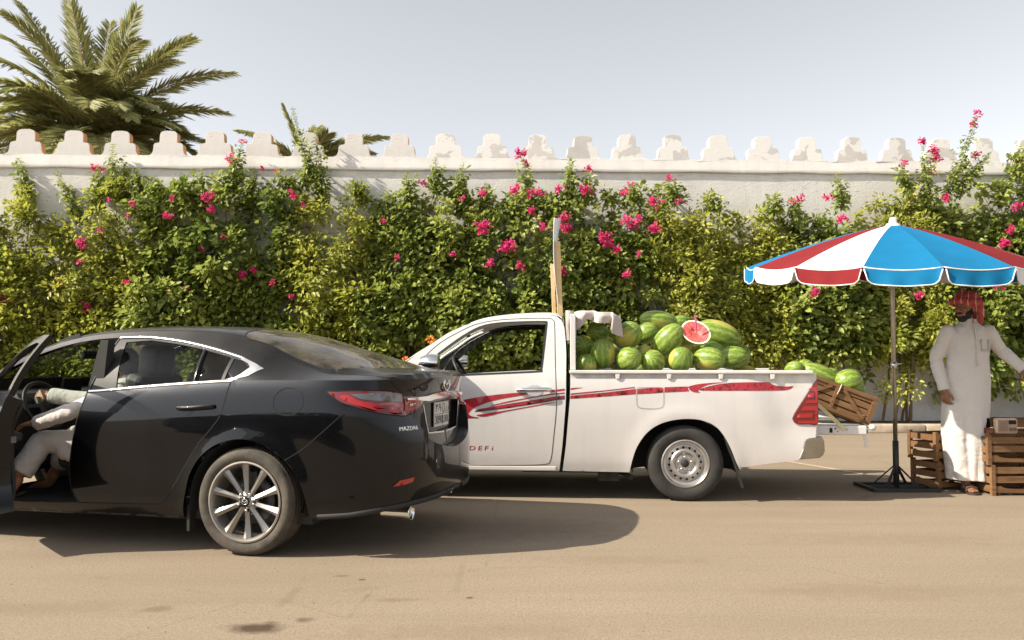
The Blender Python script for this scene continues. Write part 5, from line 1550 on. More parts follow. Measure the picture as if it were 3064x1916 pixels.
    o = obj('bumper_corner', bp, M_CHROME2, truck, smooth=False); bevel(o, 0.010, 3)
    # mud flap hanging from a chain, inner arch
    obj('mud_flap', join(beam((-0.345, 0.83 * sgn, 0.56), (-0.41, 0.83 * sgn, 0.39), 0.10, 0.012, (1, 0, 0)), beam((-0.41, 0.83 * sgn, 0.39), (-0.495, 0.83 * sgn, 0.125), 0.10, 0.012, (1, 0, 0))), M_RUBBERT, truck, smooth=False)
    for wx, rr in ((0.0, 0.46), (3.085, 0.46)):
        n = 20; V = []
        for k in range(n + 1):
            a = math.pi * (-0.02 + 1.04 * k / n)
            for y in (0.868, 0.52): V.append((wx + rr * 1.0 * math.cos(a), y * sgn, 0.27 + rr * math.sin(a)))
        Fc = [(2 * k, 2 * k + 1, 2 * k + 3, 2 * k + 2) for k in range(n)]
        V.append((wx, 0.52 * sgn, 0.3)); c = len(V) - 1
        Fc += [(2 * k + 1, c, 2 * k + 3) for k in range(n)]
        obj('wheel_well', (V, Fc), M_LINING, truck)
    # wing mirror with chrome shell
    mm = xf(lathe([(0.0, -0.085), (0.055, -0.078), (0.085, -0.03), (0.090, 0.02), (0.080, 0.065), (0.0, 0.068)], 24, 'y'), (2.245, 1.0 * sgn, 1.215), (0, 0, R(90)), (1.1, 1.15, 0.90))
    mo = obj('wing_mirror', mm, M_CHROME, truck); esplit(mo)
    obj('mirror_arm', beam((2.29, 0.83 * sgn, 1.14), (2.27, 0.97 * sgn, 1.16), 0.06, 0.035), M_RUBBERT, mo)
    obj('indicator', box(2.22, 2.325, *(sorted((1.075 * sgn, 1.088 * sgn))), 1.205, 1.225), M_SATIN, mo, smooth=False)
    return d, b
tdoor, tbed = truckside(1); truckside(-1)
# stripes on the near flank (thin vinyl)
def decal(parent, poly, mat, smooth=True):
    p = smoothpoly(poly, True, 3) if smooth else poly
    obj('decal', orient(patch(p, [], lambda a, b: (lambda q: (q[0], q[1] + 0.0022, q[2]))(tr_T(a, b)), 0.05, 0.03), (1, 0, 0.8)), mat, parent)
decal(tdoor, [(2.10, 0.845), (1.997, 0.876), (1.768, 0.919), (1.481, 0.949), (1.40, 0.946), (1.393, 0.934), (1.619, 0.895), (1.739, 0.864), (1.818, 0.834), (1.88, 0.806), (1.912, 0.773), (1.914, 0.755), (1.885, 0.738), (1.82, 0.724), (1.968, 0.720), (2.06, 0.728), (2.12, 0.78)], M_DECALR)
decal(tdoor, [(1.73, 0.827), (1.619, 0.861), (1.323, 0.918), (1.176, 0.943), (1.140, 0.945), (1.140, 0.936), (1.323, 0.908), (1.619, 0.850)], M_DECALR)
decal(tdoor, [(1.862, 0.779), (1.789, 0.808), (1.522, 0.856), (1.226, 0.902), (1.138, 0.916), (1.138, 0.884), (1.423, 0.834), (1.719, 0.792)], M_DECALD)
decal(tdoor, [(1.83, 0.800), (1.70, 0.824), (1.522, 0.850), (1.226, 0.897), (1.138, 0.911), (1.138, 0.897), (1.423, 0.846), (1.719, 0.803)], M_DECALR)
decal(tdoor, [(1.848, 0.750), (1.748, 0.764), (1.522, 0.803), (1.226, 0.855), (1.140, 0.864), (1.323, 0.829), (1.572, 0.783), (1.768, 0.736)], M_DECALR)
cabs = next(o for o in truck.children if o.name.startswith('cab_side'))
decal(cabs, [(1.128, 0.979), (1.058, 0.987), (1.058, 0.970), (1.128, 0.960)], M_DECALR, False)
decal(cabs, [(1.128, 0.947), (1.058, 0.954), (1.058, 0.942), (1.128, 0.936)], M_DECALR, False)
decal(cabs, [(1.128, 0.918), (1.058, 0.928), (1.058, 0.892), (1.128, 0.886)], M_DECALD, False)
decal(tdoor, [(1.171, 0.975), (1.140, 0.978), (1.140, 0.960), (1.176, 0.955)], M_DECALR, False)
decal(tbed, [(1.004, 0.991), (0.96, 0.996), (0.889, 0.996), (0.96, 0.984), (1.004, 0.975)], M_DECALR, False)
decal(tbed, [(1.004, 0.945), (0.69, 0.974), (0.440, 1.004), (0.440, 0.994), (0.81, 0.952), (1.006, 0.932)], M_DECALR, False)
decal(tbed, [(1.006, 0.924), (0.69, 0.955), (0.432, 0.986), (0.432, 0.940), (0.69, 0.919), (1.008, 0.897)], M_DECAL, False)
decal(tbed, [(0.420, 0.984), (0.30, 0.995), (0.192, 1.000), (0.192, 0.955), (0.30, 0.946), (0.420, 0.940)], M_DECAL, False)
decal(tbed, [(0.180, 1.001), (0.05, 1.007), (-0.028, 1.008), (-0.022, 0.992), (-0.034, 0.972), (-0.028, 0.966), (0.05, 0.962), (0.180, 0.955)], M_DECAL, False)
decal(tbed, [(-0.035, 1.010), (-0.148, 1.034), (-0.339, 1.046), (-0.207, 1.025), (-0.135, 0.994), (-0.112, 0.968), (-0.128, 0.955), (-0.078, 0.958), (-0.045, 0.974), (-0.035, 0.990)], M_DECALR)
decal(tbed, [(-0.134, 0.974), (-0.183, 1.004), (-0.327, 1.035), (-0.503, 1.046), (-0.75, 1.046), (-0.945, 1.044), (-0.937, 1.010), (-0.896, 0.983), (-0.802, 0.974), (-0.5, 0.973)], M_DECAL)
# lettering low on the door
for txt, uc in (('D', 1.888), ('E', 1.818), ('F', 1.762), ('i', 1.708)):
    tv = text_mesh(txt, 0.056, 0.0, shear=0.15)
    V = [(uc - x * 1.45, tr_T(uc, 0.452 + y)[1] + 0.0016, 0.452 + y) for x, y, d in tv[0]]
    obj('door_letter', (V, tv[1]), M_DECALR, tdoor, smooth=False)
# roof and windscreen
def tr_roof(u, t):
    sg = 1
    if t > 1: t = 2 - t; sg = -1
    z0 = TR_RAIL(u); y0 = TR_W(min(z0, 1.66)); f = t * math.pi / 2
    return (u, sg * y0 * math.cos(f), z0 + 0.045 * math.sin(f) ** 0.8)
K2 = 0.9
tk = lambda a, b: tr_roof(a, b / K2)
def k9(p): return [(a, b * K2) for a, b in p]
o = obj('cab_roof', orient(patch(k9([(1.085, 0), (1.9, 0), (1.93, 0.2), (1.95, 1.0), (1.93, 1.8), (1.9, 2.0), (1.085, 2.0)]), [], tk, 0.06, 0.03), (1.4, 0, 1.2)), M_WHITE, truck); solidify(o, 0.025, -1, M_LINING); esplit(o)
o = obj('windscreen', orient(patch(k9([(1.9, 0.07), (1.93, 0.2), (1.95, 1.0), (1.93, 1.8), (1.9, 1.93), (2.3, 1.93), (2.66, 1.93), (2.70, 1.0), (2.66, 0.07), (2.3, 0.07)]), [], tk, 0.06, 0.04), (2.1, 0, 1.0)), M_GLASS_CLR, truck)
for a, b in ((0.0, 0.07), (1.93, 2.0)):
    o = obj('a_pillar', orient(patch(k9([(1.9, a), (2.3, a), (2.66, a), (2.66, b), (2.3, b), (1.9, b)]), [], tk, 0.05, 0.03), (2.1, 0, 1.0)), M_WHITE, truck); solidify(o, 0.035, -1, M_BEDIN); esplit(o)
# back of the cab with its window
def cabback(a, b): return (1.135, a, b)
ww = 0.80
o = obj('cab_back', orient(patch([(-0.84, 0.26), (0.84, 0.26), (0.86, 0.9), (0.85, 1.14), (0.74, 1.5), (0.68, 1.62), (0.4, 1.67), (-0.4, 1.67), (-0.68, 1.62), (-0.74, 1.5), (-0.85, 1.14), (-0.86, 0.9)], [[(-0.60, 1.16), (0.60, 1.16), (0.52, 1.55), (-0.52, 1.55)]], cabback, 0.1), (1.6, 0, 1)), M_WHITE, truck, smooth=False); solidify(o, 0.03, -1, M_LINING)
obj('rear_window', ([(1.13, -0.62, 1.15), (1.13, 0.62, 1.15), (1.13, 0.54, 1.56), (1.13, -0.54, 1.56)], [(0, 1, 2, 3)]), M_GLASS_DRK, truck, smooth=False)
# bonnet, nose, floor
def tr_hood(x, y): return (x, y, 1.125 - 0.09 * max(0, (x - 2.6) / 1.4) ** 1.6 * 1.6 + 0.05 * (1 - (y / 0.8) ** 2) - 0.10 * max(0, (abs(y) - 0.66) / 0.14) ** 2 * 0.3)
o = obj('bonnet', orient(patch([(2.62, -0.80), (3.6, -0.80), (3.9, -0.70), (4.02, -0.3), (4.03, 0), (4.02, 0.3), (3.9, 0.70), (3.6, 0.80), (2.62, 0.80)], [], tr_hood, 0.08), (3, 0, 0.4)), M_WHITE, truck); solidify(o, 0.02, -1)
o = obj('front_grille', prism([(3.95, 0.45), (4.06, 0.50), (4.08, 0.75), (4.03, 0.98), (3.93, 1.02)], -0.70, 0.70), M_PIANO, truck, smooth=False); bevel(o, 0.03, 2)
o = obj('front_bumper', prism([(3.85, 0.34), (4.10, 0.36), (4.12, 0.52), (4.05, 0.58), (3.85, 0.56)], -0.82, 0.82), M_WHITE, truck, smooth=False); bevel(o, 0.03, 2)
obj('cab_floor', box(1.15, 2.7, -0.83, 0.83, 0.30, 0.38), M_UNDER, truck, smooth=False)
for sg in (1, -1):
    o = obj('sill', box(1.13, 2.44, *(sorted((0.80 * sg, 0.868 * sg))), 0.252, 0.300), M_WHITE, truck, smooth=False); bevel(o, 0.012, 2)
    obj('frame_rail', box(-1.05, 3.9, *(sorted((0.40 * sg, 0.50 * sg))), 0.36, 0.50), M_UNDER, truck, smooth=False)
obj('bed_floor', join(box(-1.13, 1.005, -0.51, 0.51, 0.62, 0.66), box(-1.13, -0.48, 0.511, 0.834, 0.62, 0.66), box(0.48, 1.005, 0.511, 0.834, 0.62, 0.66), box(-1.13, -0.48, -0.834, -0.511, 0.62, 0.66), box(0.48, 1.005, -0.834, -0.511, 0.62, 0.66), box(-0.479, 0.479, 0.511, 0.834, 0.738, 0.75), box(-0.479, 0.479, -0.834, -0.511, 0.738, 0.75)), M_BEDIN, truck, smooth=False)
obj('gap_shade_block', box(1.022, 1.10, 0.30, 0.74, 0.28, 1.12), M_RUBBERT, truck, smooth=False)  # dark block added inside the cab gap to stand in for its shade
obj('headboard', box(0.985, 1.008, -0.834, 0.834, 0.62, 1.1485), M_WHITE2, truck, smooth=False)
obj('cross_member', box(-1.12, -1.02, -0.60, 0.60, 0.50, 0.60), M_UNDER, truck, smooth=False)
obj('rear_axle', tube([(0, -0.62, 0.33), (0, 0.62, 0.33)], 0.06, 10), M_UNDER, truck)
obj('fuel_tank', box(0.62, 1.45, 0.42, 0.72, 0.225, 0.40), M_UNDER, truck, smooth=False)
obj('battery_bracket', box(0.58, 0.76, 0.55, 0.78, 0.16, 0.27), M_UNDER, truck, smooth=False)
obj('exhaust_pipe', tube([(2.2, 0.3, 0.24), (1.0, 0.34, 0.22), (0.55, 0.62, 0.22), (0.47, 0.80, 0.20)], 0.025, 8), M_UNDER, truck)
# dropped tailgate with latch, stays and rear posts
tg = obj('tailgate', box(-1.60, -1.150, -0.735, 0.735, 0.580, 0.662), M_WHITE2, truck, smooth=False); bevel(tg, 0.012, 2)
for pl in ([(-1.285, 0.605, 0.045), (-1.285, 0.605, 0.045)],):
    obj('latch_slot', box(-1.300, -1.275, 0.734, 0.7375, 0.600, 0.640), M_GAP, tg, smooth=False)
for du, dz, rr in ((-1.325, 0.636, 0.007), (-1.345, 0.612, 0.005), (-1.425, 0.628, 0.005)):
    obj('bolt_hole', xf(lathe([(0.0, 0.0), (rr, 0.0)], 10), (du, 0.7372, dz)), M_GAP, tg)
obj('tailgate_knob', xf(lathe([(0, -0.03), (0.022, -0.028), (0.027, 0), (0.022, 0.028), (0, 0.03)], 14), (-1.655, 0.70, 0.645), (0, 0, R(90))), M_WHITE2, tg)
obj('tailgate_lever', join(beam((-1.60, 0.70, 0.63), (-1.655, 0.70, 0.65), 0.02, 0.02), beam((-1.575, 0.72, 0.61), (-1.598, 0.72, 0.47), 0.03, 0.008, (0, 1, 0))), M_SATIN, tg, smooth=False)
M_STAY = simple('zinc_stay', (0.50, 0.46, 0.27), 0.45, 0.5, var=0.2)
for sg in (1, -1):
    obj('tailgate_stay', join(beam((-1.10, 0.758 * sg, 0.915), (-1.27, 0.758 * sg, 0.755), 0.030, 0.006, (0, 1, 0)), beam((-1.26, 0.764 * sg, 0.762), (-1.40, 0.764 * sg, 0.628), 0.034, 0.006, (0, 1, 0))), M_STAY, truck, smooth=False)
    obj('rear_post', box(-1.135, -1.09, *(sorted((0.755 * sg, 0.860 * sg))), 0.56, 1.119), M_WHITE2, truck, smooth=False)
# headboard guard above the cab
for sg in (1, -1):
    o = obj('guard_post', box(0.958, 1.008, *(sorted((0.79 * sg, 0.85 * sg))), 1.151, 1.655), M_WHITE2, truck, smooth=False); bevel(o, 0.006, 2)
o = obj('guard_bar', box(0.961, 1.005, -0.789, 0.789, 1.600, 1.645), M_WHITE2, truck, smooth=False); bevel(o, 0.006, 2)
o = obj('guard_bar', box(0.965, 1.001, -0.789, 0.789, 1.360, 1.395), M_WHITE2, truck, smooth=False)
# cabin
o = obj('bench_seat', box(1.30, 1.80, -0.65, 0.65, 0.55, 0.72), M_LEATHER, truck, smooth=False); bevel(o, 0.05, 3)
o = obj('seat_back', xf(box(-0.06, 0.06, -0.65, 0.65, 0, 0.52), (1.32, 0, 0.66), (0, R(-14), 0)), M_LEATHER, truck, smooth=False); bevel(o, 0.05, 3)
o = obj('dashboard', prism([(2.16, 0.55), (2.18, 0.90), (2.20, 1.06), (2.32, 1.11), (2.62, 1.10), (2.62, 0.5)], -0.80, 0.80), M_CABIN, truck, smooth=False); bevel(o, 0.03, 3)
sw = xf(join(tube([(0.185 * math.cos(a), 0.185 * math.sin(a), 0) for a in [2 * math.pi * i / 36 for i in range(37)]], 0.017, 8, False), box(-0.06, 0.06, -0.06, 0.06, -0.02, 0.01), beam((0, -0.17, 0), (0, 0.17, 0), 0.035, 0.02)), (2.045, 0.36, 1.10), (0, R(-62), 0))
obj('steering_wheel', sw, M_LEATHER, truck)
o = obj('rear_view_mirror', box(2.03, 2.06, -0.12, 0.12, 1.47, 1.53), M_PIANO, truck, smooth=False); bevel(o, 0.012, 2)
obj('air_freshener', box(2.050, 2.054, -0.03, 0.03, 1.29, 1.42), M_PIANO, truck, smooth=False)
obj('sun_visor', xf(box(-0.09, 0.09, -0.18, 0.18, -0.008, 0.008), (1.86, -0.38, 1.575), (0, R(20), 0)), M_BEDIN, truck, smooth=False)
obj('headlining', orient(patch(k9([(1.12, 0.12), (1.88, 0.12), (1.90, 1.0), (1.88, 1.88), (1.12, 1.88)]), [], lambda a, b: (lambda p: (p[0], p[1] * 0.97, p[2] - 0.035))(tk(a, b)), 0.1), (1.4, 0, 2.2)), M_BEDIN, truck)

# steel wheels
M_STEEL = simple('silver_steel_wheel', (0.48, 0.46, 0.44), 0.34, 0.85, var=0.15, scale=9)
M_TYRE2 = simple('black_tyre', (0.030, 0.028, 0.026), 0.8, var=0.45, scale=7, bump=0.3)
def steel_wheel(parent, x, yout, side, Ro=0.334):
    Ri = 0.205
    root = sharp(obj('wheel', lathe([(Ri + 0.002, -0.012), (Ri + 0.006, 0.0), (Ri - 0.004, 0.004), (Ri - 0.012, -0.004), (Ri - 0.018, -0.022), (Ri - 0.036, -0.026), (Ri - 0.038, -0.12), (Ri, -0.17)], 64), M_STEEL, parent), 45)
    root.location = (x, yout, Ro - 0.004); root.rotation_euler = (0, 0.1, 0 if side > 0 else math.pi)
    obj('tyre', tyre_mesh(Ro, Ri, 0.20), M_TYRE2, root)
    prof = lerp_tab([(0.028, -0.030), (0.060, -0.028), (0.068, -0.034), (0.080, -0.034), (0.092, -0.016), (0.115, -0.008), (0.130, -0.020), (0.150, -0.034), (0.170, -0.040)])
    holes = [ell(0.1395 * math.cos(2 * math.pi * k / 16), 0.1395 * math.sin(2 * math.pi * k / 16), 0.0115, 0.0115, 10) for k in range(16)]
    disc = patch(ell(0, 0, 0.170, 0.170, 60), holes + [ell(0, 0, 0.030, 0.030, 24)], lambda a, b: (a, prof(math.hypot(a, b)), b), 0.008, 0.008)
    d = obj('wheel_disc', orient(disc, (0, -0.5, 0)), M_STEEL, root); solidify(d, 0.004, -1)
    obj('hub_cap', lathe([(0.034, -0.05), (0.034, -0.012), (0.028, -0.004), (0.020, 0.0), (0.0, 0.002)], 24), M_RUBBERT, root)
    nt = lathe([(0.011, -0.034), (0.0115, -0.018), (0.006, -0.010), (0.0, -0.010)], 6)
    for k in range(5):
        a = 2 * math.pi * k / 5 + 0.4
        obj('wheel_nut', nt, M_SATIN, root, loc=(0.057 * math.cos(a), 0, 0.057 * math.sin(a)))
    obj('brake_drum', lathe([(0.0, -0.06), (0.150, -0.06), (0.155, -0.15)], 40), M_LINING, root)
    return root
for (x, s) in ((0.0, 1), (3.085, 1), (0.0, -1), (3.085, -1)):
    steel_wheel(truck, x, 0.862 * s, s)
# ================================================================== load, stall and small things
def tw(u, v, z):
    """truck space to world"""
    F_ = Vector((-math.cos(TR_YAW), math.sin(TR_YAW), 0))
    return _tO + F_ * u + _tL * v + Vector((0, 0, z))

# ------------------------------------------------------------------ watermelons
def mat_melon(name='watermelon_rind', lo=(0.105, 0.195, 0.022), hi=(0.285, 0.370, 0.065)):
    t = NT(name); v = t.coord()
    s = t.n('SeparateXYZ'); t.l(v, s.inputs[0])
    oi = t.n('ObjectInfo')
    sh = t.n('CombineXYZ'); t.l(oi.outputs['Random'], sh.inputs[0]); t.l(oi.outputs['Random'], sh.inputs[1])
    off = t.n('VectorMath', operation='MULTIPLY_ADD'); t.l(sh.outputs[0], off.inputs[0]); off.inputs[1].default_value = (37, 53, 11); t.l(v, off.inputs[2])
    vv = off.outputs[0]
    ang = t.math('ARCTAN2', s.outputs[1], s.outputs[2])
    wob = t.math('SUBTRACT', t.noise(vv, 3.2, 4, 0.6), 0.5)
    jag = t.math('SUBTRACT', t.noise(vv, 11, 4, 0.7), 0.5)
    a2 = t.math('ADD', ang, t.math('ADD', t.math('MULTIPLY', wob, 0.9), t.math('MULTIPLY', jag, 0.55)))
    st = t.math('SINE', t.math('MULTIPLY', a2, 11.0))
    st = t.math('ADD', t.math('MULTIPLY', st, 0.5), 0.5)
    thr = t.math('MULTIPLY_ADD', oi.outputs['Random'], 0.42); t.t.nodes[-1].inputs[2].default_value = -0.12
    f = t.math('ADD', t.math('SUBTRACT', st, thr), t.math('MULTIPLY', jag, 0.25), True)
    c = t.ramp(f, [(0.02, hi), (0.22, tuple((a + b) / 2 * 0.8 for a, b in zip(lo, hi))), (0.70, lo)])
    mot = t.noise(vv, 20, 4, 0.7)
    c = t.mix(t.ramp(mot, [(0.45, 0.0), (0.75, 0.45)]), c, (0.10, 0.19, 0.03))
    vein = t.ramp(t.math('ABSOLUTE', t.math('SUBTRACT', t.noise(vv, 6, 5, 0.7, 1.0), 0.5)), [(0.0, 0.7), (0.03, 0.0)])
    c = t.mix(vein, c, (0.32, 0.40, 0.10))
    spot = t.ramp(t.math('ADD', t.math('MULTIPLY', s.outputs[2], -1.0), t.math('MULTIPLY', wob, 0.5)), [(0.62, 0.0), (0.85, 0.75)])
    c = t.mix(spot, c, (0.50, 0.42, 0.09))
    return t.done(t.bsdf(c, 0.34, 0, t.bump(mot, 0.08, 0.01), spec=0.4))
M_MELON = mat_melon()
M_SCAR = simple('dry_stem', (0.34, 0.27, 0.13), 0.9, var=0.3)
def melon_mesh():
    V, Fc = [], []
    n, m = 28, 18
    V.append((-1, 0, 0))
    for j in range(1, m):
        a = math.pi * j / m
        x = -math.cos(a); r = math.sin(a) ** 0.93
        for i in range(n):
            b = 2 * math.pi * i / n
            k = 1 + 0.010 * math.cos(b * 11)
            V.append((x, r * k * math.cos(b), r * k * math.sin(b)))
    V.append((1, 0, 0)); e = len(V) - 1
    for i in range(n): Fc.append((0, 1 + (i + 1) % n, 1 + i))
    for j in range(m - 2):
        for i in range(n):
            a, b = 1 + j * n + i, 1 + j * n + (i + 1) % n
            Fc.append((a, b, b + n, a + n))
    o = 1 + (m - 2) * n
    for i in range(n): Fc.append((o + i, o + (i + 1) % n, e))
    return V, Fc
ME_MELON = meshdata('watermelon', *melon_mesh()); ME_MELON.materials.append(M_MELON)
ME_SCAR = meshdata('stem_end', *lathe([(0.09, 0.0), (0.06, 0.012), (0.025, 0.03), (0.0, 0.05)], 10, 'z')); ME_SCAR.materials.append(M_SCAR)
def melon(label, u, v, z, a, b, axis, roll=0.0, group='watermelons heaped in the truck bed', world=False):
    """a: half length, b: half thickness; axis: long axis in world space, stem end first"""
    o = link('watermelon', ME_MELON)
    o.location = Vector((u, v, z)) if world else tw(u, v, z)
    q = Vector(axis).normalized().to_track_quat('X', 'Z')
    o.rotation_euler = (q.to_matrix() @ Matrix.Rotation(roll, 3, 'X')).to_euler()
    o.scale = (a, b, b)
    tag(o, label, 'watermelon', group)
    s = link('stem_end', ME_SCAR, None, o); s.location = (0.985, 0, 0); s.rotation_euler = (0, R(90), 0); s.scale = (1, 1, b / a)
    return o
HEAP = [
 ('small round watermelon at the front left corner of the bed', 0.863, 0.66, 1.197, 0.100, 0.096, (0.3, -0.5, 0.8)),
 ('dark upright watermelon with pale stem dot, behind the small corner one', 0.713, 0.60, 1.300, 0.146, 0.118, (-0.05, -0.45, 0.9)),
 ('dark star-veined watermelon with its end to the camera, hard by the white post', 0.891, 0.40, 1.367, 0.112, 0.108, (0.1, -0.97, 0.05)),
 ('shaded watermelon under the hanging cloth', 0.747, 0.35, 1.505, 0.122, 0.100, (-0.6, -0.75, 0.1)),
 ('plump bright watermelon right of the cloth', 0.473, 0.45, 1.470, 0.146, 0.126, (0.62, -0.55, 0.55)),
 ('watermelon half hidden behind the plump bright one', 0.276, 0.15, 1.499, 0.125, 0.106, (0.7, -0.5, 0.3)),
 ('round watermelon with yellow patch in the front row below the plump one', 0.474, 0.66, 1.250, 0.122, 0.112, (0.5, -0.8, 0.35)),
 ('shadowed dark watermelon in the front row, middle of the bed', 0.255, 0.62, 1.225, 0.115, 0.108, (-0.4, -0.7, 0.4)),
 ('dark watermelon sunk in the gap at mid heap', 0.314, 0.38, 1.300, 0.090, 0.085, (0.8, 0.3, 0.2)),
 ('long pale watermelon lying on top of the heap', 0.147, 0.05, 1.620, 0.192, 0.106, (0.97, 0.1, -0.12)),
 ('slanting long watermelon leaning left of the cut half', 0.092, 0.42, 1.425, 0.180, 0.124, (0.60, -0.35, 0.72)),
 ('watermelon peeking up behind the pink straw', -0.098, -0.20, 1.615, 0.100, 0.078, (1, 0.2, 0)),
 ('largest yellow-bellied watermelon sloping right of the cut half', -0.418, 0.15, 1.492, 0.222, 0.124, (-0.90, 0.1, 0.34)),
 ('pale net-patterned watermelon in the front row', 0.008, 0.66, 1.245, 0.119, 0.110, (0.2, -0.6, 0.7)),
 ('bright green striped watermelon at the right end of the front row', -0.251, 0.62, 1.250, 0.146, 0.108, (0.80, -0.58, -0.08)),
 ('long dark watermelon behind the right end of the front row', -0.500, 0.38, 1.262, 0.150, 0.108, (0.95, -0.3, 0.1)),
 ('yellowish watermelon at the far right foot of the heap', -0.634, 0.10, 1.275, 0.118, 0.090, (0.3, 0.3, 0.9)),
 ('low watermelon barely showing over the bed rail', -0.629, 0.30, 1.105, 0.130, 0.085, (1, 0.1, 0)),
 ('yellow-sided watermelon below the cut half', -0.060, 0.30, 1.360, 0.110, 0.090, (0.6, 0.2, 0.6)),
]
for i, (lab, u, v, z, a, b, ax) in enumerate(HEAP):
    melon(lab, u, v, z, a, b, ax, roll=i * 1.3)
# under layer that carries the heap (only just seen between the others)
for i, (u, v) in enumerate(((0.85, 0.05), (0.55, 0.12), (0.62, -0.30), (0.25, -0.30), (-0.05, -0.12), (-0.33, 0.28), (-0.35, -0.2))):
    melon(('dark watermelon deep behind the star-veined one by the post', 'shaded watermelon deep behind the plump bright one', 'watermelon on the far side of the heap under the cloth end', 'watermelon on the far side of the heap under the long pale one',
           'watermelon buried beneath the one behind the pink straw', 'watermelon buried between the cut half and the front row', 'watermelon buried beneath the largest yellow-bellied one')[i], u, v, 1.20 + 0.05 * (i % 3), 0.14, 0.115, (math.cos(i * 1.7), math.sin(i * 1.7), 0.1), roll=i)

# the cut half with its straw
cutw = tw(-0.151, 0.50, 1.500)
ch = empty('cut_watermelon', cutw, 0, 'halved watermelon showing red flesh, pink straw stuck in it', 'watermelon')
face_n = Vector((-0.10, -0.86, 0.45)).normalized()
q = face_n.to_track_quat('Z', 'Y'); ch.rotation_euler = (q.to_matrix() @ Matrix.Rotation(R(-38), 3, 'Z')).to_euler()
def hemi(rx, ry, rz, n=36, m=10):
    V, Fc = [], []
    for j in range(m):
        a = math.pi / 2 * j / m
        for i in range(n):
            b = 2 * math.pi * i / n
            V.append((rx * math.cos(a) * math.cos(b), ry * math.cos(a) * math.sin(b), -rz * math.sin(a)))
    V.append((0, 0, -rz)); e = len(V) - 1
    for j in range(m - 1):
        for i in range(n):
            a, b = j * n + i, j * n + (i + 1) % n
            Fc.append((a, b, b + n, a + n))
    for i in range(n): Fc.append(((m - 1) * n + i, (m - 1) * n + (i + 1) % n, e))
    return V, Fc
obj('rind', orient(hemi(0.145, 0.118, 0.13), (0, 0, 0)), M_MELON, ch)
def mat_flesh():
    t = NT('melon_flesh'); v = t.coord(); s = t.n('SeparateXYZ'); t.l(v, s.inputs[0])
    x = t.math('DIVIDE', s.outputs[0], 0.145); y = t.math('DIVIDE', s.outputs[1], 0.118)
    d = t.math('SQRT', t.math('ADD', t.math('MULTIPLY', x, x), t.math('MULTIPLY', y, y)))
    n = t.noise(v, 38, 4, 0.7); d2 = t.math('ADD', d, t.math('MULTIPLY', t.math('SUBTRACT', n, 0.5), 0.05))
    red = t.ramp(n, [(0.35, (0.52, 0.055, 0.060)), (0.7, (0.72, 0.18, 0.15))])
    c = t.mix(t.ramp(d2, [(0.84, 0.0), (0.90, 1.0)]), red, (0.82, 0.78, 0.62))
    c = t.mix(t.ramp(d, [(0.965, 0.0), (0.985, 1.0)]), c, (0.20, 0.30, 0.06))
    return t.done(t.bsdf(c, 0.35, 0, t.bump(n, 0.6, 0.012), spec=0.4))
def fleshface():
    V, Fc = [(0.0, 0.0, -0.022)], []
    n = 48; rings = [0.10, 0.2, 0.3, 0.42, 0.55, 0.68, 0.80, 0.90, 0.97, 1.0]
    for r in rings:
        for i in range(n):
            b = 2 * math.pi * i / n
            h = -0.020 * (1 - r) + 0.012 * mnoise.noise((r * 3 * math.cos(b) * 2, r * 3 * math.sin(b) * 2, 1.0)) * (1 - r ** 3)
            if r < 0.35: h -= 0.012
            V.append((0.145 * r * math.cos(b), 0.118 * r * math.sin(b), h + (0.001 if r < 1 else 0)))
    for i in range(n): Fc.append((0, 1 + i, 1 + (i + 1) % n))
    for j in range(len(rings) - 1):
        for i in range(n):
            a, b = 1 + j * n + i, 1 + j * n + (i + 1) % n
            Fc.append((a, a + n, b + n, b))
    return V, Fc
obj('flesh', fleshface(), mat_flesh(), ch)
sp = cutw + Vector((-0.005, -0.03, 0.02))
obj_s = obj('drinking_straw', tube([sp - sp, Vector((-0.004, -0.015, 0.07)), Vector((-0.012, -0.03, 0.135))], [0.0085, 0.0085, 0.0085], 10, False), simple('pink_plastic', (0.72, 0.10, 0.42), 0.35, var=0.1), loc=sp)
tag(obj_s, 'short pink plastic straw standing in the cut watermelon', 'straw')

# cloth thrown over the guard bar
def cloth_mesh():
    V, Fc = [], []
    nu, nq = 56, 40
    for i in range(nu + 1):
        s = i / nu; u = 1.045 - 0.49 * s
        hang = 0.19 * max(0, 1 - s / 0.32) ** 0.6 + 0.095 + 0.085 * _sst((s - 0.70) / 0.25)
        topz = 1.688 + 0.004 * math.sin(s * 9) - 0.045 * max(0, (s - 0.55) / 0.45) ** 2
        for j in range(nq + 1):
            q = j / nq
            if q < 0.55:
                t = q / 0.55; v = 0.05 + 0.60 * t; z = topz - 0.03 * (1 - t) ** 2
            else:
                t = (q - 0.55) / 0.45
                v = 0.65 + 0.085 * math.sin(min(1, t * 1.6) * math.pi / 2); z = topz - hang * t ** 1.15
            w = 0.014 + 0.044 * max(0, (q - 0.45) / 0.55)
            ph = s * 21 + 1.2 * math.sin(s * 7) + q * 1.5
            v += w * math.sin(ph); u2 = u + 0.6 * w * math.cos(ph * 0.9 + 0.4)
            z += 0.010 * math.sin(ph * 0.7 + 1) * (0.4 + q) + 0.008 * mnoise.noise((s * 8, q * 8, 0))
            if s < 0.10 and z > 1.655: z = max(z, 1.668)
            V.append((u2, v, z))
    m = nq + 1
    for i in range(nu):
        for j in range(nq): Fc.append((i * m + j, (i + 1) * m + j, (i + 1) * m + j + 1, i * m + j + 1))
    return V, Fc
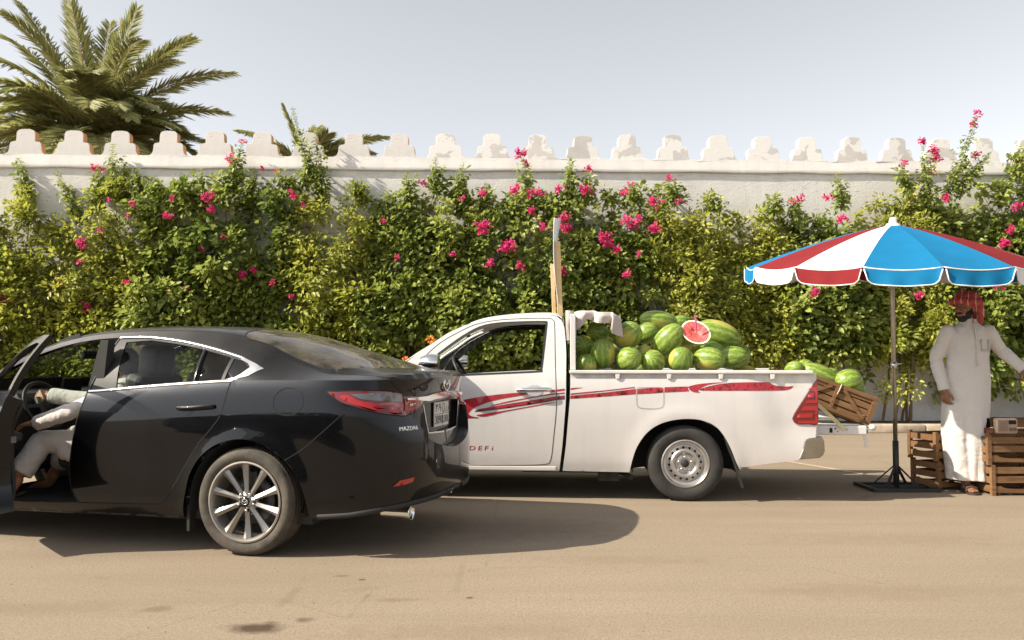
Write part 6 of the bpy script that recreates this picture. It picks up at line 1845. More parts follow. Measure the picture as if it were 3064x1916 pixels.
def mat_cloth(name, col, var=0.08, rough=0.9, weave=420, crease=0.0):
    t = NT(name); v = t.coord()
    f = t.noise(v, 5, 4, 0.6); w = t.noise(v, weave, 2, 0.5)
    c = t.ramp(f, [(0.3, tuple(x * (1 - var) for x in col)), (0.7, tuple(min(1, x * (1 + var)) for x in col))])
    nb = t.bump(t.math('ADD', w, t.math('MULTIPLY', t.noise(v, 40, 3), 1.5)), 0.12, 0.006)
    if crease:
        # pulled creases: ridged noise, mostly level round the waist and elbows, hanging folds lower down
        a1 = t.math('ABSOLUTE', t.math('SUBTRACT', t.noise(t.mapping(v, (2.2, 2.2, 7.5), rot=(0, R(14), 0)), 1.5, 4, 0.6, 0.8), 0.5))
        a2 = t.math('ABSOLUTE', t.math('SUBTRACT', t.noise(t.mapping(v, (7.0, 7.0, 1.1)), 1.6, 3, 0.5, 0.4), 0.5))
        b2 = t.n('Bump'); t.l(t.math('ADD', a1, a2), b2.inputs['Height']); t.l(nb, b2.inputs['Normal'])
        b2.inputs['Strength'].default_value = crease; b2.inputs['Distance'].default_value = 0.05
        nb = b2.outputs[0]
    b = t.bsdf(c, rough, 0, nb, spec=0.15)
    tr = t.n('BsdfTranslucent'); t.l(c, tr.inputs[0])
    m = t.n('MixShader'); m.inputs[0].default_value = 0.12; t.l(b, m.inputs[1]); t.l(tr.outputs[0], m.inputs[2])
    return t.done(m.outputs[0])
cl = obj('cloth', cloth_mesh(), mat_cloth('pinkish_canvas', (0.52, 0.46, 0.43), crease=0.3), loc=_tO, rot=(0, 0, math.pi - TR_YAW))
solidify(cl, 0.005, 0); tag(cl, 'crumpled pinkish white cloth draped over the front of the melon heap', 'cloth')

# ------------------------------------------------------------------ battens and sign behind the cab
def mat_wood(name, c0, c1, scale=1.0, axis=0):
    t = NT(name); v = t.coord()
    sc = [28, 28, 28]; sc[axis] = 2.2
    oi = t.n('ObjectInfo')
    ofs = t.n('VectorMath', operation='ADD'); t.l(v, ofs.inputs[0])
    cb = t.n('CombineXYZ'); m = t.math('MULTIPLY', oi.outputs['Random'], 30.0); t.l(m, cb.inputs[0]); t.l(m, cb.inputs[1]); t.l(cb.outputs[0], ofs.inputs[1])
    g = t.noise(t.mapping(ofs.outputs[0], tuple(sc)), 1.6 * scale, 5, 0.65, 0.8)
    k = t.noise(ofs.outputs[0], 9, 4, 0.6)
    c = t.ramp(g, [(0.3, c0), (0.7, c1)])
    c = t.mix(t.math('MULTIPLY', oi.outputs['Random'], 0.35), c, tuple(x * 0.6 for x in c0))
    c = t.mix(t.ramp(k, [(0.55, 0.0), (0.8, 0.4)]), c, tuple(x * 0.5 for x in c0))
    return t.done(t.bsdf(c, 0.82, 0, t.bump(g, 0.3, 0.004), spec=0.2))
M_PINE = mat_wood('fresh_pine', (0.55, 0.38, 0.19), (0.74, 0.56, 0.33), axis=2)
M_SIGNW = simple('white_sign_sheet', (0.74, 0.74, 0.76), 0.5, var=0.06)
M_SIGNB = simple('sign_print', (0.02, 0.02, 0.035), 0.5, var=0.1)
sgn_ = empty('sign_board', tw(1.085, 0.45, 0.66), math.pi - TR_YAW + R(8), 'tall wooden battens carrying a white sign seen edge-on behind the truck cab', 'sign')
o = obj('batten', beam((-0.012, 0.02, 0), (0.048, 0.02, 1.70), 0.050, 0.022, (0, 1, 0)), M_PINE, sgn_, smooth=False)
o = obj('batten', beam((0.036, -0.03, 0), (0.092, -0.03, 1.49), 0.034, 0.022, (0, 1, 0)), M_PINE, sgn_, smooth=False)
def signsheet():
    V, Fc = [], []
    n = 16
    for k in range(n + 1):
        t = k / n; z = 1.12 + 0.80 * t
        x = 0.050 + 0.030 * t + 0.022 * math.sin(t * 3.0)
        dep = 0.30 * (1 if t < 0.75 else max(0.05, 1 - ((t - 0.75) / 0.25) ** 1.5 * 0.85))
        V += [(x - 0.006, 0.045, z), (x - 0.075, 0.045 - dep, z), (x - 0.069, 0.045 - dep, z), (x, 0.045, z)]
    for k in range(n):
        for j in range(4): Fc.append((k * 4 + j, k * 4 + (j + 1) % 4, k * 4 + 4 + (j + 1) % 4, k * 4 + 4 + j))
    Fc += [(3, 2, 1, 0), (n * 4, n * 4 + 1, n * 4 + 2, n * 4 + 3)]
    return V, Fc
obj('sheet', signsheet(), M_SIGNW, sgn_)

# ------------------------------------------------------------------ crates
M_CRATE = mat_wood('crate_wood', (0.135, 0.070, 0.032), (0.275, 0.155, 0.075), axis=0)
def crate(label, loc, rz, L, W, H, group='wooden crates beside the man', slats=3, tilt=None, curved=True):
    """posts inside the corners, slats outside; every board a piece of its own"""
    root = empty('wooden_crate', loc, rz, label, 'crate', group)
    if tilt is not None: root.rotation_euler = tilt
    r = random.Random(int(abs(loc[0]) * 1000) + int(H * 100) + int(loc[2] * 37))
    th = 0.011
    def board(name, b, bev=0.0025):
        # boards are modelled about their own middle so that grain runs along them
        V, Fc = b
        c = [sum(v[i] for v in V) / len(V) for i in range(3)]
        o = obj(name, ([(v[0] - c[0], v[1] - c[1], v[2] - c[2]) for v in V], Fc), M_CRATE, root, smooth=False, loc=c)
        return o
    pw = 0.036
    for sx in (-1, 1):
        for sy in (-1, 1):
            x = sx * (L / 2 - pw / 2); y = sy * (W / 2 - pw / 2)
            V, Fc = beam((x, y, 0.0), (x, y, H + 0.004), pw, pw, (0, 1, 0))
            board('corner_post', (V, Fc))
    sh = (H - 0.05) / slats; hgt = sh * 0.78
    for k in range(slats):
        z0 = 0.028 + k * (H - 0.02) / slats; z1 = z0 + hgt
        j = r.uniform(-0.004, 0.004)
        for sy in (-1, 1):
            y = sy * (W / 2 - 0.007 - th / 2)
            e_ = L / 2 - pw - 0.001
            poly = [(-e_, z0 + j), (e_, z0 + j), (e_, z1 + j), (-e_, z1 + j)]
            if curved and k == 0: poly = [(-e_, z0), (e_, z0), (e_, z1)] + [(L * 0.32 * math.cos(a), z1 - 0.028 * math.sin(a)) for a in [math.pi * i / 10 for i in range(11)]] + [(-e_, z1)]
            V, Fc = prism(poly, y - th / 2, y + th / 2)
            board('slat', (V, Fc))
        for sx in (-1, 1):
            x = sx * (L / 2 - 0.007 - th / 2)
            V, Fc = box(x - th / 2, x + th / 2, -W / 2 + pw + 0.001, W / 2 - pw - 0.001, z0 - j, z1 - j)
            board('slat', (V, Fc))
    for k in range(4):
        y = -W / 2 + th + 0.02 + k * (W - 2 * th - 0.04 - 0.06) / 3
        V, Fc = box(-L / 2 + pw + 0.001, L / 2 - pw - 0.001, y, y + 0.06, 0.018, 0.027)
        board('bottom_board', (V, Fc))
    return root
# left stack: near corner at (4.05, 8.06); long side runs back to the right
_a = R(17)
def corner_place(cx, cy, L, W, a):
    ux, uy = math.cos(a), math.sin(a)
    return (cx + ux * L / 2 - uy * W / 2, cy + uy * L / 2 + ux * W / 2)
_x, _y = corner_place(4.06, 8.08, 0.50, 0.36, _a)
crate('lower crate of the left stack, in shade beside the parasol foot', (_x, _y, 0.0), _a, 0.50, 0.36, 0.272)
_x, _y = corner_place(4.035, 8.07, 0.50, 0.36, _a + 0.02)
crate('upper crate of the left stack, between the parasol pole and the man', (_x, _y, 0.277), _a + 0.02, 0.50, 0.36, 0.270)
_x, _y = corner_place(4.385, 7.76, 0.52, 0.36, R(2))
crate('lower crate of the right stack, standing on short legs', (_x, _y, 0.0), R(2), 0.52, 0.36, 0.276)
_x, _y = corner_place(4.355, 7.76, 0.52, 0.36, R(1))
crate('upper crate of the right stack, carrying the radio', (_x, _y, 0.281), R(1), 0.52, 0.36, 0.272)
crate('crate behind the radio, mostly hidden by the right stack', (4.98, 8.40, 0.0), R(-4), 0.56, 0.36, 0.340)
crate('topmost rear crate, its rim showing over the radio', (4.99, 8.41, 0.345), R(-3), 0.56, 0.36, 0.335)

# crate on the tailgate: framed and braced, tipped towards its outer end
TCL, TCW, TCH = 0.74, 0.42, 0.262
tc = empty('wooden_crate', tw(-1.372, 0.34, 0.905), 0, 'tilted braced wooden crate of watermelons on the dropped tailgate', 'crate')
tc.rotation_euler = (Matrix.Rotation(math.pi - TR_YAW, 3, 'Z') @ Matrix.Rotation(R(-21), 3, 'Y')).to_euler()
def tboard(name, vf):
    V, Fc = vf; c = [sum(v[i] for v in V) / len(V) for i in range(3)]
    return obj(name, ([(v[0] - c[0], v[1] - c[1], v[2] - c[2]) for v in V], Fc), M_CRATE, tc, smooth=False, loc=c)
for sy in (1, -1):
    y = sy * TCW / 2
    for k in range(4):
        z0 = -TCH / 2 + 0.012 + k * 0.062
        tboard('slat', box(-TCL / 2 + 0.01, TCL / 2 - 0.01, y - 0.005, y + 0.005, z0, z0 + 0.050))
    ya, yb_ = sorted((y + sy * 0.0055, y + sy * 0.019))
    tboard('rail', box(-TCL / 2, TCL / 2, ya, yb_, TCH / 2 - 0.034, TCH / 2))
    tboard('rail', box(-TCL / 2, TCL / 2, ya, yb_, -TCH / 2, -TCH / 2 + 0.030))
    for sx in (-1, 1):
        xa, xb = sorted((sx * TCL / 2, sx * (TCL / 2 - 0.040)))
        tboard('corner_post', box(xa, xb, ya + 0.0005, yb_ + 0.0005, -TCH / 2 + 0.031, TCH / 2 - 0.035))
    tboard('brace', beam((0.0, (ya + yb_) / 2, -TCH / 2 + 0.031), (0.0, (ya + yb_) / 2, TCH / 2 - 0.035), 0.028, 0.012, (0, 1, 0)))
    for sx in (-1, 1):
        tboard('brace', beam((sx * 0.055, (ya + yb_) / 2 - 0.0004, TCH / 2 - 0.036), (sx * 0.30, (ya + yb_) / 2 - 0.0004, -TCH / 2 + 0.034), 0.030, 0.012, (0, 1, 0)))
for sx in (-1, 1):
    for k in range(4):
        z0 = -TCH / 2 + 0.012 + k * 0.062
        tboard('slat', box(sx * TCL / 2 - 0.005, sx * TCL / 2 + 0.005, -TCW / 2 + 0.006, TCW / 2 - 0.006, z0, z0 + 0.050))
for k in range(5):
    y = -TCW / 2 + 0.008 + k * 0.082
    tboard('bottom_board', box(-TCL / 2 + 0.006, TCL / 2 - 0.006, y, y + 0.07, -TCH / 2 - 0.010, -TCH / 2 - 0.001))
obj('tie_rope', tube([(-0.02, TCW / 2 + 0.022, 0.13), (-0.018, TCW / 2 + 0.024, 0.08), (-0.012, TCW / 2 + 0.022, 0.03)], 0.005, 6), simple('pale_rope', (0.6, 0.55, 0.42), 0.9), tc)
G2 = 'watermelons in the tailgate crate'
for lab, u, v, z, a, b, ax in (
  ('pale end of a watermelon just over the tail of the bed rail', -1.085, 0.30, 1.150, 0.11, 0.080, (0.2, -0.9, 0.3)),
  ('pale watermelon second from the bed in the tailgate crate', -1.20, 0.22, 1.135, 0.115, 0.105, (0.5, 0.2, 0.7)),
  ('long light green sunlit watermelon lying in the tailgate crate', -1.325, 0.34, 1.090, 0.185, 0.100, (0.86, -0.1, -0.46)),
  ('small yellowish watermelon in the middle of the tailgate crate', -1.440, 0.20, 1.085, 0.10, 0.080, (0.5, 0.3, 0.2)),
  ('big round glossy watermelon on the right of the tailgate crate', -1.545, 0.40, 1.040, 0.130, 0.117, (0.8, -0.3, 0.3)),
  ('shaded watermelon at the outer end of the tailgate crate', -1.665, 0.20, 0.955, 0.115, 0.100, (0.6, 0.6, 0.1))):
    melon(lab, u, v, z, a, b, ax, group=G2)

# ------------------------------------------------------------------ parasol
UMX, UMY = 3.71, 8.20
um = empty('parasol', (UMX, UMY, 0), 0, 'red, white and blue market parasol on a black steel foot', 'parasol')
M_UW = mat_cloth('parasol_white', (0.80, 0.80, 0.80), 0.03); M_UR = mat_cloth('parasol_red', (0.215, 0.022, 0.026), 0.08); M_UB = mat_cloth('parasol_blue', (0.010, 0.175, 0.37), 0.06)
for m_ in (M_UW, M_UR, M_UB):
    next(n for n in m_.node_tree.nodes if n.type == 'MIX_SHADER').inputs[0].default_value = 0.15
UR, UZ0, UZ1, UTILT = 1.37, 2.14, 2.555, R(6)
def upt(r, ang, sag=0.0):
    a = R(ang); z = -(UZ1 - UZ0) * (r ** 1.32 - 1) - sag
    x, y = math.sin(a) * r * UR, -math.cos(a) * r * UR
    return (x, y * math.cos(UTILT) - z * math.sin(UTILT), UZ0 + y * math.sin(UTILT) + z * math.cos(UTILT))
def upanel(a0, a1, nr=14, na=10):
    V, Fc = [], []
    for i in range(nr + 1):
        r = 0.02 + 0.98 * i / nr
        A, B_ = Vector(upt(r, a0)), Vector(upt(r, a1))
        for j in range(na + 1):
            t = j / na; p = A.lerp(B_, t); p.z -= 0.045 * r * 4 * t * (1 - t) * (0.35 + 0.65 * r) * 0.6
            V.append(tuple(p))
    m = na + 1
    for i in range(nr):
        for j in range(na): Fc.append((i * m + j, i * m + j + 1, (i + 1) * m + j + 1, (i + 1) * m + j))
    return V, Fc
def uvalance(a0, a1, seed):
    A, B_ = Vector(upt(1, a0)), Vector(upt(1, a1)); out = (A + B_); out.z = 0; out.normalize()
    V, Fc = [], []; na, nh = 22, 5; rr = random.Random(seed)
    edge = []
    for j in range(na + 1):
        t = j / na; p = A.lerp(B_, 0.012 + 0.976 * t); p.z -= 0.045 * 4 * t * (1 - t) * 0.6
        e = min(t, 1 - t) / 0.13
        h = 0.132 * (1 if e >= 1 else (0.12 + 0.88 * math.sqrt(max(0, 1 - (1 - e) ** 2))))
        for i in range(nh + 1):
            f = i / nh
            w = 0.010 * math.sin(t * 17 + seed) * f + 0.02 * f
            q_ = p + out * w + Vector((0, 0, -h * f)); V.append(tuple(q_))
        edge.append(q_)
    m = nh + 1
    for j in range(na):
        for i in range(nh): Fc.append((j * m + i, (j + 1) * m + i, (j + 1) * m + i + 1, j * m + i + 1))
    return (V, Fc), edge
_cols = [M_UR, M_UW, M_UB, M_UB, M_UR, M_UW, M_UB, M_UB, M_UR, M_UW, M_UB, M_UR, M_UW, M_UB]
_vals = [M_UW, M_UR, M_UB, M_UB, M_UW, M_UR, M_UB, M_UB, M_UW, M_UR, M_UB, M_UW, M_UR, M_UB]
M_USTEEL = simple('galvanised_tube', (0.46, 0.42, 0.35), 0.38, 0.85, var=0.15, scale=10)
M_UBLACK = simple('black_painted_steel', (0.022, 0.021, 0.020), 0.55, var=0.3, scale=20)
for k in range(14):
    a0 = -85 + 360 / 14 * k; a1 = a0 + 360 / 14
    pn = obj('canopy_panel', upanel(a0, a1), _cols[k], um); solidify(pn, 0.003, 0)
    (vv, ed) = uvalance(a0, a1, k)
    va = obj('valance', vv, _vals[k], pn); solidify(va, 0.003, 0)
    obj('piping', tube(ed, 0.006, 5), M_UW, pn)
    obj('rim_piping', tube([Vector(upt(1, a0)).lerp(Vector(upt(1, a1)), t / 8) - Vector((0, 0, 0.045 * 4 * (t / 8) * (1 - t / 8) * 0.6)) + Vector((0, 0, 0.002)) for t in range(9)], 0.006, 5), M_UW, pn)
    obj('rib', tube([Vector(upt(r, a0)) - Vector((0, 0, 0.012)) for r in (0.03, 0.25, 0.5, 0.75, 0.99)], 0.006, 6), M_USTEEL, um)
    obj('stretcher', tube([(0, 0, 1.98), Vector(upt(0.55, a0)) - Vector((0, 0, 0.015))], 0.005, 6), M_USTEEL, um)
obj('finial', xf(lathe([(0.075, -0.015), (0.06, 0.008), (0.038, 0.02), (0.036, 0.05), (0.028, 0.07), (0.0, 0.078)], 16, 'z'), upt(0, 0), (UTILT, 0, 0)), M_UW, um)
obj('pole', tube([(0, 0, 0.42), (0, 0, 1.99), Vector(upt(0, 0)) - Vector((0, 0, 0.01))], 0.021, 14), M_USTEEL, um)
obj('runner', lathe([(0.022, 1.94), (0.04, 1.94), (0.04, 2.0), (0.022, 2.0)], 14, 'z'), M_USTEEL, um)
obj('pole_clamp', join(lathe([(0.0215, 1.16), (0.028, 1.16), (0.028, 1.22), (0.0215, 1.22)], 12, 'z'), tube([(0.02, -0.01, 1.20), (0.065, -0.03, 1.205)], 0.007, 6)), M_SATIN, um)
obj('sleeve', tube([(0, 0, 0.012), (0, 0, 0.46)], 0.028, 12), M_UBLACK, um)
for a, b in (((-0.30, -0.22), (0.30, -0.22)), ((-0.30, 0.22), (0.30, 0.22)), ((-0.30, -0.24), (-0.30, 0.24)), ((0.30, -0.24), (0.30, 0.24)), ((-0.28, 0.0), (0.28, 0.0))):
    z = 0.016 if a[1] == b[1] else 0.018
    obj('base_bar', beam((a[0], a[1], z), (b[0], b[1], z), 0.036, 0.030), M_UBLACK, um, smooth=False)
for k in range(4):
    a = R(45 + 90 * k)
    obj('base_strut', beam((0.024 * math.cos(a), 0.024 * math.sin(a), 0.215), (0.22 * math.cos(a), 0.20 * math.sin(a), 0.035), 0.026, 0.010), M_UBLACK, um, smooth=False)

# ------------------------------------------------------------------ radio and small things on the right crates
rx, ry, rz_ = 4.585, 7.87, 0.5585
rad = empty('radio', (rx, ry, rz_), R(1), 'small retro radio with cream face and two dials on the right crates', 'radio')
M_RADIO = simple('radio_brown', (0.17, 0.098, 0.058), 0.5, var=0.15); M_RFACE = simple('radio_face', (0.33, 0.235, 0.165), 0.5, var=0.08); M_CREAM = simple('cream_plastic', (0.62, 0.48, 0.34), 0.45, var=0.05)
o = obj('case', box(-0.100, 0.100, -0.032, 0.032, 0.0, 0.140), M_CREAM, rad, smooth=False); bevel(o, 0.016, 4)
o = obj('face', box(-0.090, 0.090, -0.0365, -0.028, 0.014, 0.131), M_RFACE, rad, smooth=False); bevel(o, 0.003, 2)
for i in range(11):
    obj('speaker_slot', box(-0.080, 0.0, -0.0378, -0.0366, 0.028 + i * 0.0085, 0.0315 + i * 0.0085), M_RADIO, rad, smooth=False)
obj('display', box(0.010, 0.078, -0.0385, -0.0366, 0.088, 0.124), M_PIANO, rad, smooth=False)
for kx in (0.028, 0.066):
    kb = obj('dial', xf(lathe([(0.0, -0.012), (0.013, -0.011), (0.0155, 0.0)], 20), (kx, -0.0366, 0.043)), M_RADIO, rad)
obj('button', xf(lathe([(0.0, -0.004), (0.005, -0.003), (0.005, 0.0)], 10), (0.046, -0.0366, 0.072)), M_CREAM, rad)
bx_ = empty('tin_box', (4.435, 7.90, 0.5585), R(4), 'small reddish brown tin left of the radio', 'box')
o = obj('tin', box(-0.032, 0.032, -0.04, 0.04, 0.0, 0.040), simple('brown_tin', (0.22, 0.06, 0.03), 0.5, var=0.2), bx_, smooth=False); bevel(o, 0.005, 2)
o = obj('lid', box(-0.034, 0.034, -0.042, 0.042, 0.0405, 0.050), simple('brown_tin_lid', (0.17, 0.05, 0.03), 0.5, var=0.2), bx_, smooth=False); bevel(o, 0.003, 2)
ph_ = empty('phone', (4.448, 7.925, 0.609), R(4), 'dark phone propped upright between the man and the radio', 'phone')
o = obj('case', xf(box(-0.030, 0.030, -0.005, 0.005, 0.0, 0.088), (0, 0, 0), (R(-8), 0, 0)), M_PIANO, ph_, smooth=False); bevel(o, 0.004, 2)
obj('screen', xf(box(-0.027, 0.027, -0.0062, -0.0052, 0.004, 0.084), (0, 0, 0), (R(-8), 0, 0)), M_GLASS_DRK, ph_, smooth=False)
# ================================================================== people
def mat_skin(name, c0, c1):
    t = NT(name); v = t.coord()
    f = t.noise(v, 22, 4, 0.6)
    return t.done(t.bsdf(t.ramp(f, [(0.3, c0), (0.7, c1)]), 0.5, 0, t.bump(t.noise(v, 160, 3), 0.1, 0.002), spec=0.35))
M_SKIN = mat_skin('brown_skin', (0.205, 0.090, 0.050), (0.285, 0.135, 0.078))
M_SKIN2 = mat_skin('tan_skin', (0.33, 0.155, 0.085), (0.42, 0.215, 0.125))
M_HAIR = simple('black_hair', (0.012, 0.010, 0.009), 0.75, var=0.3, scale=60, bump=0.6)
M_THOBE = mat_cloth('white_thobe', (0.68, 0.645, 0.61), 0.04, crease=0.26)
M_THOBE2 = mat_cloth('driver_thobe', (0.72, 0.67, 0.63), 0.04, crease=0.3)
M_SOLE = simple('sandal_leather', (0.05, 0.032, 0.022), 0.7, var=0.3)
M_EYE = simple('eye_white', (0.30, 0.26, 0.23), 0.3, var=0.05)

def blob(c, r, rot=(0, 0, 0), n=16, m=10):
    V, Fc = [], []
    V.append((0, 0, -1))
    for j in range(1, m):
        a = math.pi * j / m
        for i in range(n):
            b = 2 * math.pi * i / n
            V.append((math.sin(a) * math.cos(b), math.sin(a) * math.sin(b), -math.cos(a)))
    V.append((0, 0, 1)); e = len(V) - 1
    for i in range(n): Fc.append((0, 1 + (i + 1) % n, 1 + i))
    for j in range(m - 2):
        for i in range(n):
            a, b = 1 + j * n + i, 1 + j * n + (i + 1) % n
            Fc.append((a, b, b + n, a + n))
    o = 1 + (m - 2) * n
    for i in range(n): Fc.append((o + i, o + (i + 1) % n, e))
    return xf((V, Fc), c, rot, r if isinstance(r, (tuple, list)) else (r, r, r))
def limb(pts, rad, n=14):
    """tapered limb with rounded ends"""
    return join(tube(pts, rad, n), *[blob(p, r * 0.995, n=12, m=8) for p, r in zip(pts, rad)])
def remesh(o, vox, smooth=4, fac=0.5):
    m = o.modifiers.new('fuse', 'REMESH'); m.mode = 'VOXEL'; m.voxel_size = vox; m.use_smooth_shade = True
    if smooth:
        s = o.modifiers.new('soften', 'SMOOTH'); s.iterations = smooth; s.factor = fac
    return o
def hand(wrist, d, nrm, side, curl=0.9, s=1.0):
    """palm plus five separate fingers; d points from the wrist to the knuckles, nrm out of the back of the hand, side +1 puts the thumb along d x nrm"""
    w, d, nrm = Vector(wrist), Vector(d).normalized(), Vector(nrm)
    nrm = (nrm - d * nrm.dot(d)).normalized(); t = d.cross(nrm) * side
    parts = [limb([w - d * 0.03 * s, w + d * 0.01 * s], [0.026 * s, 0.024 * s])]
    for k in range(4):
        o = (k - 1.5) * 0.0185 * s
        parts.append(limb([w + d * 0.012 * s + t * o * 0.6, w + d * 0.078 * s + t * o], [0.0135 * s, 0.0125 * s], 10))
    for k, (L, c) in enumerate(((0.062, 1.05), (0.074, 1.0), (0.080, 0.95), (0.074, 0.85))):
        # k 0 = little finger ... 3 = index next to the thumb
        o = (k - 1.5) * 0.0195 * s
        p = w + d * (0.080 + 0.004 * (k in (1, 2))) * s + t * o
        ang = 0.25 * curl; pts = [p]; dirv = d
        for seg, f in enumerate((0.45, 0.31, 0.24)):
            ang += (0.35, 0.75, 0.6)[seg] * curl * c
            q = d * math.cos(ang) - nrm * math.sin(ang)
            pts.append(pts[-1] + q * L * f * s)
        parts.append(limb(pts, [0.0092 * s, 0.0086 * s, 0.0078 * s, 0.0066 * s], 10))
    b = w + d * 0.022 * s + t * 0.028 * s
    tp = [b, b + (t * 0.75 + d * 0.6 - nrm * 0.25).normalized() * 0.034 * s]
    tp.append(tp[-1] + (t * 0.15 + d * 0.85 - nrm * 0.5 * curl).normalized() * 0.030 * s)
    tp.append(tp[-1] + (-t * 0.2 + d * 0.8 - nrm * 0.6 * curl).normalized() * 0.024 * s)
    parts.append(limb(tp, [0.0135 * s, 0.0110 * s, 0.0098 * s, 0.0080 * s], 10))
    return join(*parts)
def head_parts(c, yaw, pitch=0.0, s=1.0):
    """skull, jaw, nose, brow, ears; local x is the way the face looks; returns (skin, hair-cap matrix)"""
    M = Matrix.LocRotScale(Vector(c), Euler((0, pitch, yaw)), Vector((s, s, s)))
    sk = [blob((-0.012, 0, 0.030), (0.098, 0.076, 0.092)), blob((0.030, 0, -0.035), (0.062, 0.058, 0.078)), blob((0.062, 0, -0.085), (0.026, 0.032, 0.026)),
          limb([(0.088, 0, 0.022), (0.108, 0, -0.018), (0.112, 0, -0.028)], [0.010, 0.0135, 0.011], 10), blob((0.098, 0.012, -0.030), 0.010, n=10, m=6), blob((0.098, -0.012, -0.030), 0.010, n=10, m=6),
          blob((0.076, 0, 0.042), (0.018, 0.052, 0.012)), blob((0.070, 0.035, -0.012), (0.022, 0.022, 0.022)), blob((0.070, -0.035, -0.012), (0.022, 0.022, 0.022)),
          blob((0.088, 0, -0.055), (0.012, 0.024, 0.007)), blob((0.086, 0, -0.067), (0.012, 0.021, 0.008)),
          blob((-0.005, 0.076, -0.010), (0.020, 0.010, 0.032)), blob((-0.005, -0.076, -0.010), (0.020, 0.010, 0.032))]
    V, Fc = join(*sk)
    return ([tuple(M @ Vector(v)) for v in V], Fc), M
def put(M, vf): return [tuple(M @ Vector(v)) for v in vf[0]], vf[1]

# ------------------------------------------------------------------ the seller
PX, PY = 4.335, 8.02
man = empty('person', (PX, PY, 0), 0, 'standing man in a white thobe and red checked headscarf under the parasol', 'person')
face_yaw = R(-150)          # looks to the picture's left and a little towards the camera
HC = (-0.022, -0.01, 1.735)
hd, HM = head_parts(HC, face_yaw, 0.06, 1.04)
# joints
sR, eR, wR = Vector((-0.200, 0.0, 1.512)), Vector((-0.292, 0.035, 1.255)), Vector((-0.262, -0.055, 0.955))
sL, eL, wL = Vector((0.212, 0.0, 1.512)), Vector((0.318, 0.03, 1.345)), Vector((0.462, -0.115, 1.150))
body = [hd, limb([(-0.005, 0.01, 1.68), (0.003, 0.012, 1.60), (0.008, 0.02, 1.50)], [0.060, 0.054, 0.056]),
        limb([(0.01, 0.02, 1.42), (0.0, 0.02, 1.25), (0.0, 0.02, 1.0)], [0.105, 0.11, 0.11]), limb([sR, (0, 0.02, 1.45), sL], [0.050, 0.08, 0.050]),
        limb([sR, eR, wR], [0.050, 0.040, 0.027]), limb([sL, eL, wL], [0.050, 0.040, 0.027]),
        hand(wR, (0.02, -0.10, -1), (-0.9, -0.35, 0), -1, 1.0, 1.08), hand(wL, (0.30, -0.45, -0.82), (0.25, -0.85, 0.5), 1, 1.0, 1.08),
        limb([(-0.08, 0.02, 1.0), (-0.075, 0.0, 0.52), (-0.062, -0.03, 0.10)], [0.085, 0.055, 0.040]), limb([(0.08, 0.03, 1.0), (0.07, 0.06, 0.52), (0.062, 0.10, 0.10)], [0.085, 0.055, 0.040])]
for fx, fy, dx in ((-0.062, -0.03, -0.12), (0.062, 0.10, 0.25)):
    a = Vector((dx, -1, 0)).normalized(); b = Vector((-a.y, a.x, 0))
    c = Vector((fx, fy, 0.0))
    body.append(limb([c + Vector((0, 0, 0.10)) - a * 0.02, c + Vector((0, 0, 0.055)) - a * 0.025, c + a * 0.06 + Vector((0, 0, 0.052)), c + a * 0.135 + Vector((0, 0, 0.036))], [0.038, 0.034, 0.033, 0.022]))
    body.append(limb([c - b * 0.022 + a * 0.06 + Vector((0, 0, 0.04)), c - b * 0.02 + a * 0.14 + Vector((0, 0, 0.034))], [0.026, 0.018]))
    body.append(limb([c + b * 0.022 + a * 0.06 + Vector((0, 0, 0.04)), c + b * 0.022 + a * 0.13 + Vector((0, 0, 0.034))], [0.026, 0.018]))
    for k in range(5):
        o = (k - 2) * 0.0165; L = 0.195 - 0.010 * abs(k - (1 if dx < 0 else 3)) * 1.2
        body.append(limb([c + b * o + a * 0.13 + Vector((0, 0, 0.036)), c + b * (o * 1.12) + a * L + Vector((0, 0, 0.030))], [0.011, 0.0095 if k not in (0, 4) else 0.0105], 10))
bd = obj('body', join(*body), M_SKIN, man); remesh(bd, 0.0055, 3)
# beard, moustache, brows, eyes
beard = join(blob((0.052, 0, -0.092), (0.042, 0.046, 0.036)), blob((0.030, 0.050, -0.062), (0.040, 0.014, 0.040)), blob((0.030, -0.050, -0.062), (0.040, 0.014, 0.040)), blob((0.000, 0.070, -0.030), (0.022, 0.009, 0.040)), blob((0.000, -0.070, -0.030), (0.022, 0.009, 0.040)),
             blob((0.095, 0.014, -0.047), (0.012, 0.020, 0.008)), blob((0.095, -0.014, -0.047), (0.012, 0.020, 0.008)), blob((0.082, 0, -0.082), (0.014, 0.020, 0.012)))
b_ = obj('beard', put(HM, beard), M_HAIR, man); remesh(b_, 0.004, 2)
for s in (1, -1):
    obj('eyebrow', put(HM, limb([(0.090, 0.012 * s, 0.044), (0.086, 0.034 * s, 0.050), (0.074, 0.052 * s, 0.044)], [0.006, 0.006, 0.004], 8)), M_HAIR, man)
    obj('eye', put(HM, blob((0.082, 0.029 * s, 0.022), (0.010, 0.013, 0.008), n=12, m=8)), M_EYE, man)
    obj('iris', put(HM, blob((0.0915, 0.029 * s, 0.022), (0.0035, 0.006, 0.006), n=10, m=6)), M_HAIR, man)
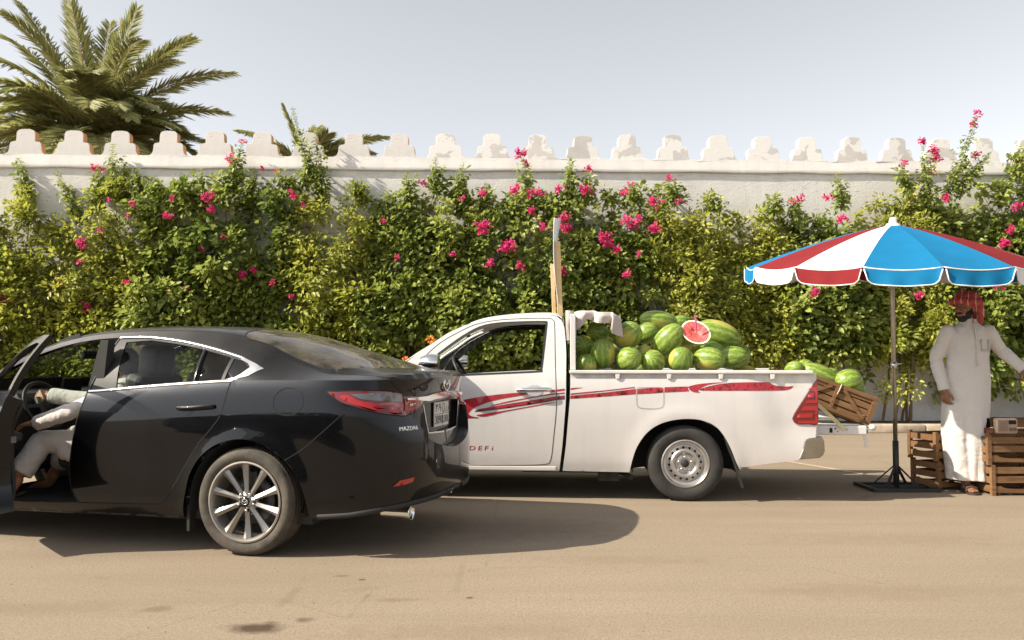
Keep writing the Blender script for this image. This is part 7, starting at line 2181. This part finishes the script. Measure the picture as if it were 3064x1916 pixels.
# robe: rings from hem to neck, then sleeves
def robe_body(rings, n=64, folds=()):
    V, Fc = [], []
    for (z, cx, cy, rx, ry, f) in rings:
        for i in range(n):
            a = 2 * math.pi * i / n
            k = 1.0
            for (fa, wd, dp, z0, z1) in folds:
                da = (a - fa + math.pi) % (2 * math.pi) - math.pi
                kz = _sst((z1 - z) / 0.35) if z < z1 else 0
                k += dp * kz * math.exp(-(da / wd) ** 2)
            k += f * 0.5 * math.sin(a * 5 + z * 4) + f * 0.4 * math.sin(a * 9 - z * 7)
            V.append((cx + rx * k * math.cos(a), cy + ry * k * math.sin(a), z))
    m = len(rings)
    for j in range(m - 1):
        for i in range(n):
            i2 = (i + 1) % n
            Fc.append((j * n + i, j * n + i2, (j + 1) * n + i2, (j + 1) * n + i))
    Fc.append(tuple(reversed(range(n)))); Fc.append(tuple((m - 1) * n + i for i in range(n)))
    return V, Fc
RZ = lerp_tab([(0.115, -0.030), (0.6, -0.032), (1.0, -0.010), (1.2, 0.0), (1.4, 0.012), (1.6, 0.015)])
RW = lerp_tab([(0.115, 0.166), (0.30, 0.184), (0.55, 0.207), (0.80, 0.216), (1.00, 0.217), (1.15, 0.208), (1.28, 0.196), (1.40, 0.196), (1.47, 0.196), (1.52, 0.182), (1.56, 0.145), (1.60, 0.088), (1.635, 0.070)])
RD = lerp_tab([(0.115, 0.175), (0.30, 0.170), (0.60, 0.155), (0.90, 0.145), (1.10, 0.142), (1.30, 0.138), (1.45, 0.128), (1.52, 0.110), (1.56, 0.092), (1.60, 0.072), (1.635, 0.066)])
RF = lerp_tab([(0.115, 0.055), (0.6, 0.034), (0.95, 0.020), (1.2, 0.012), (1.45, 0.010), (1.6, 0.002)])
rings = [(z, RZ(z), 0.02, RW(z), RD(z), RF(z)) for z in np.linspace(0.115, 1.635, 60)]
fold = ((R(-70), 0.16, 0.10, 0, 0.85), (R(-108), 0.13, -0.10, 0, 0.9), (R(-140), 0.15, 0.07, 0, 0.8), (R(-38), 0.12, -0.07, 0, 0.75), (R(160), 0.2, 0.05, 0, 0.9))
def sleeve(s, e, w, r0, r1, r2, n=20):
    pts, rad = [], []
    for k in range(25):
        t = k / 24
        if t < 0.5: p = s.lerp(e, t / 0.5); r = r0 + (r1 - r0) * t / 0.5
        else: p = e.lerp(w, (t - 0.5) / 0.5); r = r1 + (r2 - r1) * (t - 0.5) / 0.5
        pts.append(p); rad.append(r * (1 + 0.055 * math.sin(t * 34) * math.exp(-((t - 0.5) / 0.16) ** 2) + 0.02 * math.sin(t * 21)))
    return join(tube(pts, rad, n), blob(tuple(s), r0 * 0.99, n=14, m=10))
rob = join(robe_body(rings, 72, fold), sleeve(sR + Vector((0.015, 0, 0)), eR, wR + Vector((0, 0, 0.0)), 0.067, 0.061, 0.049), sleeve(sL - Vector((0.015, 0, 0)), eL, wL, 0.067, 0.061, 0.048))
rb = obj('thobe', rob, M_THOBE, man); remesh(rb, 0.009, 2)
wr = rb.modifiers.new('wrinkle', 'DISPLACE'); tx = bpy.data.textures.new('wrinkle', 'CLOUDS'); tx.noise_scale = 0.10; tx.noise_depth = 3; wr.texture = tx; wr.strength = 0.017; wr.mid_level = 0.5; wr.texture_coords = 'LOCAL'
obj('collar', tube([(0.012 + 0.070 * math.cos(a), 0.018 + 0.068 * math.sin(a), 1.628 + 0.010 * math.sin(a)) for a in [R(-75) + 2 * math.pi * 0.92 * i / 30 for i in range(31)]], 0.011, 8), M_THOBE, rb)
obj('placket', tube([(0.028, -0.052, 1.612), (0.022, -0.098, 1.54), (0.020, -0.122, 1.42), (0.018, -0.128, 1.30), (0.015, -0.129, 1.18)], [0.007, 0.008, 0.008, 0.007, 0.005], 6), M_THOBE, rb)
pk = [(0.070, -0.113, 1.43), (0.155, -0.085, 1.43), (0.155, -0.090, 1.33), (0.070, -0.116, 1.33), (0.070, -0.113, 1.43)]
obj('pocket_seam', tube(pk[1:], 0.0009, 4), M_THOBE, rb)
for w_, e_ in ((wR, eR), (wL, eL)):
    dd = (w_ - e_).normalized(); obj('cuff', tube([w_ - dd * 0.055, w_ - dd * 0.003], [0.0505, 0.0515], 20, False), M_THOBE, rb)
    solidify(man.children[-1] if False else rb.children[-1], 0.004, 1)
# headscarf
def mat_scarf():
    t = NT('red_checked_scarf'); v = t.coord()
    ch = t.n('TexChecker'); t.l(v, ch.inputs[0]); ch.inputs['Scale'].default_value = 105
    n = t.noise(v, 14, 4, 0.6)
    red = t.ramp(n, [(0.3, (0.28, 0.022, 0.026)), (0.7, (0.44, 0.055, 0.055))])
    c = t.mix(t.math('MULTIPLY', ch.outputs['Fac'], 0.16), red, (0.62, 0.50, 0.44))
    w = t.n('TexWave'); t.l(t.mapping(v, (1, 1, 1), rot=(0, 0, R(35))), w.inputs[0]); w.inputs['Scale'].default_value = 5.5; w.inputs['Distortion'].default_value = 1.0
    c = t.mix(t.ramp(w.outputs['Fac'], [(0.93, 0.0), (0.97, 0.75)]), c, (0.62, 0.50, 0.38))
    return t.done(t.bsdf(c, 0.95, 0, t.bump(t.noise(v, 60, 3), 0.3, 0.006), spec=0.1))
scarf = join(blob((-0.030, 0, 0.080), (0.128, 0.112, 0.082)), blob((-0.060, 0.0, 0.030), (0.105, 0.108, 0.105)),
             limb([(0.074, -0.085, 0.055), (0.108, -0.030, 0.072), (0.108, 0.035, 0.070), (0.072, 0.088, 0.050)], [0.026, 0.030, 0.030, 0.026]),
             limb([(0.060, -0.095, 0.060), (-0.03, -0.112, 0.045), (-0.10, -0.08, 0.02)], [0.026, 0.030, 0.034]), limb([(0.060, 0.095, 0.060), (-0.03, 0.115, 0.045), (-0.10, 0.08, 0.02)], [0.026, 0.032, 0.034]),
             limb([(-0.085, 0.030, 0.06), (-0.125, 0.035, -0.03), (-0.125, 0.040, -0.11), (-0.105, 0.045, -0.165)], [0.070, 0.060, 0.044, 0.024]),
             limb([(-0.045, 0.100, 0.03), (-0.060, 0.112, -0.05), (-0.062, 0.105, -0.125)], [0.034, 0.030, 0.018]),
             limb([(0.095, -0.05, 0.085), (0.02, 0.0, 0.158), (-0.08, 0.05, 0.115)], [0.018, 0.022, 0.020]))
sc_ = obj('headscarf', put(HM, scarf), mat_scarf(), man); remesh(sc_, 0.0055, 2)
wr = sc_.modifiers.new('fold', 'DISPLACE'); tx = bpy.data.textures.new('scarf_fold', 'CLOUDS'); tx.noise_scale = 0.045; wr.texture = tx; wr.strength = 0.022; wr.texture_coords = 'LOCAL'
# sandals
for fx, fy, dx in ((-0.062, -0.03, -0.12), (0.062, 0.10, 0.25)):
    a = Vector((dx, -1, 0)).normalized(); b = Vector((-a.y, a.x, 0)); c = Vector((fx, fy, 0))
    def P_(l, w): return c + a * l + b * w
    outl = smoothpoly([(-0.065, 0), (-0.05, 0.034), (0.05, 0.036), (0.13, 0.052), (0.19, 0.044), (0.212, 0.0), (0.19, -0.044), (0.13, -0.050), (0.05, -0.036), (-0.05, -0.034)], True, 3)
    n = len(outl)
    V = [(*P_(l, w)[:2], 0.0) for l, w in outl] + [(*P_(l, w)[:2], 0.020) for l, w in outl]
    Fc = [tuple(range(n)), tuple(range(n, 2 * n))] + [(i, (i + 1) % n, n + (i + 1) % n, n + i) for i in range(n)]
    so = obj('sandal', (V, Fc), M_SOLE, man, smooth=False)
    for l in (0.085, 0.125):
        obj('strap', tube([P_(l, 0.050) + Vector((0, 0, 0.018)), P_(l - 0.005, 0.040) + Vector((0, 0, 0.060)), P_(l - 0.008, 0) + Vector((0, 0, 0.080 - (l - 0.085) * 0.35)), P_(l - 0.005, -0.040) + Vector((0, 0, 0.060)), P_(l, -0.050) + Vector((0, 0, 0.018))], 0.011, 8), M_SOLE, so)
    obj('strap', tube([P_(0.03, 0.036) + Vector((0, 0, 0.018)), P_(-0.02, 0.042) + Vector((0, 0, 0.065)), P_(-0.062, 0.0) + Vector((0, 0, 0.070)), P_(-0.02, -0.042) + Vector((0, 0, 0.065)), P_(0.03, -0.036) + Vector((0, 0, 0.018))], 0.009, 8), M_SOLE, so)

# ------------------------------------------------------------------ the driver (own thing, sits in the car)
drv = empty('person', _sO, math.pi - SED_YAW, 'seated driver in pale robe, one leg out of the open car door', 'person')
dh, DM = head_parts((1.365, 0.36, 1.195), R(12), 0.10, 1.0)
S1, E1, W1_ = Vector((1.27, 0.54, 0.985)), Vector((1.50, 0.68, 0.885)), Vector((1.855, 0.66, 0.790))
S2, E2, W2_ = Vector((1.30, 0.19, 1.00)), Vector((1.63, 0.31, 0.930)), Vector((1.985, 0.385, 0.975))
hipL, knL, anL = Vector((1.25, 0.47, 0.625)), Vector((1.825, 0.60, 0.655)), Vector((1.90, 0.775, 0.385))
hipR, knR, anR = Vector((1.25, 0.29, 0.625)), Vector((1.80, 0.30, 0.66)), Vector((2.02, 0.30, 0.36))
body = [dh, limb([(1.335, 0.36, 1.11), (1.29, 0.365, 1.02)], [0.058, 0.066]), limb([(1.28, 0.37, 0.98), (1.23, 0.38, 0.68)], [0.13, 0.14]), limb([S1, (1.285, 0.37, 0.99), S2], [0.055, 0.085, 0.055]),
        limb([S1, E1, W1_], [0.05, 0.04, 0.027]), limb([S2, E2, W2_], [0.05, 0.04, 0.027]),
        hand(W1_, (0.95, -0.05, -0.12), (0.1, 0.25, 1), 1, 0.45, 1.05), hand(W2_, (0.95, 0.05, 0.10), (0.0, 0.9, 0.45), -1, 1.0, 1.05),
        limb([hipL, knL, anL], [0.085, 0.060, 0.038]), limb([hipR, knR, anR], [0.085, 0.060, 0.038])]
for an, fy in ((anL, 0.05), (anR, 0.0)):
    f = Vector((0.86, fy + 0.25 * (an is anL), -0.42)).normalized() if an is anL else Vector((1, 0, -0.2)).normalized()
    sd = Vector((-f.y, f.x, 0)).normalized()
    body.append(limb([an - f * 0.03, an + f * 0.02 + Vector((0, 0, -0.05)), an + f * 0.10 + Vector((0, 0, -0.055)), an + f * 0.17 + Vector((0, 0, -0.055))], [0.038, 0.036, 0.032, 0.024]))
    for k in range(5):
        o = (k - 2) * 0.016
        body.append(limb([an + f * 0.15 + sd * o + Vector((0, 0, -0.058)), an + f * (0.215 - 0.006 * abs(k - 3)) + sd * o * 1.1 + Vector((0, 0, -0.060))], [0.011, 0.0095], 8))
bd = obj('body', join(*body), M_SKIN2, drv); remesh(bd, 0.0055, 3)
hair = join(blob((-0.030, 0, 0.055), (0.096, 0.084, 0.084)), blob((-0.050, 0, 0.0), (0.070, 0.080, 0.085)))
h_ = obj('hair', put(DM, hair), M_HAIR, drv); remesh(h_, 0.006, 2)
bb = obj('beard', put(DM, join(blob((0.050, 0, -0.092), (0.040, 0.045, 0.034)), blob((0.028, 0.050, -0.062), (0.036, 0.013, 0.036)), blob((0.028, -0.050, -0.062), (0.036, 0.013, 0.036)), blob((0.094, 0, -0.047), (0.012, 0.026, 0.007)))), M_HAIR, drv); remesh(bb, 0.005, 2)
for s in (1, -1):
    obj('eye', put(DM, blob((0.082, 0.029 * s, 0.022), (0.010, 0.013, 0.008), n=12, m=8)), M_EYE, drv)
drob = [limb([(1.285, 0.37, 1.015), (1.26, 0.375, 0.88), (1.24, 0.38, 0.66)], [0.125, 0.165, 0.185], 20), limb([S1, (1.285, 0.37, 1.005), S2], [0.075, 0.10, 0.075], 16),
        sleeve(S1, E1, W1_ - Vector((0.03, 0, 0)), 0.078, 0.060, 0.055), sleeve(S2, E2, W2_ - Vector((0.02, 0, 0)), 0.080, 0.068, 0.058)]
# skirt of the robe over both thighs and down the outer shin
def shin(t): return knL.lerp(anL, t)
drob += [limb([hipL, hipL.lerp(knL, 0.5) + Vector((0, 0, 0.005)), knL + Vector((0.005, 0.0, 0.0))], [0.120, 0.095, 0.080], 18), limb([hipR, knR], [0.115, 0.080], 18),
         tube([knL + Vector((0.0, -0.01, 0.02)), shin(0.30), shin(0.62), shin(0.80)], [0.078, 0.084, 0.086, 0.084], 20),
         limb([(1.60, 0.52, 0.62), (1.62, 0.60, 0.585), (1.58, 0.60, 0.56)], [0.09, 0.065, 0.05], 14), limb([knR, knR.lerp(anR, 0.6)], [0.088, 0.08], 16)]
dr = obj('robe', join(*drob), M_THOBE2, drv); remesh(dr, 0.009, 3)
wr = dr.modifiers.new('wrinkle', 'DISPLACE'); wr.texture = bpy.data.textures['wrinkle']; wr.strength = 0.020; wr.texture_coords = 'LOCAL'
f = Vector((0.86, 0.30, -0.42)).normalized(); sd = Vector((-f.y, f.x, 0)).normalized(); up_ = sd.cross(f) * -1
if up_.z < 0: up_ = -up_
c0 = anL + Vector((0, 0, -0.055)) - up_ * 0.040
outl = smoothpoly([(-0.065, 0), (-0.05, 0.034), (0.05, 0.036), (0.13, 0.050), (0.19, 0.042), (0.225, 0.0), (0.19, -0.042), (0.13, -0.048), (0.05, -0.036), (-0.05, -0.034)], True, 3); n = len(outl)
V = [tuple(c0 + f * l + sd * w - up_ * 0.018) for l, w in outl] + [tuple(c0 + f * l + sd * w) for l, w in outl]
so = obj('sandal', (V, [tuple(range(n)), tuple(range(n, 2 * n))] + [(i, (i + 1) % n, n + (i + 1) % n, n + i) for i in range(n)]), M_SOLE, drv, smooth=False)
obj('strap', tube([c0 + f * 0.10 + sd * 0.046, c0 + f * 0.10 + sd * 0.036 + up_ * 0.058, c0 + f * 0.10 + up_ * 0.078, c0 + f * 0.10 - sd * 0.036 + up_ * 0.058, c0 + f * 0.10 - sd * 0.046], 0.011, 8), M_SOLE, so)
# ================================================================== unseen car, added for its reflection
# added left of the camera, out of view, to darken reflections in the sedan's flank
def copy_tree(o, parent=None, skip=()):
    c = o.copy(); COL.objects.link(c); c.parent = parent
    for ch in list(o.children):
        copy_tree(ch, c, skip)
    return c
near = copy_tree(sedan)
near.location = (-3.55, 0.75, 0); near.rotation_euler = (0, 0, math.pi - R(2))
for ch in near.children:
    if ch.name.startswith('driver_door'): ch.rotation_euler = (0, 0, 0)
tag(near, 'second black sedan, doors shut, unseen, added left of the camera for reflections in the first', 'car')
